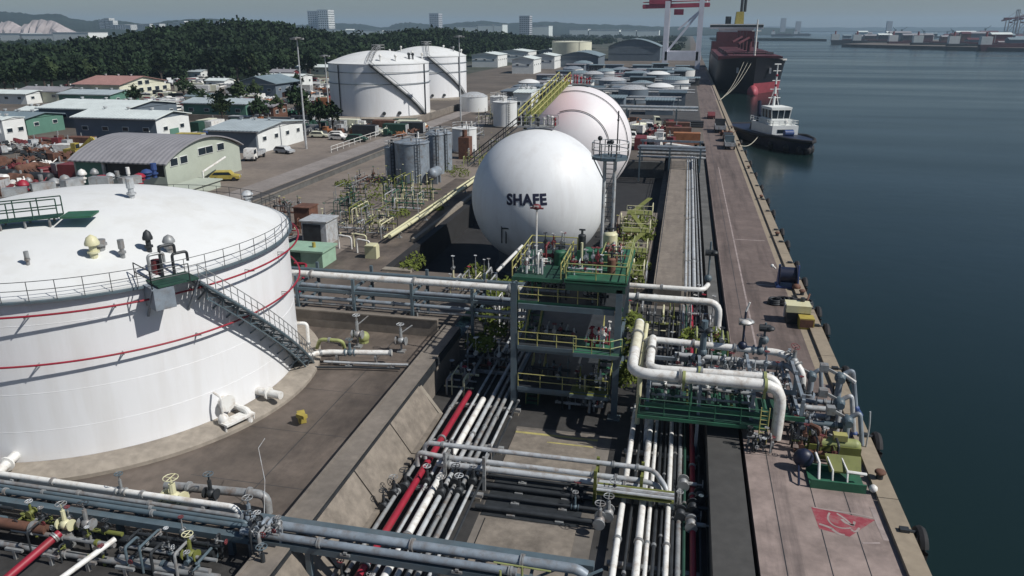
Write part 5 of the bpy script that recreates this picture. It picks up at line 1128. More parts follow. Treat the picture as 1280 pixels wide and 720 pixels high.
# ================================================================ ship-to-shore gantry crane
def gantry(label, x0, x1, y0, y1, zp, zg, ztop, boom, mw, mr_, group=None, thick=1.6):
    o = T('gantry_crane', label, 'crane', ((x0+x1)/2,(y0+y1)/2,0), group)
    for x in (x0,x1):
        for y in (y0,y1): MB().beam((x,y,0),(x,y,ztop if x==x1 else zg+3), thick).build('leg', mw, o)
        MB().beam((x,y0,zp),(x,y1,zp), thick*1.1,thick*1.6).build('portal_beam', mw, o)
    for y in (y0,y1):
        MB().beam((x0,y,zp),(x1,y,zp), thick,thick*1.8).build('portal_beam', mw, o)
        MB().beam((x0,y,zp+1),(x1,y,zg-2), thick*.45).build('brace', mw, o)
        MB().beam((x1,y,zg-2),(x0+(x1-x0)*.35,y,zg-14), thick*.35).build('brace', mw, o)
    b = boom
    for y in ((y0+y1)/2-3,(y0+y1)/2+3): MB().beam((x0-b[0],y,zg),(x1+b[1],y,zg+b[2]), 1.3,2.4).build('boom_girder', mr_, o)
    q = MB()
    for k in range(18):
        x = x0-b[0]+(x1+b[1]-x0+b[0])*k/17; z = zg+b[2]*(k/17); q.beam((x,(y0+y1)/2-3,z),(x,(y0+y1)/2+3,z), .5)
    for y in ((y0+y1)/2-3.5,(y0+y1)/2+3.5): q.tube([(x0-b[0],y,zg+2.6),(x1+b[1],y,zg+2.6+b[2])], .2, 5)
    q.build('boom_lattice', mr_, o)
    MB().box((x0-b[0]+4,(y0+y1)/2-4,zg+1.5),(x0-b[0]+18,(y0+y1)/2+4,zg+7)).build('machinery_house', mr_, o)
    MB().box((x0+4,(y0+y1)/2-2,zg-5),(x0+10,(y0+y1)/2+2,zg-1.6)).build('trolley', mr_, o)
    MB().beam((x1,(y0+y1)/2,zg),(x1,(y0+y1)/2,ztop), thick*.9).beam((x1,y0,ztop-1),(x1,y1,ztop-1), thick*.9).build('apex_frame', mw, o)
    for t in (-.7,.8):
        MB().tube([(x1,(y0+y1)/2,ztop-1),(x0-b[0]*.6 if t<0 else x1+b[1]*.7,(y0+y1)/2,zg+2)], .35, 6).build('stay', mw, o)
    MB().beam((x0,y0-2,1.5),(x0,y1+2,1.5), 1.8,2).beam((x1,y0-2,1.5),(x1,y1+2,1.5), 1.8,2).build('bogie_beam', mw, o)
    return o
gantry('pale lilac gantry crane with a crimson boom standing on the quay behind the pipes', -14.5, 6.5, 520, 542, 8.5, 38.5, 62, (16,5,1), 'craneW', 'craneR', thick=3.0)
# ================================================================ buildings of the yards
rnd = random.Random(77)
def windows(o, pts, w, h, face, depth=.12, m='glass', fm='wallwhite', name='window'):
    for (x, y, z) in pts:
        if face == 'x': f = MB().box((x,y-w/2,z-h/2),(x+depth,y+w/2,z+h/2)); g_ = MB().box((x+depth-.02,y-w/2+.1,z-h/2+.1),(x+depth+.03,y+w/2-.1,z+h/2-.1))
        else: f = MB().box((x-w/2,y-depth,z-h/2),(x+w/2,y,z+h/2)); g_ = MB().box((x-w/2+.1,y-depth-.03,z-h/2+.1),(x+w/2-.1,y-depth+.02,z+h/2-.1))
        w_ = f.build(name, fm, o); g_._link('pane', M[m], w_, Vector(o.location), False)
def shed(label, x0, x1, y0, y1, h, rise, wall, roof, ridge='y', over=.5, wins=True, door=None, endwall=None, name='warehouse', arch=False, cat='warehouse', group=None, fascia=None):
    o = T(name, label, cat, ((x0+x1)/2,(y0+y1)/2,0), group)
    MB().box((x0,y0,0),(x1,y1,h)).build('wall', wall, o, False)
    n = 10 if arch else 2
    if ridge == 'y':
        prof = [(x0-over+(x1-x0+2*over)*k/n, h+.02+rise*(math.sin(PI*k/n) if arch else 1-abs(2*k/n-1))) for k in range(n+1)]
        g_ = [(x0+(x1-x0)*k/n, h+rise*(math.sin(PI*k/n) if arch else 1-abs(2*k/n-1))-.03) for k in range(n+1)]
        roofp = prof + [(p[0],p[1]+.18) for p in prof[::-1]]
        MB().extr(roofp, (0,y0-over,0), (1,0,0),(0,0,1),(0,y1-y0+2*over,0)).build('roof', roof, o, arch)
        for yy in (y0,y1-.2): MB().extr(g_+[(x1,h-.1),(x0,h-.1)], (0,yy,0), (1,0,0),(0,0,1),(0,.2,0)).build('gable', wall, o, False)
    else:
        prof = [(y0-over+(y1-y0+2*over)*k/n, h+.02+rise*(math.sin(PI*k/n) if arch else 1-abs(2*k/n-1))) for k in range(n+1)]
        g_ = [(y0+(y1-y0)*k/n, h+rise*(math.sin(PI*k/n) if arch else 1-abs(2*k/n-1))-.03) for k in range(n+1)]
        roofp = prof + [(p[0],p[1]+.18) for p in prof[::-1]]
        MB().extr(roofp, (x0-over,0,0), (0,1,0),(0,0,1),(x1-x0+2*over,0,0)).build('roof', roof, o, arch)
        for xx in (x0,x1-.2): MB().extr(g_+[(y1,h-.1),(y0,h-.1)], (xx,0,0), (0,1,0),(0,0,1),(.2,0,0)).build('gable', wall, o, False)
    if wins:
        L = x1-x0; k = max(2,int(L/5)); windows(o, [(x0+L*(i+.5)/k,y0-.005,h*.62) for i in range(k)], 1.6, 1.0, 'y')
        L = y1-y0; k = max(2,int(L/5)); windows(o, [(x1+.005,y0+L*(i+.5)/k,h*.62) for i in range(k)], 1.6, 1.0, 'x')
    if door == 'x': d = MB().box((x1+.005,(y0+y1)/2-1.6,0),(x1+.12,(y0+y1)/2+1.6,min(3.4,h*.8))).build('door', 'wallgreen', o, False); MB().box((x1+.13,(y0+y1)/2+1.2,1.0),(x1+.22,(y0+y1)/2+1.35,1.3)).build('handle', 'dark', d)
    if door == 'y': d = MB().box(((x0+x1)/2-1.6,y0-.12,0),((x0+x1)/2+1.6,y0-.005,min(3.4,h*.8))).build('door', 'wallslate', o, False); MB().box(((x0+x1)/2+1.2,y0-.2,1.0),((x0+x1)/2+1.35,y0-.13,1.3)).build('handle', 'dark', d)
    for k in range(3):
        u = (k+.6)/3.4; vx, vy = (x0+(x1-x0)*u, (y0+y1)/2) if ridge == 'x' else ((x0+x1)/2, y0+(y1-y0)*u)
        MB().tube([(vx,vy,h+rise),(vx,vy,h+rise+.5)], .28, 8).tube([(vx,vy,h+rise+.5),(vx,vy,h+rise+.75)], .45, 8).build('roof_vent', 'lgrey', o)
    MB().beam((x0-over,y0-over-.08,h-.05),(x1+over,y0-over-.08,h-.05), .14).build('gutter', 'grey', o)
    if endwall: MB().box((x1+.002,y0+.02,0),(x1+.0045,y1-.02,h)).build('end_wall', endwall, o, False)
    if fascia: MB().box((x1+.006,y0+.5,h*.72),(x1+.16,y1-.5,h*.98)).build('fascia', fascia, o, False)
    return o
# arched grey-roofed warehouse with its pale sage gable facing the road
x1 = G(285,216,0).x
o = T('warehouse', 'grey-roofed arched warehouse with a pale sage gable beside the paved yard', 'warehouse', (-90,117,0))
gx = -80.0; ya, yb_ = 106.0, 127.5; hw = 4.5; rise = 2.9
n = 14; arc = [(ya+(yb_-ya)*k/n, hw + rise*math.sin(PI*k/n)**.85) for k in range(n+1)]
MB().extr(arc+[(yb_,0),(ya,0)], (gx-.3,0,0), (0,1,0),(0,0,1),(.3,0,0)).build('gable', 'wallsage', o, False)
MB().extr(arc+[(yb_,0),(ya,0)], (-97,0,0), (0,1,0),(0,0,1),(.3,0,0)).build('gable', 'wallsage', o, False)
arc2 = [(ya-.6+(yb_-ya+1.2)*k/n, hw+.03 + rise*math.sin(PI*k/n)**.85) for k in range(n+1)]
MB().extr(arc2+[(p[0],p[1]+.2) for p in arc2[::-1]], (-97.6,0,0), (0,1,0),(0,0,1),(18.2,0,0)).build('roof', 'roofgrey', o, True)
MB().box((-96.6,ya,0),(-91.5,ya+.25,hw)).build('wall', 'wallgreen', o, False); MB().box((-91.5,ya,0),(-gx*-1 if False else gx-.3,ya+.25,hw*.55)).build('wall', 'wallsage', o, False)
MB().box((-91.2,ya+.3,hw*.56),(gx-.4,ya+.34,hw)).build('opening', 'glass', o, False)
MB().box((-91.7,ya-.1,0),(-91.3,ya+.3,hw)).build('pillar', 'lgrey', o, False); MB().box((-96.6,yb_-.25,0),(gx-.3,yb_,hw)).build('wall', 'wallsage', o, False)
windows(o, [(gx+.005,ya+(yb_-ya)*t,4.6) for t in (.10,.22)], 2.0, 1.3, 'x'); windows(o, [(gx+.005,ya+(yb_-ya)*t,5.2) for t in (.46,.56,.72)], 2.2, 1.3, 'x')
MB().tube([(-77.6,112,0),(-77.6,112,2.4),(-77.6,119,3.8)], .18, 8).solo('barrier_pole', 'white', 'white barrier arm in front of the sage gable', 'barrier')
o = MB().box((-78.6,100.5,0),(-74.5,112,1.2)).box((-78.8,100.2,1.2),(-74.2,112.3,1.4)).solo('low_store', 'wallsage', 'long low sage store at the foot of the arched warehouse gable', 'store')
# white two-storey office with blue trim
o = shed('white office block with a pale blue roof behind the paved yard trucks', -98.5, -87, 146, 166, 4.6, 1.0, 'wallwhite', 'roofblue', 'x', .7, True)
MB().box((-98.5,145.75,0),(-87.3,145.98,4.3)).build('shaded_wall', 'wallslate', o, False)  # slate panel paints the shade over the white front
shed('long slate-walled shed with a white ridge roof and a white end wall', -135, -114, 150, 162, 6.0, 1.2, 'wallslate', 'roofwhite2', 'x', .6, True, 'x', endwall='wallwhite')
shed('wide white-roofed store left of the red-roofed office', -168, -142, 175, 197, 5.0, 1.4, 'wallslate', 'roofwhite2', 'x', .6)
shed('flat white shed at the foot of the wood on the far left', -262, -224, 229, 240, 3.4, .9, 'wallwhite', 'roofwhite2', 'x')
shed('small white hut with a slate front beside the long slate shed', -176, -169, 176, 184, 4.0, .8, 'wallslate', 'roofwhite2', 'x', .5, True, 'y')
shed('green sided shed at the left edge of the scrap yard', -172, -158, 160, 172, 4.0, .9, 'wallgreen', 'roofteal', 'x')
shed('white cabin at the left edge of the picture below the green shed', -152, -145.5, 141, 147, 6.0, .4, 'wallwhite', 'roofwhite2', 'x', .2)
o = shed('cream office with a faded red tiled roof by the wood', -222, -203, 250, 276, 5.4, 2.4, 'wallcream', 'roofred', 'x', .8, False)
windows(o, [(-222+19*(i+.5)/5,249.99,z) for i in range(5) for z in (3.2,)], 2.6, 1.5, 'y'); windows(o, [(-202.99,250+28*(i+.5)/6,3.0) for i in range(6)]+[(-202.99,261.5,5.6),(-202.99,265.5,5.6)], 2.6, 1.6, 'x')
shed('grey-roofed annexe joined to the left of the cream office', -234, -216, 236, 247, 3.8, 1.3, 'wallcream', 'roofgrey', 'x', .6)
shed('pale roofed annexe in front of the cream office', -206, -186, 224, 238, 4.2, 1.0, 'wallgreen', 'roofblue', 'x')
shed('white roofed long store at the wood edge behind the boats', -300, -272, 425, 440, 9.0, 2.0, 'wallwhite', 'roofwhite2', 'x', .6)
shed('teal hipped-roof workshop among the scrap yards', -165, -149, 266, 284, 5.5, 2.6, 'wallslate', 'roofteal', 'y', .8)
shed('pale slab-roofed shed right behind the teal workshop', -190, -166, 318, 330, 5.0, .8, 'wallwhite', 'roofwhite2', 'x')
shed('green lean-to beside the long slate shed end', -142, -122, 200, 212, 4.6, 1.0, 'wallgreen', 'roofblue', 'x')
shed('rust-walled small shed at the end of the green lean-to', -121, -114, 201, 209, 4.0, .6, 'rust', 'roofgrey', 'x')
for k_, (px,py,w_,d_,h_,wl,rf,lab) in enumerate((
   (214,88,13,9,4.5,'wallwhite','roofwhite2','small white house at the wood edge above the cream office'),
   (240,100,11,8,4,'wallwhite','roofblue','small white house right of the cream office'),
   (258,90,12,8,4,'wallslate','roofwhite2','slate house with a white roof up by the wood'),
   (283,94,10,8,5,'wallwhite','roofred','white house with a red roof left above the teal workshop'),
   (306,90,14,9,4,'wallwhite','roofwhite2','white house behind the teal workshop'),
   (270,112,9,7,3.6,'wallwhite','roofwhite2','low white cabin left of the teal workshop'),
   (352,104,12,8,5,'darkred','roofgrey','dark red shed right of the teal workshop'),
   (342,90,34,10,5,'wallwhite','roofblue','long pale hall at the wood edge left of the domed tank'),
   (392,96,20,10,5,'wallcream','roofwhite2','cream hall in the gap between the masts and the domed tank'),
   (196,146,7,6,3.2,'wallwhite','roofwhite2','white hut behind the long slate shed'),
   (246,134,8,6,3.4,'wallcream','roofteal','cream hut behind the green lean-to'))):
    g_ = G(px,py,0); shed(lab, g_.x-w_/2, g_.x+w_/2, g_.y, g_.y+d_, h_, h_*.25, wl, rf, 'x', .4)
# pale green hut behind the big tank
o = T('utility_hut', 'pale green flat-roofed hut behind the big white tank', 'hut', (-40,74,0))
a = G(365,333,0); 
MB().box((-42.5,73.6,0),(-37.6,77.0,1.75)).build('wall', 'mint', o, False); MB().box((-42.7,73.4,1.75),(-37.4,77.2,1.95)).build('roof', 'mint', o, False)
d = MB().box((-41.4,73.5,.0),(-40.2,73.59,1.6)).build('door', 'darkgreen', o, False); MB().box((-40.4,73.42,.8),(-40.3,73.49,.95)).build('handle', 'dark', d)
MB().tube([(-39.2,75,1.95),(-39.2,75,2.5)], .2, 10).build('vent', 'machyellow', o)
# ================================================================ mid-distance plant on the plateau
def vtank(label, c, r, h, m, roof=.5, cone=False, stairside=R(-60), cat='process tank', group=None):
    o = T('process_tank', label, cat, (c[0],c[1],0), group)
    MB().lathe([(r+.4,0),(r+.4,.3),(r,.32)], (c[0],c[1],0), 40).build('plinth', 'concrete', o)
    MB().lathe([(r,.3),(r,h)], (c[0],c[1],0), 48).build('shell', m, o)
    MB().lathe([(r+.12,h-.1),(r+.12,h),(r*.6,h+roof*.6),(.01,h+roof)], (c[0],c[1],0), 48).build('roof', m, o)
    MB().ring((c[0],c[1],h+1.0), r-.1, .05, 40, 5).ring((c[0],c[1],h+.5), r-.1, .04, 40, 5).build('railing', 'lgrey', o)
    t = stairside; u = Vector((math.cos(t),math.sin(t),0)); w = Vector((-math.sin(t),math.cos(t),0)); b = MB(); p = Vector((c[0],c[1],0))+u*(r+.25)
    for s in (-.25,.25): b.tube([p+w*s, p+w*s+Vector((0,0,h+1))], .06, 5)
    for k in range(int(h/.6)): b.tube([p-w*.25+Vector((0,0,.5+.6*k)), p+w*.25+Vector((0,0,.5+.6*k))], .04, 4)
    b.build('ladder', 'dark', o)
    for k in range(4):
        t = rnd.uniform(0,2*PI); q = Vector((c[0]+r*.6*math.cos(t),c[1]+r*.6*math.sin(t),h+.1)); MB().tube([q,q+Vector((0,0,rnd.uniform(.6,1.4)))], .16, 8).build('roof_nozzle', rnd.choice(['grey','white','dark']), o)
    return o
vtank('blue-grey steel tank on the plateau left of the lettered sphere', (-44.6,123), 2.9, 6.9, 'steelblue', .6, stairside=R(-52))
vtank('slim blue-grey vessel right behind the blue-grey steel tank', (-43.0,130.5), 1.6, 7.3, 'steelblue', 1.0)
vtank('shorter blue-grey vessel beside the slim one on the plateau', (-42.6,134.5), 1.5, 7.0, 'steelblue', .8)
vtank('narrow blue-grey side vessel left of the blue-grey steel tank', (-48.6,123.5), 1.1, 5.8, 'steelblue', .5)
vtank('beige tank with a stained side behind the blue-grey vessels', (-45.3,157.8), 2.6, 5.1, 'roofwhite', .4)
vtank('white tank with a pale shell beside the access road', (-46.8,203), 3.2, 6.6, 'roofwhite', .4)
vtank('beige tall tank farther along behind the spheres', (-42.5,268), 4.4, 8.2, 'roofwhite', .4)
for k_, (x_,y_,r_,h_) in enumerate(((-55.5,232,2.6,5.5),(-39,240,2.4,6.0),(-52.5,262,3.0,6.0),(-36,256,2.2,5.0))): vtank(['small white tank left of the white windowless block','small white tank right behind the white windowless block','small white tank left of the beige tall tank','short white tank nearer the pipe field than the beige tall tank'][k_], (x_,y_), r_, h_, 'roofwhite')
vtank('big pale cylinder tank far along the access road', (-92,640), 16, 15, 'wallcream', .8)
shed('white windowless block beside the white tank at the access road', -48.0, -42.8, 219, 233, 7.6, .4, 'wallwhite', 'roofwhite2', 'x', .15, True)
b = MB().box((-45,128,1),(-42,131,1.1)); 
MB().tube([(-40.6,121.6,1.9),(-40.6,124.2,1.9)], .9, 14).sphere((-40.6,121.6,1.9), .9, n=12, m=8).box((-41.3,122,0),(-39.9,122.3,1.3)).box((-41.3,123.6,0),(-39.9,123.9,1.3)).solo('drum_vessel', 'steelblue', 'small horizontal blue-grey drum below the slim vessels', 'vessel')
MB().box((-43.8,148,0),(-41.6,150.6,4.4)).tube([(-42.7,149,4.4),(-42.7,149,5.8)], .5, 10).solo('rust_cabin', 'rust', 'rust brown upright box left of the beige tank', 'equipment box')
# yellow-white pipeway on trestles along the pit edge
yp = [(G(470,275,.9)),(G(505,262,.9)),(G(535,240,.9)),(G(592,198,.9))]
pipe('yellowed pipe on low trestles along the edge of the sphere pit', [(-34.0,84.5,1.0),(-33.6,98,1.0),(-33.4,118,1.0),(-33.6,148,1.2)], .26, 'cream', fl=(.15,.3,.5,.7), sup=(.05,.2,.35,.5,.65,.8,.95), floor=0)
pipe('thinner yellowed pipe beside the one along the sphere pit', [(-34.8,84.5,.8),(-34.4,148,.8)], .14, 'cream', fl=(.2,.4,.6), sup=(.12,.45,.75))
for k, (x0,y0,w,d,n,hh,ms,lab) in enumerate((
   (-45.5,86,6.5,4,9,2.2,['grey','cream','lgrey','dark'],'grey pump gear beside the dark control kiosk on the plateau'),
   (-44.5,93,7,5,10,2.8,['darkgreen','olive','grey','cream'],'green pipework thicket in front of the blue-grey steel tank'),
   (-42,101,6,5,10,3.2,['darkgreen','green','lgrey','cream'],'second green pipework thicket nearer the blue-grey steel tank'),
   (-42.5,109,6,5,9,2.6,['olive','darkgreen','cream'],'third green pipework thicket beside the yellowed pipe'),
   (-50.5,84,3.5,3,6,1.5,['rust','red','grey'],'rusty red pump gear left of the dark control kiosk'),
   (-57,80,5,2.5,6,1.4,['dark','grey','rust'],'dark pump row along the road fence'),
   (-50.5,104,4,4,7,2.5,['olive','grey','darkgreen'],'olive gear against the road wall'),
   (-41,140,5,5,8,2.6,['olive','ygreen','grey'],'yellow-green gear between the vessels and the beige tank'),
   (-41,160,6,8,10,2.5,['dark','grey','olive'],'dark pipe gear behind the beige tank'),
   (-49,205.5,5,8,10,3.0,['dark','grey','cream'],'dark gear in front of the white windowless block'),
   (-47.5,97,3,6,8,2.4,['dark','darkgreen','grey'],'dark thicket of pipes left of the green ones before the blue-grey tank'),
   (-39.5,86.5,4,5,9,2.0,['grey','cream','dark','olive'],'cream and grey pipe gear between the kiosk and the yellowed pipe'),
   (-46,111,3.6,6,9,3.0,['darkgreen','dark','olive','grey'],'dark green pipe gear at the foot of the blue-grey steel tank'),
   (-53,112,4,8,9,1.8,['grey','rust','dark'],'low rusty gear between the road wall and the blue-grey tank'),
   (-56,92,4,6,8,1.4,['grey','dark','rust'],'low dark gear along the road wall nearer the big tank'),
   (-52,140,5,10,10,2.4,['dark','grey','steelblue'],'slate pipe gear behind the narrow side vessel'),
   (-52,166,6,14,12,2.6,['grey','dark','lgrey'],'grey pipe gear between the beige and the white tanks'),
   (-56,205,6,14,12,3.0,['grey','dark','cream'],'pale pipe gear left of the white windowless block'),
   (-30,160,12,9,14,4.0,['dark','grey','lgrey','rust'],'rusty pipe gear behind the pink-tinged sphere'),
   (-31,150.5,8,6,10,3.6,['dark','grey','darkgreen','lgrey'],'dark gear behind the left shoulder of the lettered sphere'))):
    manifold(lab, x0, y0, 0, w, d, n, 120+k, ms, hh=hh, wheel=('green','grey','yellow','cream'), headers=3, group='pipe gear on the plateau')
o = T('control_kiosk', 'dark-fronted grey control kiosk on the plateau', 'kiosk', (-42.2,83.5,0))
MB().box((-44.4,82.2,0),(-41.2,85.4,2.9)).build('body', 'lgrey', o, False); MB().box((-44.2,82.1,.3),(-41.9,82.19,2.6)).build('door', 'dark', o, False); MB().box((-44.6,82.0,2.9),(-41.0,85.6,3.05)).build('roof', 'lgrey', o, False)
MB().box((-49,89,0),(-46.8,91.5,2.8)).box((-49.1,88.9,2.8),(-46.7,91.6,2.95)).solo('switch_cabinet', 'rust', 'dark brown switch cabinet by the green thicket', 'cabinet')
for k,(x,y,m) in enumerate(((-38.5,81.5,'white'),(-35.6,80.2,'white'),(-37,82.5,'cream'))):
    pipe(['white hoop pipe standing before the kiosk','white hoop pipe standing at the plateau corner','cream hoop pipe between the two white hoops'][k], [(x-.8,y,0),(x-.8,y,1.7),(x+.8,y,1.5),(x+.8,y,0)], .10, m, fillet=.3)
MB().box((-34.6,78.2,0),(-33.2,79.2,1.5)).box((-34.4,78.0,1.5),(-33.4,79.4,1.6)).solo('meter_box', 'cream', 'cream meter box at the corner of the plateau', 'meter box')
MB().beam((-31.5,86,.25),(-31.5,140,.25), .5,.5).solo('kerb_wall', 'beige', 'low pale kerb wall along the edge of the sphere pit', 'wall')
# weeds: nobody could count them
def leafmass(name, spots, m, label, seed=3, n=150, size=.17):
    rr = random.Random(seed); b = MB()
    for (x,y,z,r,h) in spots:
        for k in range(n):
            a = rr.uniform(0,2*PI); d = r*math.sqrt(rr.random()); c = Vector((x+d*math.cos(a), y+d*math.sin(a), z+h*rr.random()*(1-.5*d/r)))
            u = Vector((rr.uniform(-1,1),rr.uniform(-1,1),rr.uniform(-.6,1))).normalized(); v = u.orthogonal().normalized(); s = size*rr.uniform(.5,1.2)
            b.quad(c-u*s-v*s*.5, c+u*s-v*s*.5, c+u*s+v*s*.5, c-u*s+v*s*.5)
    return b.solo(name, m, label, 'weeds', kind='stuff', smooth=False)
sp = [(*G(px,py,0).xy,0,r,h) for px,py,r,h in ((512,336,1.3,1.2),(520,330,1.1,1.6),(595,345,1.3,1.8),(605,352,1.2,1.6),(470,250,2,2.5),(480,235,3,3),(500,270,1.5,1.4),(455,262,1.5,1.5),(545,262,1.2,1.0),(575,220,2,2),(560,215,2,2),(430,232,1.6,1.2))]
sp += [(x,y,-1.0,1.3,rnd.uniform(1,2.4)) for x,y in [(rnd.uniform(-8,-3.5), rnd.uniform(76,108)) for k in range(16)]]
sp += [(rnd.uniform(-3.2,-2.6),y,rnd.uniform(-1,3),.9,1.5) for y in (51,52.5,54,55.5,57,58.5)] + [(rnd.uniform(-17,-12.5),rnd.uniform(55,68),-1.8+rnd.uniform(0,2.5),1.0,1.2) for k in range(9)] + [(2.6+rnd.uniform(-1,1.5),rnd.uniform(54,58),1.8,.9,1.2) for k in range(5)] + [(rnd.uniform(-20,-12),71+rnd.uniform(-2,2),0,1.0,2.0) for k in range(6)]
leafmass('weeds', sp, 'weed', 'yellow-green weeds growing among the pipework on the plateau and pit edge')
# manifolds in the dark bay between rack and tower, and pit front
for k,(x0,y0,z,w,d,n,hh,ms,lab) in enumerate((
   (-16.4,63.5,-2,4.5,3,9,4.6,['lgrey','grey','white','dark'],'tall silver valve gear behind the left bundle under the tank pipe rack'),
   (-16.6,55.5,-2,4.0,2.4,8,2.2,['dark','rust','white','grey'],'rusty valve gear at the far end of the red pipe'),
   (-16.8,51.0,-2,2.4,2.4,6,1.6,['cream','dark','grey'],'cream bent pipes below the end of the bund coping'),
   (-12.0,66.5,-2,6,3,9,4.8,['lgrey','dark','white'],'silver gear between the tower and the lettered sphere'),
   (-22,68,0,5,3,8,2.4,['lgrey','grey','cream'],'pale gear at the foot of the sphere pit front wall'),
   (-4.0,66,-2,5,4,8,3.2,['grey','dark','olive','cream'],'grey and olive gear between the lattice mast and the walkway'),
   (1.6,66.5,-2,2.4,5,6,3.0,['lgrey','grey','dark'],'upright grey gear where the far pipes reach the walkway'))):
    manifold(lab, x0, y0, z, w, d, n, 160+k, ms, hh=hh, headers=3, wheel=('lgrey','white','red','grey'), group='valve gear around the tower foot')
pipe('slanting white pipe above the silver gear left of the tower', [(-17.0,70,2.2),(-15.0,72.8,4.2)], .16, 'white', fl=(.2,.8))
# far corridor pipes beside the walkway
for k,(x,r,m,z) in enumerate(((1.45,.16,'lgrey',-.2),(1.85,.13,'lgrey',-.1),(2.3,.2,'lgrey',0.0),(2.75,.12,'grey',-.1),(3.15,.09,'grey',-.3))):
    pipe(f'{ORD[k]} long pipe from the left running beside the beige walkway to the far bridge', [(x,75,z),(x,178,z)], r, m, fl=(.1,.3,.5,.8), sup=(.02,.2,.4,.6,.9), floor=-2, group='long pipes beside the walkway')
o = T('hand_gate', 'white tubular frame at the near end of the beige walkway', 'barrier', (-2.4,75,0)); MB().rail([(-2.6,75,-.2),(-2.6,77.5,-.2)], 2.2, .05, 2.5).build('frame', 'lgrey', o)
MB().rail([(-1.6,76,0),(-1.6,150,0)], 1.0, .03, 4).solo('railing', 'dark', 'thin dark railing along the left side of the beige walkway', 'railing')
# far pipe bridge crossing from the spheres to the quay
o = T('pipe_bridge', 'grey pipe bridge crossing the corridor beyond the second sphere', 'pipe bridge', (-1,150,0))
for k in range(7): MB().tube([(-8,146+k*1.3,2.2+.5*(k%3)),(4.6,146+k*1.3,2.2+.5*(k%3))], .2+.05*(k%2), 8).build('bridge_pipe', ('lgrey','grey','steelblue')[k%3], o)
for x in (-7.5,-2,3.6):
    for y in (145.5,154.5): MB().beam((x,y,-2.5),(x,y,4), .3).build('post', 'bluegrey', o)
    MB().beam((x,145.5,1.8),(x,154.5,1.8), .25).build('crossbeam', 'bluegrey', o)
for y in (145.5,154.5): MB().beam((-8,y,4),(4.2,y,4), .25,.4).build('girder', 'steelblue', o)
pipe('bright white pipe elbow at the quay end of the far pipe bridge', [(-3.2,158,1.0),(-3.2,158,3.0),(4.2,158,2.2)], .3, 'white', fillet=.8)
# ================================================================ countable clutter of the yards
rnd = random.Random(99)
def proto_container():
    o = T('storage_container', 'x', 'container', (0,0,0)); MB().box((-3,-1.2,.1),(3,1.2,2.6)).build('body', 'white', o, False)
    d = MB().box((3.005,-1.1,.2),(3.08,1.1,2.5)).build('door', 'lgrey', o, False); MB().tube([(3.12,-.1,.4),(3.12,-.1,2.3)], .04, 5).build('lock_bar', 'grey', d); return o
def proto_car():
    o = T('parked_car', 'x', 'car', (0,0,0))
    MB().extr([(-2.2,.35),(2.2,.35),(2.25,.75),(1.2,.95),(.75,1.5),(-1.5,1.5),(-2.1,1.0),(-2.25,.8)], (0,-.88,0), (1,0,0),(0,0,1),(0,1.76,0)).build('body', 'white', o)
    MB().extr([(1.12,.98),(.70,1.42),(-1.42,1.42),(-1.9,1.02)], (0,-.895,0), (1,0,0),(0,0,1),(0,1.79,0)).build('window', 'glass', o)
    for x in (-1.4,1.4):
        for y in (-.8,.8): MB().tube([(x,y-.11,.33),(x,y+.11,.33)], .33, 14).build('wheel', 'black', o)
    for y in (-.65,.65): MB().cbox((2.24,y,.72),(.08,.35,.16)).build('headlight', 'lgrey', o)
    return o
def proto_truck():
    o = T('parked_truck', 'x', 'truck', (0,0,0))
    MB().extr([(1.4,.5),(3.3,.5),(3.35,1.3),(2.9,2.4),(1.4,2.5)], (0,-1.05,0), (1,0,0),(0,0,1),(0,2.1,0)).build('cab', 'white', o)
    MB().extr([(3.30,1.4),(2.93,2.25),(1.8,2.3),(1.8,1.45)], (0,-1.07,0), (1,0,0),(0,0,1),(0,2.14,0)).build('window', 'glass', o)
    MB().box((-3.4,-1.1,.8),(1.3,1.1,1.0)).box((-3.4,-1.1,1.0),(1.3,-1.02,1.6)).box((-3.4,1.02,1.0),(1.3,1.1,1.6)).box((-3.4,-1.0,1.0),(-3.32,1.0,1.6)).build('load_bed', 'lgrey', o, False)
    for x in (-2.4,2.4):
        for y in (-.95,.95): MB().tube([(x,y-.15,.45),(x,y+.15,.45)], .45, 14).build('wheel', 'black', o)
    for y in (-.75,.75): MB().cbox((3.36,y,.85),(.08,.4,.2)).build('headlight', 'lgrey', o)
    return o
def proto_boat():
    o = T('beached_boat', 'x', 'boat', (0,0,0)); vs = []; fs = []
    st = [(-1,.85),(-.4,1),(.3,.95),(.7,.6),(1,.02)]
    for u, w in st: vs += [(u*4,-1.3*w,1.5+.4*max(0,u)),(u*3.7,-.7*w,.6),(u*3.7,.7*w,.6),(u*4,1.3*w,1.5+.4*max(0,u))]
    for i in range(4):
        for j in range(3): a = i*4+j; fs.append((a,a+4,a+5,a+1))
        fs.append((i*4+3,i*4+7,i*4+4,i*4))
    fs += [(0,1,2,3)]
    MB().add(vs, fs).build('hull', 'white', o, False); MB().box((-1.8,-.8,1.4),(.6,.8,2.7)).build('cabin', 'white', o, False); MB().box((-1.82,-.82,1.9),(.62,.82,2.4)).build('window', 'glass', o, False)
    for x in (-2,1.6): MB().box((x-.15,-.8,0),(x+.15,.8,.62)).build('cradle', 'rust', o, False)
    return o
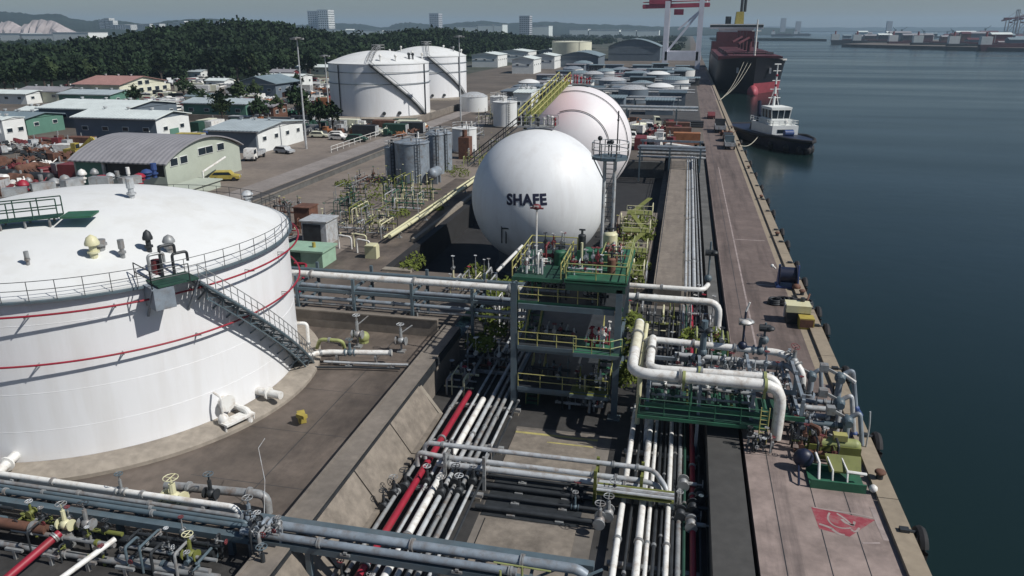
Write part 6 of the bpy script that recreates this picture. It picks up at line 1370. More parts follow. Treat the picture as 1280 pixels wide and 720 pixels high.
def proto_heap():
    o = MB(); r = random.Random(4)
    for k in range(16):
        c = (r.uniform(-1.8,1.8), r.uniform(-1.2,1.2), r.uniform(.2,.9)); o.cbox(c, (r.uniform(.4,1.8),r.uniform(.3,.9),r.uniform(.2,.6)), r.uniform(0,3), r.uniform(-.6,.6))
    for k in range(5): a = Vector((r.uniform(-2,2),r.uniform(-1.4,1.4),.4)); o.tube([a, a+Vector((r.uniform(-1.5,1.5),r.uniform(-1,1),r.uniform(.2,.8)))], .1, 6)
    return o.solo('scrap_heap', 'rust', 'x', 'scrap heap')
def proto_drum():
    o = T('steel_vessel', 'x', 'vessel', (0,0,0)); MB().tube([(-1.8,0,1.2),(1.8,0,1.2)], .9, 16).sphere((1.8,0,1.2), .55,.9,.9,12,8).sphere((-1.8,0,1.2), .55,.9,.9,12,8).build('shell', 'blue', o)
    for x in (-1.1,1.1): MB().box((x-.15,-.8,0),(x+.15,.8,.7)).build('saddle', 'grey', o, False)
    MB().tube([(.4,0,2.0),(.4,0,2.6)], .2, 8).build('nozzle', 'grey', o); return o
def proto_pipes():
    o = MB()
    for r_, n in ((0,5),(1,4),(2,3)):
        for k in range(n): y = (k-(n-1)/2)*.62; o.tube([(-3.2+.1*k,y,.31+r_*.53),(3.2,y,.31+r_*.53)], .29, 8)
    return o.solo('pipe_stack', 'grey', 'x', 'pipe stack')
def proto_press():
    o = T('site_machine', 'x', 'machine', (0,0,0)); MB().box((-1.3,-.9,0),(1.3,.9,.5)).build('base_frame', 'dark', o, False); MB().box((-1.0,-.75,.5),(.3,.75,2.0)).build('housing', 'red', o, False)
    MB().tube([(.3,0,1.0),(1.3,0,1.0)], .5, 12).build('motor', 'red', o); MB().tube([(-.3,.3,2.0),(-.3,.3,2.9)], .12, 8).build('exhaust', 'grey', o); return o
PROTO = dict(storage_container=proto_container, parked_car=proto_car, parked_truck=proto_truck, beached_boat=proto_boat, scrap_heap=proto_heap, steel_vessel=proto_drum, pipe_stack=proto_pipes, site_machine=proto_press)
KIND = dict(storage_container='storage container', parked_car='parked car', parked_truck='flatbed truck', beached_boat='beached boat', scrap_heap='scrap heap', steel_vessel='horizontal steel vessel', pipe_stack='pipe stack', site_machine='site machine')
CATS = dict(storage_container='container', parked_car='car', parked_truck='truck', beached_boat='boat', scrap_heap='scrap heap', steel_vessel='vessel', pipe_stack='pipe stack', site_machine='machine')
MAIN = ('body','cab','hull','housing','motor','shell','cabin')
CNAME = dict(white='white', wallcream='cream', red='red', rust='rusty', darkred='dark red', blue='navy blue', midblue='bright blue', dark='black', lgrey='light grey', grey='grey', orange='orange', green='green', darkgreen='dark green', roofblue='pale blue', machyellow='yellow', steelblue='blue-grey', roofwhite='bright white', bluegrey='slate')
VAR = {}; ITEMS = []
def variant(kind, m):
    if (kind, m) in VAR: return VAR[(kind, m)], False
    o = PROTO[kind]()
    for q in [o] + list(o.children):
        if q.type == 'MESH' and (q.name.split('.')[0] in MAIN or q is o): q.data.materials.clear(); q.data.materials.append(M[m])
    VAR[(kind, m)] = o; return o, True
def clutter(kind, m, x, y, rz, area, sc=1.0, z=0.015, label=None):
    p, new = variant(kind, m); o = p if new else copy_tree(p)
    o.location = (x, y, z); o.rotation_euler = (0,0,rz); o.scale = (sc,)*3; o['category'] = CATS[kind]
    if label: o['label'] = label; o['group'] = KIND[kind] + 's of the yards'; return o
    ITEMS.append((kind, m, area, o)); return o
AREAS = [
 ('the red-roofed white house', (-260,320), -262,-206, 282,345, 60, ('beached_boat','storage_container','parked_truck','scrap_heap'), ('white','roofwhite','darkred','lgrey','dark','wallcream')),  # phrase, landmark, x0,x1,y0,y1, count, kinds, colours
 ('the arched warehouse', (-100,105), -128,-103, 98,134, 64, ('scrap_heap','scrap_heap','scrap_heap','site_machine','pipe_stack','steel_vessel','storage_container'), ('rust','rust','rust','grey','white','dark','darkred','lgrey')),
 ('the green sided shed', (-165,160), -160,-118, 132,149, 44, ('scrap_heap','scrap_heap','pipe_stack','site_machine','storage_container'), ('rust','rust','grey','dark','darkred','lgrey')),
 ('the long slate shed', (-124,150), -112,-100, 134,176, 24, ('parked_truck','storage_container','scrap_heap','site_machine'), ('dark','white','blue','rust','lgrey','machyellow')),
 ('the cream office', (-203,262), -200,-146, 204,262, 150, ('parked_car','parked_truck','beached_boat','scrap_heap','storage_container'), ('white','white','roofwhite','dark','lgrey','wallcream','grey','darkred')),
 ('the teal workshop', (-157,268), -200,-122, 286,352, 100, ('beached_boat','storage_container','scrap_heap','parked_truck'), ('white','white','roofwhite','darkred','lgrey','rust','wallcream')),
 ('the domed tank bund', (-105,197), -122,-66, 176,194, 90, ('parked_car','parked_truck','scrap_heap','site_machine','storage_container'), ('white','wallcream','orange','dark','darkgreen','lgrey','rust','grey')),
 ('the domed tanks', (-110,240), -146,-110, 216,300, 54, ('storage_container','scrap_heap','parked_truck','steel_vessel'), ('orange','rust','white','red','wallcream','dark','green')),
 ('the white office block', (-96,146), -99,-80, 170,176, 3, ('parked_car','site_machine'), ('dark','white')),
 ('the cream tall tank', (-41,262), -56,-20, 282,330, 26, ('steel_vessel','pipe_stack','storage_container','site_machine'), ('white','lgrey','grey','dark')),
 ('the quay pipe bridge', (0,155), -22,2.5, 168,215, 40, ('storage_container','parked_truck','scrap_heap','pipe_stack','site_machine'), ('darkred','darkred','rust','white','dark','wallcream','orange')),
 ('the lilac gantry crane', (-4,520), -70,-2, 380,500, 50, ('storage_container','steel_vessel','parked_truck','pipe_stack'), ('red','darkred','steelblue','lgrey','white','bluegrey')),
]
taken = []
for name, lm, x0, x1, y0, y1, n, kinds, cols in AREAS:
    k = 0; tries = 0
    while k < n and tries < 4000:
        tries += 1; x = rnd.uniform(x0,x1); y = rnd.uniform(y0,y1)
        sep = 2.5 if y < 150 else 3.0
        if any((x-a)**2+(y-b)**2 < sep**2 for a,b in taken): continue
        if -144 < x < -112 and 198 < y < 214 or -208 < x < -184 and 222 < y < 240 or -167 < x < -147 and 264 < y < 286 or -192 < x < -164 and 316 < y < 332 or -112 < x < -70 and 208 < y < 300: continue
        taken.append((x,y)); kd = rnd.choice(kinds); c = rnd.choice(cols)
        clutter(kd, c, x, y, rnd.choice([0,PI/2,.2,-.3,1.2,2.5]) if kd!='storage_container' else rnd.choice([0,.1,PI/2]), (name,lm), rnd.uniform(.85,1.25) if kd in ('scrap_heap','site_machine','beached_boat') else 1.0); k += 1
seen = {}
for kind, m, area, o in ITEMS: seen.setdefault((kind, m, area[0]), []).append((math.hypot(o.location.x-area[1][0], o.location.y-area[1][1]), o))
for (kind, m, an), L in seen.items():
    L.sort(key=lambda t: t[0])
    for i, (d, o) in enumerate(L):
        o['group'] = KIND[kind] + 's of the yards'
        o['label'] = (f'{CNAME[m]} {KIND[kind]} near {an}, {ORD[i]} closest of its colour' if len(L) > 1 else f'only {CNAME[m]} {KIND[kind]} lying near {an}')
# vehicles that stand clear in the paved yard
g = G(313,204); clutter('parked_truck', 'white', -84.2, 139.5, R(-80), None, 1.0, label='white truck facing out beside the white office block')
clutter('parked_car', 'lgrey', -82.0, 147.5, R(-15), None, label='light grey pickup parked right of the white truck'); clutter('parked_car', 'darkgreen', -74.2, 167.5, R(5), None, 1.1, label='dark green van parked at the edge of the paved yard')
clutter('parked_car', 'machyellow', -77.0, 117.5, R(20), None, 1.1, label='yellow car half hidden behind the big tank, by the sage gable')
clutter('parked_car', 'white', -79.5, 169, R(-4), None, label='white car left of the dark green van'); clutter('parked_car', 'wallcream', -86, 172, R(8), None, label='cream car at the left end of the row by the light mast')
# yellow crawler crane in the scrap yard
g = G(95,198); o = T('excavator', 'yellow excavator working in the scrap yard left of the arched warehouse', 'excavator', g)
x,y = g.x,g.y
for s in (-1,1): MB().box((x-1.9,y+s*1.1-.3,0),(x+1.9,y+s*1.1+.3,.8)).build('track', 'black', o)
MB().box((x-1.7,y-1.2,.9),(x+1.2,y+1.2,2.0)).build('body', 'machyellow', o); MB().box((x+.2,y-1.1,2.0),(x+1.3,y+.1,3.2)).build('cab', 'machyellow', o); MB().box((x+1.31,y-1.0,2.2),(x+1.35,y,3.0)).build('window', 'glass', o)
MB().beam((x+1.0,y+.5,1.8),(x+4.0,y+.7,4.2), .5,.6).beam((x+4.0,y+.7,4.2),(x+5.6,y+.8,2.0), .4,.5).build('boom', 'machyellow', o); MB().cbox((x+5.7,y+.8,1.6),(1.0,.9,.8)).build('bucket', 'rust', o)
clutter('parked_truck', 'dark', 9.4, 205, PI/2, None, 1.2, label='black truck parked by the quay edge short of the ship'); clutter('parked_car', 'dark', 10.6, 188, PI/2, None, 1.2, label='black car parked by the quay edge beside the tug'); clutter('parked_truck', 'bluegrey', 10.4, 176, PI/2, None, 1.0, label='slate truck by the quay edge nearest the tug rope'); clutter('parked_car', 'darkred', 8.0, 236, PI/2, None, 1.2, label='dark red car farthest along the quay edge before the ship')
clutter('scrap_heap', 'rust', 10.8, 197, .3, None, .8, label='rusty scrap heap on the quay between the black truck and the black car')
# light masts
def lightmast(label, x, y, h, m='lgrey', heads=4):
    o = T('light_mast', label, 'light mast', (x,y,0)); MB().tube([(x,y,0),(x,y,h)], [.24,.12], 10).build('pole', m, o)
    MB().lathe([(.9,0),(.9,.2),(0.05,.25)], (x,y,h-.3), 16).build('head_ring', 'grey', o)
    for k in range(heads): t = 2*PI*k/heads; MB().cbox((x+1.1*math.cos(t),y+1.1*math.sin(t),h-.4),(.7,.7,.35),t).build('floodlight', 'grey', o)
g = G(383,186); lightmast('tall floodlight mast standing between the yard and the first domed tank', g.x, g.y, D(374,46,g.y).z)
g = G(371,160); lightmast('shorter floodlight mast just behind the tall one', g.x-1, g.y+22, 18)
g = G(576,151); lightmast('slim floodlight mast right of the domed tanks', g.x, g.y, D(573,44,g.y).z)
g = G(800,200); 
# fence and low walls along the road
o = T('road_wall', 'dark low wall between the road and the plateau', 'wall', (-61,120,0)); MB().box((-61.2,66,0),(-60.9,190,.9)).build('panel', 'wallgrey', o); MB().box((-61.28,66,.9),(-60.82,190,1.0)).build('coping', 'concrete', o)
MB().rail([(-58,66,0),(-58,100,0)], 1.6, .04, 2.5).solo('railing', 'dark', 'dark railing between the big tank and the road wall', 'railing')
MB().rail([(-72.5,150,0),(-72.5,196,0)], 1.4, .06, 3).solo('railing', 'white', 'white guard railing along the paved yard toward the domed tanks', 'railing')
# ================================================================ warehouses and pipe field further along the access road
for k in range(7):
    x = -54 - k*1.5; y = 236 + k*0
for k, (px0,px1,py,hh,wall,roof,lab) in enumerate((
  (640,668,92,8,'wallwhite','roofwhite2','white block nearest along the access road, beside the tall beige tank'),
  (664,694,86,8,'wallwhite','roofwhite2','white windowed block beyond the nearest access road block'),
  (590,624,84,8,'wallwhite','roofwhite2','white row house right of the second domed tank'),
  (622,662,78,8,'wallwhite','roofwhite2','white row house at the end of the wood'),
  (672,700,72,6,'wallslate','roofwhite2','slate walled store by the far pale cylinder tank'))):
    a = G(px0,py,0); b_ = G(px1,py,0)
    shed(lab, a.x, b_.x, a.y, a.y+ (b_.x-a.x)*.8+14, hh, 1.5, wall, roof, 'y', .5, True)
for k,(px0,px1,py,hh,rise,lab) in enumerate(((760,825,76,11,6,'long arched teal hall before the gantry crane'),(700,748,84,7,3,'low teal hall left of the arched one'))):
    a = G(px0,py,0); b_ = G(px1,py,0); shed(lab, a.x, b_.x, a.y, a.y+46, hh, rise, 'wallslate', 'roofteal', 'y', .8, False, arch=True)
# flat teal tank roofs and low sheds of the pipe field
PH = []
for k in range(1500):
    x = rnd.uniform(-66,1); y = rnd.uniform(236,505)
    if -50 < x < -34 and 250 < y < 275 or -57 < x < -53: continue
    if any(abs(x-a_)<(11.5) and abs(y-b_)<13.5 for a_,b_ in PH): continue
    if any(abs(y-(226+33*q)-3)<8.5 for q in range(6)) and x > -56: continue
    PH.append((x,y))
    if len(PH) >= 62: break
PH.sort(key=lambda q: q[0]/q[1])
for k,(x,y) in enumerate(PH):
    w = rnd.uniform(8,11.4); d = rnd.uniform(8,12); hh = rnd.uniform(2.5,5.0)
    if k % 3 == 0:
        o = T('low_tank', f'low grey-blue domed tank in the pipe field, {ORD[k]} structure counted from the left', 'process tank', (x,y,0), 'low tanks in the pipe field'); r_ = w*.55
        MB().lathe([(r_,0),(r_,hh)], (x,y,0), 36).build('shell', rnd.choice(['steelblue','lgrey','wallslate','roofwhite','roofwhite']), o); MB().lathe([(r_+.1,hh),(r_*.7,hh+.8),(r_*.3,hh+1.3),(.01,hh+1.4)], (x,y,0), 36).build('roof', rnd.choice(['steelblue','roofteal','lgrey','roofwhite']), o)
    else:
        o = T('pump_house', f'flat-roofed pump house in the pipe field, {ORD[k]} structure counted from the left', 'pump house', (x,y,0), 'pump houses in the pipe field')
        MB().box((x-w/2,y-d/2,0),(x+w/2,y+d/2,hh)).build('wall', rnd.choice(['wallslate','wallgrey','wallwhite','wallslate']), o, False); MB().box((x-w/2-.4,y-d/2-.4,hh),(x+w/2+.4,y+d/2+.4,hh+.3)).build('roof', rnd.choice(['roofteal','bluegrey','roofgrey','roofteal','wallslate']), o, False)
        windows(o, [(x+w*t,y-d/2-.01,hh*.6) for t in (-.25,.2)], 1.6, 1.0, 'y')
for k in range(6):
    y = 226+k*33; o = T('pipe_rack', f'{ORD[k]} cross rack of grey pipes from the near side in the far pipe field', 'pipe rack', (-25,y,0), 'cross racks in the far pipe field')
    for q in range(5): MB().tube([((-30,-27,-54,-33,-50,-44)[k]+3*q,y+q*1.2,3+.7*(q%2)),((4,-1,3.5,2,4,-3)[k]-1.3*((q*k)%3),y+q*1.2,3+.7*(q%2))], .26, 6).build('rack_pipe', ('lgrey','steelblue','grey','lgrey','bluegrey')[q], o)
    for x in (-44,-30,-16,-2): 
        if k in (0,1,3) and x < -30: continue
        MB().beam((x,y-.6,0),(x,y-.6,3.4), .4).beam((x,y+5.4,0),(x,y+5.4,3.4), .4).beam((x,y-.6,2.6),(x,y+5.4,2.6), .4).build('trestle', 'bluegrey', o)
# long yellow-green gangway beyond the spheres
a, e = Vector((-18.3,89.6,14.45)), Vector((-16.9,111.2,17.75))
o = T('gangway', 'long yellow-green gangway rising from the lettered sphere to the pink-tinged one', 'gangway', (a.x,a.y,0))
MB().beam(a, e, 1.6, .25).build('deck', 'olive', o); MB().rail([a+Vector((.8,0,.1)), e+Vector((.8,0,.1))],1.3,.08,2).rail([a+Vector((-.8,0,.1)), e+Vector((-.8,0,.1))],1.3,.08,2).build('railing', 'yellow', o)
for t, dz in ((.02,.5),(.97,.5)): q = a.lerp(e,t); MB().beam((q.x,q.y,q.z-dz-.3),(q.x,q.y,q.z-.1), .3).build('post', 'olive', o)
MB().beam(a-Vector((0,0,.5)), e-Vector((0,0,.5)), .25,.5).build('girder', 'olive', o)
for k in range(7):
    q = a.lerp(e,(k+.5)/7); MB().tube([q+Vector((-.9,0,-.3)), q+Vector((-.9,0,.7)), q+Vector((-.9,.9,.7))], .09, 6, .2).build('spray_riser', 'dark' if k%2 else 'grey', o)
# ================================================================ wood, trees, hills and the far skyline
hillf = bumpsum([(-320,480,85,110,13.5),(-430,420,120,110,2),(-560,420,200,130,3),(-325,575,62,110,14),(-243,725,42,120,17),(-420,760,160,180,1),(-900,560,320,200,2),(-205,860,70,140,10),(-420,1100,260,220,3)])
heightfield('wooded_hill', 'hill', -1400, -120, 235, 1600, hillf, 80, 80)
def wood():
    rr = np.random.RandomState(7); V = []; F = []; nV = 0
    tmpl = []
    for q in range(6):
        n = 300; u = rr.normal(size=(n,3)); u /= np.linalg.norm(u,axis=1)[:,None]; rad = .55+.5*rr.rand(n)
        lob = 1 + .25*np.sin(u[:,0]*4+q)+.2*np.sin(u[:,1]*5+q*2); c = u*(rad*lob)[:,None]; c[:,2] = c[:,2]*.8
        a = rr.normal(size=(n,3)); a /= np.linalg.norm(a,axis=1)[:,None]; b = np.cross(a, rr.normal(size=(n,3))); b /= np.linalg.norm(b,axis=1)[:,None]
        s = (.085+.085*rr.rand(n))[:,None]; tmpl.append(np.stack([c-a*s-b*s,c+a*s-b*s,c+a*s+b*s,c-a*s+b*s],1).reshape(-1,3))
    pts = []
    for _ in range(30000):
        y = 240 + 1100*rr.rand()**1.5; x = -1300 + 1180*rr.rand(); h = hillf(x,y)
        if h < 1.2: continue
        if x > -265 and y < 350 or -305 < x < -265 and 415 < y < 444 or x > -205 and y < 362: continue
        if x > -150 and y < 560 or x > -190 and y < 420: continue
        ratio = x / y
        if ratio < -1.25 or ratio > -.13: continue
        pts.append((x,y,h))
        if len(pts) >= 3600: break
    for _ in range(4200):
        y = 640 + 1900*rr.rand(); x = -1150 + 1150*rr.rand()
        if x > -8 or x/y < -1.1: continue
        if math.sin(x*.02+y*.008)+math.sin(x*.011-y*.006+1) < .15: continue
        if x > -130 and y < 720: continue
        pts.append((x,y,max(0,hillf(x,y))))
    allv = []; 
    for (x,y,h) in pts:
        s = rr.uniform(3.6,6.2); t = tmpl[rr.randint(6)]; an = rr.rand()*6.28; ca, sa = math.cos(an), math.sin(an)
        if y > 520: t = t.reshape(-1,4,3)[::2].reshape(-1,3)
        v = np.stack([(t[:,0]*ca-t[:,1]*sa)*s+x, (t[:,0]*sa+t[:,1]*ca)*s+y, t[:,2]*s*rr.uniform(.9,1.25)+h+s*.6],1); allv.append(v)
    v = np.concatenate(allv); nq = len(v)//4
    me = bpy.data.meshes.new('wood'); me.vertices.add(len(v)); me.vertices.foreach_set('co', v.astype(np.float32).ravel()); me.loops.add(nq*4); me.loops.foreach_set('vertex_index', np.arange(nq*4,dtype=np.int32))
    me.polygons.add(nq); me.polygons.foreach_set('loop_start', np.arange(0,nq*4,4,dtype=np.int32)); me.update(); me.validate(); me.materials.append(M['foliage'])
    o = bpy.data.objects.new('wood', me); COL.objects.link(o); tag(o, 'dark dense wood covering the hill behind the yards', 'wood', None, 'stuff'); return tmpl
TMPL = wood()
def tree_proto(seed, m):
    rr = random.Random(seed); o = T('tree', 'x', 'tree', (0,0,0))
    b = MB().tube([(0,0,0),(.1,.05,2.4),(.2,.0,4.2)], [.32,.24,.14], 8)
    for k in range(5):
        a = rr.uniform(0,6.28); b.tube([(.12,.03,2.2+.3*k),(1.3*math.cos(a),1.3*math.sin(a),3.6+.5*k)], [.13,.05], 6)
    b.build('trunk', 'bark', o); b = MB()
    for k in range(420):
        a = rr.uniform(0,6.28); e = rr.uniform(-.7,1.57); rad = rr.uniform(.45,1.0)*(1+.25*math.sin(3*a+seed)+.2*math.sin(5*e)); c = Vector((2.6*rad*math.cos(e)*math.cos(a),2.6*rad*math.cos(e)*math.sin(a),5.0+2.4*rad*math.sin(e)))
        u = Vector((rr.uniform(-1,1),rr.uniform(-1,1),rr.uniform(-1,1))).normalized(); v = u.orthogonal().normalized(); s = rr.uniform(.22,.5)
        b.quad(c-u*s-v*s*.6, c+u*s-v*s*.6, c+u*s+v*s*.6, c-u*s+v*s*.6)
    b.build('crown', m, o, False); return o
TP = [tree_proto(3,'foliage'), tree_proto(8,'foliage2'), tree_proto(14,'foliage')]
TS = []
for k in range(34):
    if k < 14: px = 2+k*15+rnd.uniform(-5,5); py = 121-k*.8 + (0 if k<7 else -4)
    elif k < 24: px = 224+(k-14)*18; py = 101+rnd.uniform(-4,3)
    else: px = 388+ (k-24)*28; py = 97-(k-24)*3.0
    g = G(px,py,0); TS.append((g.x-3,g.y+6))
extra = [(-115,205),(-112,212),(-118,222),(-104,196.9+4),(-88,177),(-86,180),(-122,188)]
yt = [(-150,222),(-163,236),(-146,246),(-172,218),(-178,252),(-140,226),(-133,205),(-158,300),(-170,296),(-182,306),(-146,312),(-138,330),(-112,190)]
extra += yt
tr_used = {}
for k,(x,y) in enumerate(TS+extra):
    p = TP[k%3]; o = place(p, tr_used, (x,y,max(0,hillf(x,y)) if y>240 else 0), rnd.uniform(0,6), None, 'trees along the wood edge', rnd.uniform(1.1,1.9) if k<34 else rnd.uniform(.8,1.2))
    o['label'] = (f'{ORD[k]} tree from the left along the front edge of the dark wood' if k < 34 else ['dark bush tree in the shade left of the domed tank','dark tree behind the shaded scrap by the domed tank','third dark tree in the shade left of the domed tank','small dark tree at the bund corner of the domed tank','dark shrub tree beside the white office block','second shrub tree beside the white office block','lone dark tree by the green lean-to'][k-34] if k < 41 else f'small yard tree standing among the sheds and vehicles, {ORD[k-41]} of its kind by planting row')
# distant hills
def ridge(name, m, y, prof, depth):
    b = MB(); n = len(prof); vs = []
    for px, py in prof:
        q = D(px,py,y); vs.append((q.x,q.y,q.z))
    sub = []
    r_ = random.Random(int(y))
    for a, c in zip(vs[:-1], vs[1:]):
        for k in range(8):
            t = k/8; s_ = t*t*(3-2*t); sub.append((a[0]+(c[0]-a[0])*t, y, a[2]+(c[2]-a[2])*s_ + r_.uniform(-1,1)*y*.0006))
    sub.append(vs[-1]); N_ = len(sub); V = []; F = []
    rows = [(-.5,0),(-.25,.45),(0,1),(.3,.8),(.7,.3),(1,0)]
    for i,(x,yy,z) in enumerate(sub):
        for d,f in rows: V.append((x*(1+d*depth/y), y+d*depth, -2+(z+2)*f))
    for i in range(N_-1):
        for j in range(5): a = i*6+j; F.append((a,a+6,a+7,a+1))
    return struct(b.add(V,F), name, M[m], True)
ridge('distant_hills', 'farhill', 3000, [(-400,30),(-150,20),(-60,18),(0,14.5),(20,15.5),(45,18.5),(70,17),(95,24),(112,26),(128,24),(150,26),(180,30),(220,25),(262,23),(310,26),(330,36)], 1500)
ridge('far_hills', 'farhill', 4600, [(330,34),(375,31),(400,30),(425,29),(450,30),(480,34),(500,29),(512,28),(540,31),(590,27),(605,26),(640,29),(690,27),(730,30),(770,31),(830,33),(900,34.5),(1000,35.2)], 1500)
ridge('low_far_hills', 'farhill', 9500, [(880,34.2),(960,33.6),(1060,34.3),(1150,33.8),(1240,34),(1320,33),(1500,33)], 1800)
# quarry cliffs
for k,(p0,p1) in enumerate((((-20,41),(12,24)),((14,41),(70,23)))):
    a = D(p0[0],p0[1],2300); e = D(p1[0],p1[1],2300); b = MB(); rr = random.Random(k+3); vs=[]; n=16
    for i in range(n+1):
        x = a.x+(e.x-a.x)*i/n; top = a.z+(e.z-a.z)*math.sin(PI*min(1,max(0.08,i/n)))**.45*rr.uniform(.75,1.0)
        vs += [(x,2300+rr.uniform(-10,10),-2),(x,2300+14+rr.uniform(-10,10),top*.55),(x+4,2300+34,max(2,top)),(x,2440,-2)]
    for i in range(n):
        for j in range(3): q=i*4+j; b.f.append((q,q+4,q+5,q+1))
    b.v = vs; b.solo('quarry_cliff', 'rock', ['pale rock quarry cliff at the left edge under the far hills','wider pale rock quarry cliff right of the left-edge one'][k], 'cliff', smooth=False)
# town on the skyline: every block a thing with its windows
def block(label, px0, px1, pyt, pyb, Y, m='tower', wins=True, name='tower_block', cat='tower block', group=None, depth=None):
    a = D(px0,pyb,Y); e = D(px1,pyt,Y); w = e.x-a.x; d = depth or w*1.3; z0 = min(0,a.z)-1
    o = T(name, label, cat, ((a.x+e.x)/2,Y+d/2,0), group)
    MB().box((a.x,Y,-1),(e.x,Y+d,e.z)).build('wall', m, o, False); MB().box((a.x-.5,Y-.5,e.z),(e.x+.5,Y+d+.5,e.z+max(1,e.z*.015))).build('roof', 'lgrey', o, False)
    if wins:
        nf = 9; nc = 5; b = MB(); c = MB()
        for i in range(nc):
            for j in range(nf):
                x = a.x + w*(i+.5)/nc; z = e.z*(.12+.85*(j+.5)/nf); b.box((x-w*.06,Y-.4,z-e.z*.022),(x+w*.06,Y-.05,z+e.z*.022)); y = Y+d*(i+.5)/nc; c.box((e.x+.05,y-d*.06,z-e.z*.022),(e.x+.4,y+d*.06,z+e.z*.022))
        b.build('window', 'glass', o, False); c.build('window', 'glass', o, False)
    return o
block('pair-fronted grey tower block on the skyline above the first domed tank, left half', 386, 398, 14, 38, 3600)
block('pale right half of the paired tower blocks above the first domed tank', 398.5, 409.5, 12.5, 38, 3560, 'wallwhite')
block('lone slim tower block on the skyline between the domed tanks', 537, 548, 17, 34, 3600)
block('slate tower block on the skyline right of the wood', 649, 662, 20, 46, 2600)
T_ = [(125,131,25,36),(131.5,136,23,36),(137,141,26,36),(142,156,31,36),(157,163,31.5,36),(172,178,31,37),(179,187,30,37),(192,199,30,36),(210,216,30,35),(217,223,28,35),(224,230,26.5,35),(231,236,29,35),(240,246,28,34),(256,263,28,34),(264,271,26.5,34),(272,280,27.5,34),(286,293,28,34),(296,302,26.5,33),(303,309,26,33),(318,330,32,36),(342,352,33,38)]
for k,(a,b_,t,bt) in enumerate(T_):
    block(f'{ORD[k]} white town block from the left on the skyline above the dark wood', a, b_, t, bt, 2600 if a < 170 else 2500, 'wallwhite', True, group='town blocks above the wood')
F_ = [(27,66,43,53),(66,110,41,46),(0,26,42,44)]
for k,(a,b_,t,bt) in enumerate(F_): block(['white long hall below the quarry cliffs','low white roofs right of the hall below the quarry','thin white roof at the left edge below the quarry'][k], a, b_, t, bt, 1500, 'wallwhite', False, 'factory_hall', 'hall', depth=60)
L_ = [(372,432,36.5,41),(433,447,38,44),(448,478,38,41),(480,510,37.5,40),(570,596,33,38),(597,616,31,36),(617,628,31,36),(664,686,32.5,35),(712,735,36.5,39.5),(736,774,37.5,41),(776,795,38,44),(796,824,38,42.5)]
for k,(a,b_,t,bt) in enumerate(L_): block(f'{ORD[k]} low white factory hall from the left along the far shore', a, b_, t, bt, 2700, 'roofwhite2', False, 'factory_hall', 'hall', 'far shore factory halls', 80)
# far docks across the water
struct(MB().prism([(250,1420),(300,1330),(420,1180),(560,1115),(900,1010),(1500,900),(2400,2300),(700,2300)], -4, 1.0), 'dock_land', M['yard'])
struct(MB().prism([(60,2180),(190,2100),(330,2080),(300,2350),(60,2450)], -4, 1.0), 'island', M['hill'])
DK = []
for k in range(46):
    t = rnd.random(); px = 1046 + 232*t; py = 47 + 11*t*rnd.random() + rnd.uniform(0,2); g = G(px,min(py,60),1.0)
    w = rnd.uniform(10,46); h = rnd.choice([5,7,9,12,16]); m = rnd.choice(['wallwhite','wallslate','shipred','darkred','rust','dark','wallslate','roofwhite2','bluegrey']); DK.append((g.x,g.y,w,h,m))
DK.sort(key=lambda q: q[0]/q[1])
DN = dict(wallwhite='white', wallslate='slate blue', shipred='maroon', darkred='dark red', rust='rusty', dark='black', roofwhite2='pale white', bluegrey='blue-grey')
for k,(x,y,w,h,m) in enumerate(DK):
    o = T('dock_shed', f'{DN[m]} dock shed across the water, {ORD[k]} from the left', 'dock shed', (x,y,1), 'dock sheds across the water')
    MB().box((x-w/2,y-8,.9),(x+w/2,y+10,1+h)).build('wall', m, o, False); MB().extr([(-9,0),(11,0),(1,3)], (x-w/2-.5,y,1+h), (0,1,0),(0,0,1),(w+1,0,0)).build('roof', rnd.choice(['roofgrey','roofwhite2','roofteal','shipred']), o, False)
def farship(label, px, py, Ln, m, sm, dirx=1):
    g = G(px,py,-3.5); o = T('moored_ship', label, 'ship', (g.x,g.y,-3.5), 'ships along the far docks'); L2 = Ln/2
    MB().add([(g.x+u*L2*f,g.y+w,z) for z,f in ((-4,.92),(4.5,1)) for u,w in ((-1,-6),(.85,-6),(1,0),(.85,6),(-1,6))],[(4,3,2,1,0),(5,6,7,8,9)]+[(k,(k+1)%5,5+(k+1)%5,5+k) for k in range(5)]).build('hull', m, o, False)
    x0 = g.x - L2*.8*dirx; MB().box((x0-7,g.y-5,4.5),(x0+7,g.y+5,15)).build('superstructure', sm, o, False); MB().tube([(x0,g.y,15),(x0,g.y,21)], 1.5, 8).build('funnel', 'darkred', o); MB().tube([(g.x+L2*.4,g.y,4.5),(g.x+L2*.4,g.y,18)], .5, 6).build('mast', 'grey', o); MB().box((g.x-L2*.4,g.y-4,4.5),(g.x+L2*.7,g.y+4,6.4)).build('hatch', 'shipred', o, False)
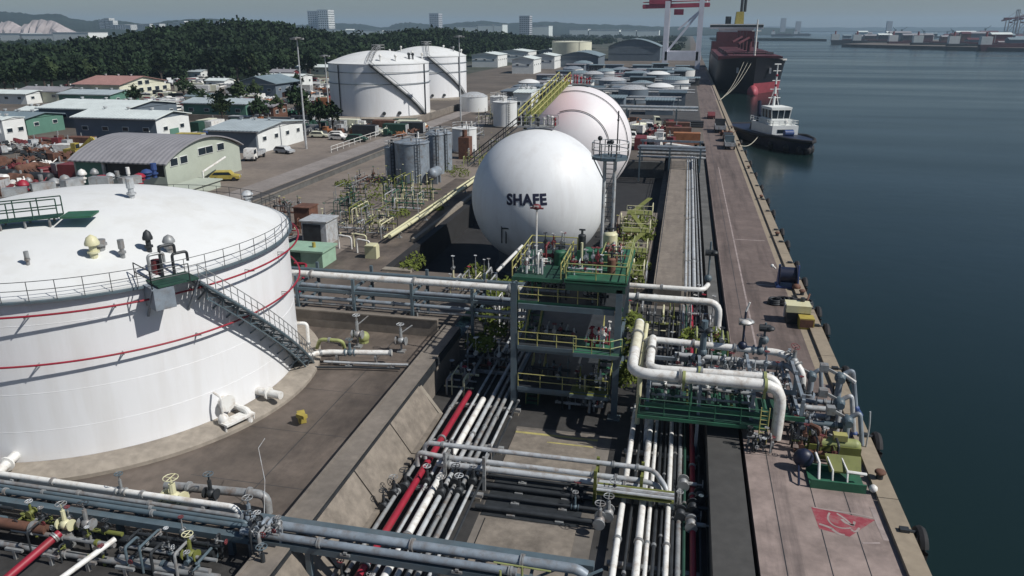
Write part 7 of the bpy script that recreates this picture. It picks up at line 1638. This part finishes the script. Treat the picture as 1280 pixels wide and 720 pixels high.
for k,(px,py,Ln,m,sm) in enumerate(((1062,55.5,70,'dark','wallwhite'),(1096,56.5,90,'dark','wallwhite'),(1140,58,80,'shipred','wallwhite'),(1180,60,100,'dark','roofwhite2'),(1224,62,90,'dark','wallwhite'),(1262,63.5,80,'shipred','wallwhite'),(978,45.5,90,'dark','wallwhite'),(1003,45,70,'dark','wallwhite'))):
    farship(['black coaster at the left tip of the far docks','longer black coaster second from the tip of the far docks','maroon ship third along the far docks','long black ship fourth along the far docks','black ship fifth along the far docks','maroon ship at the right edge of the far docks','low dark ship by the far island','second low dark ship right of the island one'][k], px, py, Ln, m, sm)
for k,(px,w) in enumerate(((1258,1.0),(1272,1.0))):
    g = G(px,50,1); gantry(['dark violet dock crane at the right edge, left of the pair','dark violet dock crane at the right edge, right of the pair'][k], g.x-2, g.x+16, g.y, g.y+18, 14, 42, 66, (12,30,14), 'roofgrey', 'darkred', 'dock cranes across the water', 1.6)
for k,px in enumerate((1118,1126,1154,1183,1190,1230)):
    g = G(px,46.5,1); o = T('jib_crane', f'{ORD[k]} thin jib crane from the left on the far docks', 'crane', (g.x,g.y,1), 'jib cranes on the far docks'); hh = (30,30,24,22,26,34)[k]
    MB().beam((g.x,g.y,1),(g.x,g.y,hh*.7), 2.2).build('tower', 'wallslate', o); MB().beam((g.x,g.y,hh*.7),(g.x+(14 if k%2 else -8),g.y,hh), 1.2).build('jib', 'bluegrey', o); MB().cbox((g.x,g.y,hh*.72),(5,5,4)).build('cab', 'bluegrey', o)
for k,px in enumerate((979,998,1112)):
    q = D(px,33,4200); MB().box((q.x-12,4200,-2),(q.x+12,4220,(75,60,60)[k])).solo('chimney_stack', 'tower', ['faint tower far across the water above the island','second faint tower far across the water, shorter','faint tower above the tip of the far docks'][k], 'tower')
# ================================================================ the air between here and the hills
hz = MB().box((-8950,-390,-6.5),(11900,13880,190))
ho = hz.build('haze', 'grey', None, False); ho['kind'] = 'stuff'; ho['label'] = 'thin pale haze lying over the harbour'
hm = bpy.data.materials.new('haze'); hm.use_nodes = True; nt = hm.node_tree
for n in list(nt.nodes):
    if n.type != 'OUTPUT_MATERIAL': nt.nodes.remove(n)
out = [n for n in nt.nodes if n.type == 'OUTPUT_MATERIAL'][0]
pv = nt.nodes.new('ShaderNodeVolumePrincipled'); pv.inputs['Color'].default_value = (.58,.80,1,1); pv.inputs['Density'].default_value = 1.05e-4; pv.inputs['Anisotropy'].default_value = 0.1
nt.links.new(pv.outputs[0], out.inputs['Volume']); ho.data.materials.clear(); ho.data.materials.append(hm)
